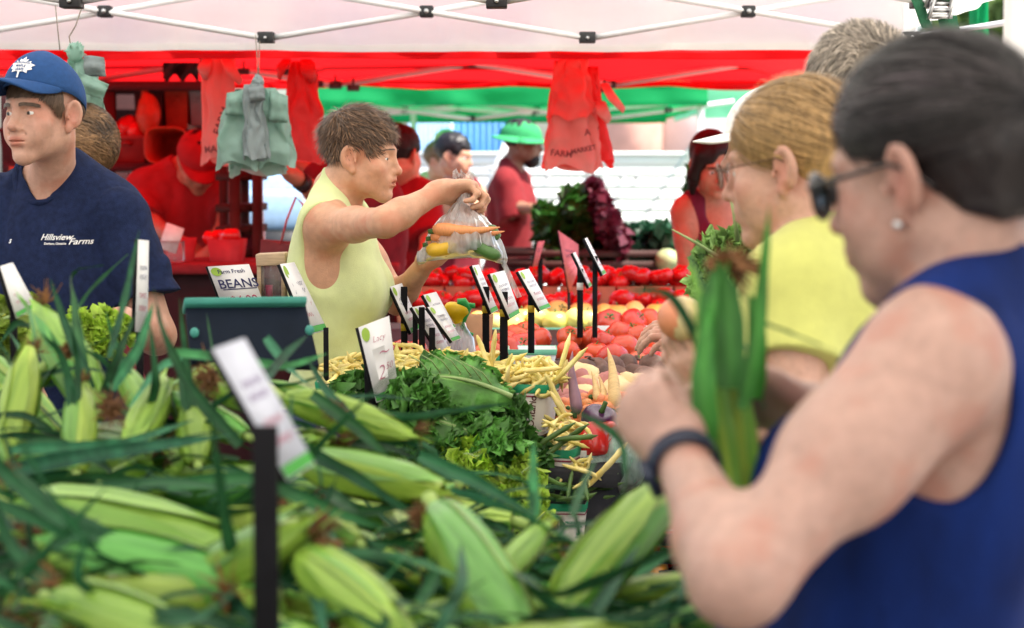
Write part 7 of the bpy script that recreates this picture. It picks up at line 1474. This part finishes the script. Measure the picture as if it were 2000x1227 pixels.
# navy display board with a teal top edge
bd = thing('display_board', 'dark navy board with a teal top edge standing in the corn', 'board', P(490, 720, 3.4)); Q = [P(375, 705, 3.4), P(625, 715, 3.45), P(597, 592, 3.5), P(362, 594, 3.46)]; nr = np.cross(np.array(Q[1])-Q[0], np.array(Q[3])-Q[0]); nr /= np.linalg.norm(nr); nr = nr if nr[1] > 0 else -nr
b = MB(); b.hexa([*[q for q in (Q[0], Q[1], Q[1]+nr*.02, Q[0]+nr*.02)], *[q for q in (Q[3], Q[2], Q[2]+nr*.02, Q[3]+nr*.02)]]); bevel(b.build('panel', mat('navy_plastic', (.006, .011, .022), rough=.75, spec=.15), bd, smooth=False), .003)
b = MB(); q3, q2 = P(359, 588, 3.45), P(599, 585, 3.49); dz = np.array([0, 0, .009]); b.hexa([q3-dz-nr*.006, q2-dz-nr*.006, q2-dz+nr*.03, q3-dz+nr*.03, q3+dz*.4-nr*.006, q2+dz*.4-nr*.006, q2+dz*.4+nr*.03, q3+dz*.4+nr*.03]); bevel(b.build('top_edge', mat('teal_plastic', (.06, .30, .25), rough=.5), bd, smooth=False), .003)
for px, py in ((380, 650), (605, 645)): b = MB(); b.ell(P(px, py, 3.42), (.008, .004, .009), 10, 6); b.build('button', mat('teal_plastic', (.10, .42, .36)), bd)
b = MB(); a, e = P(490, 705, 3.45), P(490, 800, 3.45); b.box((a+e)/2, (.05, .03, a[2]-e[2])); b.build('post', M_STAKE, bd, smooth=False)
# wooden card holder with a glass tube
wh_ = thing('glass_holder', 'clear glass holder with a wooden lid beside the BEANS card', 'holder', P(532, 580, 4.72)); q = P(532, 580, 4.72); k = pxm(4.72); wd = mat('pale_wood', (.5, .36, .24), rough=.7, var=.2, stretch=(1, 8, 8))
b = MB(); b.box(P(532, 506, 4.72), (58*k, .07, 24*k), roty(-.05)); bevel(b.build('lid', wd, wh_, smooth=False), .003); b = MB(); b.box(P(532, 552, 4.72), (44*k, .055, 72*k)); b.build('glass', clear_plastic('jar_glass', white=.15), wh_, smooth=False)
for px in (509, 556): b = MB(); b.box(P(px, 545, 4.72), (8*k, .06, 85*k)); b.build('post', wd, wh_, smooth=False)
b = MB(); b.box(P(532, 590, 4.72), (58*k, .07, 12*k)); b.build('base', wd, wh_, smooth=False)
b = MB(); b.box(P(526, 572, 4.72), (12*k, .02, 30*k)); b.build('filling', M_INKR, wh_, smooth=False)
# spray bottle
sp_ = thing('spray_bottle', 'spray bottle with a yellow and green trigger behind the beans', 'bottle', P(905, 700, 4.95)); k = pxm(4.95); yq = mat('yellow_plastic', (.75, .52, .01), rough=.3); gq = mat('green_plastic', (.01, .30, .05), rough=.3)
sh = Shape(); sh.u(p_ell(P(893, 607, 4.95), (25*k, .02, 16*k)), .01).u(p_ell(P(880, 600, 4.95), (12*k, .016, 10*k)), .01).u(p_cone(P(893, 610, 4.95), P(895, 628, 4.95), .014, .013), .01); V, Q_ = polygonise(sh, P(893, 610, 4.95)-.08, P(893, 610, 4.95)+.08, .004); link_mesh('spray_head', V, Q_, yq, sp_)
b = MB(); b.tube([P(893, 592, 4.95), P(905, 592, 4.95), P(914, 602, 4.95), P(906, 622, 4.95), P(903, 636, 4.95), P(912, 650, 4.95), P(924, 655, 4.95)], [.011, .014, .011, .008, .007, .006, .005], 10); b.build('trigger', gq, sp_); b = MB(); b.tube([P(908, 598, 4.95), P(928, 597, 4.95)], [.009, .006], 10); b.build('nozzle', gq, sp_)
th = np.linspace(0, 2*np.pi, 24, endpoint=False); b = MB(); V = []
for y, r in ((628, 11), (640, 14), (660, 28), (690, 33), (735, 34)): q = P(898, y, 4.95); V.append(np.stack([q[0]+r*k*np.cos(th), q[1]+r*k*.8*np.sin(th), q[2]+0*th], 1))
b.loft(np.array(V)); b.build('bottle', clear_plastic('frosted_bottle', white=.5), sp_)
# ---------------------------------------------------------------- hanging bags
M_GBAG = mat('grey_green_bag', (.36, .56, .47), rough=.45, var=.08, scale=10, trans=.5, bump=1.5, bscale=30, spec=.5); M_GREYBAG = mat('grey_bag', (.34, .40, .40), rough=.45, var=.1, scale=10, trans=.45, bump=1.5, bscale=30); M_PBAG = mat('pink_bag', (.85, .20, .18), rough=.45, var=.06, scale=6, trans=.5, bump=1.5, bscale=26); M_RBAG = mat('red_bag', (.75, .06, .06), rough=.45, var=.08, scale=6, trans=.5, bump=1.5, bscale=26); M_PALEPINK = mat('pale_pink_bag', (.80, .36, .32), rough=.5, var=.06, scale=6, trans=.5, bump=1.5, bscale=26); M_TWINE = mat('grey_twine', (.25, .22, .18), rough=.9)
def drape(parent, nm, top, bot, wt, wb, d, m, folds=5, depth=.05, seed=0, solid=True, hem=.0, curve=0):
    """flattened open-bottomed bag from a gathered top to a flared bottom, sizes in photo pixels"""
    r_ = np.random.RandomState(seed); k = pxm(d); nr_, na = 18, 56; V = np.zeros((nr_, na, 3)); ph = r_.rand(4)*6.28; a = np.linspace(0, 2*np.pi, na, endpoint=False)
    for i in range(nr_):
        t = i/(nr_-1); e = t**.75; w = (wt+(wb-wt)*e)/2*k; cx = top[0]+(bot[0]-top[0])*t+curve*math.sin(t*3.14); cy = top[1]+(bot[1]-top[1])*t; c = P(cx, cy, d); se_ = lambda v: np.sign(v)*np.abs(v)**.8
        fold = 1+(.22*(1-t)+.05)*np.cos(folds*a+ph[0])+.05*np.cos((folds*2+1)*a+ph[1]+t*3); V[i, :, 0] = c[0]+w*se_(np.cos(a))*fold; V[i, :, 1] = c[1]+depth*(.35+.65*e)*np.sin(a)*fold; V[i, :, 2] = c[2]+hem*k*t*np.cos(3*a+ph[2])+.012*t*vnoise(np.stack([a*2, 0*a+t*3, 0*a+seed], 1)); V[i, :, 0] += .010*vnoise(np.stack([a*1.6, 0*a+t*6, 0*a+seed+9], 1)); V[i, :, 1] += .012*vnoise(np.stack([a*2.5, 0*a+t*7, 0*a+seed+4], 1))
    b = MB(); b.loft(V, cap=False); b.f.append(tuple(range(na-1, -1, -1))); b.mi.append(0); return b.build(nm, m, parent)
def flap(parent, nm, quad, d, m, puff=.012, seed=0):
    V = np.zeros((9, 9, 3)); q = [P(*x, d) for x in quad]
    for i in range(9):
        for j in range(9): u, v = j/8, i/8; V[i, j] = (q[0]*(1-u)+q[1]*u)*(1-v)+(q[3]*(1-u)+q[2]*u)*v+[0, -puff*math.sin(u*3.14)*math.sin(v*3.14)+.004*math.sin(i*1.3+seed)+.003*math.sin(j*2+seed), 0]
    b = MB(); b.grid(V); o = b.build(nm, m, parent); s = o.modifiers.new('s', 'SOLIDIFY'); s.thickness = .002; return o
def knot(parent, c, d, r, m, seed=0, n=12):
    r_ = np.random.RandomState(seed); b = MB(); q = P(*c, d); sh = Shape(); sh.u(p_ell(q, np.array([r, r*.8, r*1.1])*pxm(d)), .01)
    for _ in range(n): dd = r_.normal(size=3)+[0, 0, .7]; dd /= np.linalg.norm(dd); sh.u(p_cone(q, q+dd*r*1.3*pxm(d), r*.32*pxm(d), r*.1*pxm(d)), .004)
    V, Q_ = polygonise(sh, q-r*2.6*pxm(d), q+r*2.6*pxm(d), .0035); return link_mesh('knot', V, Q_, m, parent)
def twine(parent, pts, d, r=.0016): b = MB(); b.tube([P(*p, d) for p in pts], r, 5); return b.build('string', M_TWINE, parent)
G = thing('bag_bundle', 'bundle of grey green plastic bags hanging by a string left of the vendor', 'bags', P(500, 165, 6.15)); d = 6.15
drape(G, 'bag', (478, 175), (470, 325), 30, 92, d, M_GBAG, 4, .05, 1, hem=7, curve=-12); drape(G, 'bag', (520, 172), (540, 322), 34, 78, d+.01, M_GBAG, 4, .05, 2, hem=3, curve=6); drape(G, 'bag', (497, 165), (500, 310), 26, 46, d-.06, M_GREYBAG, 5, .03, 3); drape(G, 'bag', (505, 180), (505, 335), 60, 110, d+.06, M_GBAG, 6, .03, 14, hem=8)
flap(G, 'folded_flap', [(443, 182), (475, 178), (478, 225), (440, 225)], d-.05, M_GBAG, .02, 1); flap(G, 'folded_flap', [(527, 178), (562, 188), (562, 240), (525, 238)], d-.06, M_GBAG, .02, 2); flap(G, 'folded_flap', [(484, 172), (515, 168), (518, 195), (488, 200)], d-.09, M_GREYBAG, .02, 3); knot(G, (504, 160), d-.03, 12, M_GREYBAG, 2); twine(G, [(499, 68), (502, 110), (504, 155)], d); twine(G, [(507, 80), (506, 110), (505, 155)], d)
G = thing('bag_bundle', 'bundle of grey green plastic bags hanging behind the blue cap', 'bags', P(150, 100, 5.4)); d = 5.4
drape(G, 'bag', (160, 115), (192, 305), 40, 60, d, M_GBAG, 4, .04, 5, hem=8); drape(G, 'bag', (150, 120), (165, 285), 36, 40, d+.04, M_GREYBAG, 5, .03, 6); flap(G, 'folded_flap', [(163, 108), (203, 112), (206, 150), (166, 148)], d-.05, M_GREYBAG, .02, 5); flap(G, 'folded_flap', [(155, 140), (213, 165), (200, 195), (160, 180)], d-.07, M_GBAG, .02, 6); knot(G, (147, 102), d-.02, 17, M_GBAG, 6, 22); twine(G, [(108, 10), (113, 60), (117, 98)], d); twine(G, [(160, 14), (148, 50), (135, 72), (140, 100)], d, .002)
M_BAGINK = mat('faded_bag_ink', (.16, .05, .05), rough=.7)
def pink(label, x, y0, y1, wt, wb, d, m, seed, text=None, extra=(), handles=()):
    G = thing('bag_bundle', label, 'bags', P(x, y0, d), 'pink and red bags hanging from the red canopy')
    for k, (dx, yy0, yy1, w0, w1, mm, do) in enumerate(extra): drape(G, 'bag', (x+dx*.4, yy0), (x+dx, yy1), w0, w1, d+do, mm, 4, .04, seed+k, hem=6)
    bb = drape(G, 'bag', (x, y0), (x, y1), wt, wb, d, m, 5, .05, seed+9, hem=6)
    for hx0, hy0, hx1, hy1 in handles: b = MB(); b.tube([P(hx0, hy0, d-.02), P((hx0+hx1)/2-4, (hy0+hy1)/2, d-.05), P(hx1, hy1, d-.02)], [12*pxm(d), 15*pxm(d), 10*pxm(d)], 10, flat=.35); b.build('handle', m, G)
    bpy.context.view_layer.update()
    for k, (s, px, py, size, rot) in enumerate(text or ()):
        v, f = text_mesh(s, size*pxm(d), 0, thick=.0006); r_ = np.array([math.cos(rot), 0, math.sin(rot)]); u_ = np.array([-math.sin(rot), 0, math.cos(rot)]); cands = [o for o in G.children if o.name.startswith('bag')]; project_text([(v, f, P(px, py, d-.15), r_, u_)], M_BAGINK, G, [o for o in cands][-1] if len(cands) == 1 else cands[k % len(cands)] if False else bb, 'lettering', .004)
    return G
pink('pale pink bags printed FARM MARKET hanging left of the grey green bundle', 428, 115, 318, 50, 62, 7.0, M_PALEPINK, 30, [('FARM', 424, 235, 22, 1.25), ('MARKET', 424, 290, 18, .08)], [(-8, 118, 300, 36, 50, M_PBAG, .08)], [(405, 118, 398, 152), (440, 115, 470, 160)])
pink('bright red bag hanging right of the grey green bundle', 590, 120, 315, 34, 92, 7.0, M_RBAG, 40, None, [(6, 122, 312, 40, 70, M_PBAG, .06)], [(560, 118, 545, 150), (598, 118, 612, 158)])
pink('large pink bags printed FARM MARKET hanging right of centre', 1118, 200, 330, 64, 112, 7.1, M_PALEPINK, 50, [('FARM', 1098, 300, 17, -.1), ('MARKET', 1142, 292, 13, .2), ('A', 1150, 258, 18, .1)], [(-12, 118, 322, 48, 100, M_PBAG, .05), (40, 130, 322, 50, 82, M_RBAG, .08), (0, 116, 230, 44, 90, M_PBAG, -.02)], [(1180, 165, 1218, 215), (1172, 200, 1190, 235)])
# ---------------------------------------------------------------- what the hands hold
M_CLEAR = clear_plastic('clear_bag_plastic', white=.72)
d = 4.46; bg = thing('plastic_bag', 'clear plastic bag of carrots and cucumbers held out by the vendor', 'bag', P(900, 385, d)); nrw, na = 26, 72; V = np.zeros((nrw, na, 3)); a = np.linspace(0, 2*np.pi, na, endpoint=False); k = pxm(d)
rows = [(376, 908, 16, .010), (392, 906, 26, .014), (408, 905, 50, .022), (424, 905, 76, .032), (440, 906, 104, .042), (456, 906, 126, .052), (474, 904, 144, .06), (490, 903, 158, .055), (502, 903, 166, .03), (508, 903, 162, .012)]
for i in range(nrw):
    t = i/(nrw-1)*(len(rows)-1); j = min(int(t), len(rows)-2); f = t-j; y, cx, w, dep = [rows[j][m]*(1-f)+rows[j+1][m]*f for m in range(4)]; c = P(cx, y, d); fo = 1+.07*np.cos(11*a+i*.06)*(1-i/nrw*.5)+.05*np.cos(17*a)+.04*vnoise(np.stack([a*5, 0*a+i*.35, 0*a], 1))
    V[i, :, 0] = c[0]+w/2*k*np.cos(a)*fo; V[i, :, 1] = c[1]+dep*np.sin(a)*fo; V[i, :, 2] = c[2]-.0+.0006*w*k*0+(.010*np.cos(2*a)*(i/nrw)**6)*-1+.006*vnoise(np.stack([a*4, 0*a+i*.7, 0*a], 1))
b = MB(); b.loft(V, cap=False); b.f.append(tuple((nrw-1)*na+j for j in range(na))); b.mi.append(0); b.build('film', M_CLEAR, bg)
b = MB(); W = np.zeros((8, 4, 3)); 
for i in range(8):
    for j in range(4): W[i, j] = P(968+i*6.2+j*3.2-2, 488+i*13.5-j*1.0, d+.01*math.sin(i+j))
b.grid(W); o = b.build('tail', M_CLEAR, bg); b = MB(); W = np.zeros((6, 10, 3))
for i in range(6):
    for j in range(10): W[i, j] = P(884+j*4.6+3*math.sin(j), 360-i*5-(6*math.sin(j*1.9)), d+.06+.02*math.sin(j*1.3+i))
b.grid(W); b.build('gathered_top', clear_plastic('white_bag_top', white=.5), bg)
for i, (p0, p1, pl, lb) in enumerate((((846, 452), (958, 446), CAR, 'pale orange carrot lying on top inside the held bag'), ((842, 466), (952, 456), CAR, 'orange carrot in the middle of the held bag'), ((836, 478), (950, 466), CAR, 'red orange carrot low in the held bag'), ((860, 442), (940, 438), CAR, 'carrot at the back of the held bag'))):
    e0, e1 = P(*p0, d-.035+.012*i), P(*p1, d-.035+.012*i); put(pl, i, e0, frame(-(e1-e0)), np.linalg.norm(e1-e0)/.13, lb, 'carrot')
M_CUKE = mat('cucumber_skin', (.07, .16, .04), rough=.35, var=.3, scale=20, bump=.3, bscale=60); M_GOLD = mat('golden_squash', (.70, .42, .03), rough=.35, var=.15)
for p0, p1, r, m, lb, nm, dd in (((832, 488), (892, 478), .016, M_GOLD, 'golden squash at the lower left inside the held bag', 'squash', -.04), ((918, 472), (978, 502), .014, M_CUKE, 'cucumber pointing down right inside the held bag', 'cucumber', -.04), ((905, 485), (965, 488), .014, M_CUKE, 'cucumber at the bottom of the held bag', 'cucumber', -.01), ((955, 440), (972, 470), .015, M_CUKE, 'short cucumber at the right side of the held bag', 'cucumber', 0)):
    e0, e1 = P(*p0, d+dd), P(*p1, d+dd); t_ = np.linspace(0, 1, 12)[:, None]; b = MB(); b.tube(e0+(e1-e0)*t_+[0, 0, .0]-np.sin(t_*3.14)*np.array([0, 0, .004]), r*np.interp(t_[:, 0], [0, .06, .2, .8, .94, 1], [.3, .75, 1, 1, .75, .3]), 14); tag(b.build(nm, m, None, loc=(e0+e1)/2), lb, nm)
# corn held by the nearest woman
o = ear((1450, 990, 2.02), (1402, 610, 2.05), 0, 'large corn ear held upright by the woman in the blue tank top', fat=1.0, roll=2.0); E.append(o); o['group'] = 'corn ears heaped in the foreground'; del o['group']
for pts, w in (([(1400, 720, 2.0), (1390, 610, 2.0), (1402, 540, 2.03), (1430, 500, 2.05)], .014), ([(1450, 800, 1.98), (1478, 680, 2.0), (1488, 560, 2.02), (1503, 395, 2.05)], .0085), ([(1384, 860, 1.96), (1374, 760, 1.96), (1378, 680, 1.98), (1385, 600, 2.0)], .013), ([(1470, 625, 2.03), (1540, 650, 2.05), (1640, 690, 2.1)], .003), ([(1425, 760, 1.97), (1428, 660, 1.98), (1420, 570, 2.0), (1400, 510, 2.0)], .015), ([(1475, 780, 2.04), (1480, 660, 2.05), (1465, 570, 2.08)], .011)): blade(o, pts, w, .3, tint=(2.0, 1.9, .8))
b = MB(); q = P(1425, 515, 2.05)
for j in range(60): dv = rg.normal(size=3)*np.array([1, .7, .45]); dv /= np.linalg.norm(dv); b.tube([q, q+dv*.014, q+dv*.03+[.004, 0, -.004]], [.003, .0025, .001], 4, cap=False)
v_ = np.concatenate(b.v); local_link('silk', v_, b.f, M_SILK, o, o.matrix_basis)
# the fruit in the blond woman's hand, the kale bunch and scallions beyond
q = P(1330, 622, 3.0); sh = Shape(); sh.u(p_ell(q, (.036, .034, .034)), .01); V, Q_ = polygonise(sh, q-.06, q+.06, .004); fc = np.ones((len(V), 3)); mk_ = V[:, 0] < q[0]-.008+.006*vnoise(V*90); fc[mk_] = (1.0, .45, .42); tag(link_mesh('fruit', V, Q_, mat('cream_pink_fruit', (.68, .56, .30), rough=.4, attr=True, var=.12), None, cols=fc, loc=q), 'cream and pink fruit held up in the hand of the blond woman', 'fruit')
M_PKALE = mat('pale_kale', (.17, .30, .08), rough=.55, attr=True, var=.3, trans=.2, bump=.4, bscale=120)
for i, (x, y, r, lb) in enumerate(((1395, 500, 42, 'pale curly kale bunch below the chin of the woman in maroon, upper part'), (1380, 540, 36, 'pale curly kale bunch hanging lower left beside the silk of the held corn'), (1430, 560, 40, 'curly kale bunch between the held corn and the yellow shirt'), (1440, 470, 30, 'curly kale top beside the scallions'))): kale_bunch(lb, x+18, y+8, 4.0, r*.82, 11, .030, 160+i, (.8, 1.4) if i != 2 else (.4, .8), M_PKALE, 'pale kale bunches held up at the right')
sc_ = thing('scallions', 'tall scallion stalks rising from the pale kale', 'scallions', P(1450, 520, 3.9))
for p0, p1, w in (((1440, 470), (1422, 365), .005), ((1455, 480), (1438, 395), .004), ((1470, 480), (1462, 380), .004), ((1478, 520), (1466, 400), .003), ((1490, 560), (1500, 440), .004), ((1400, 500), (1312, 448), .004)): b = MB(); b.tube([P(*p0, 3.9), P((p0[0]+p1[0])/2+3, (p0[1]+p1[1])/2, 3.88), P(*p1, 3.9)], [w, w*.8, w*.3], 7); b.build('stalk', M_RIB, sc_)
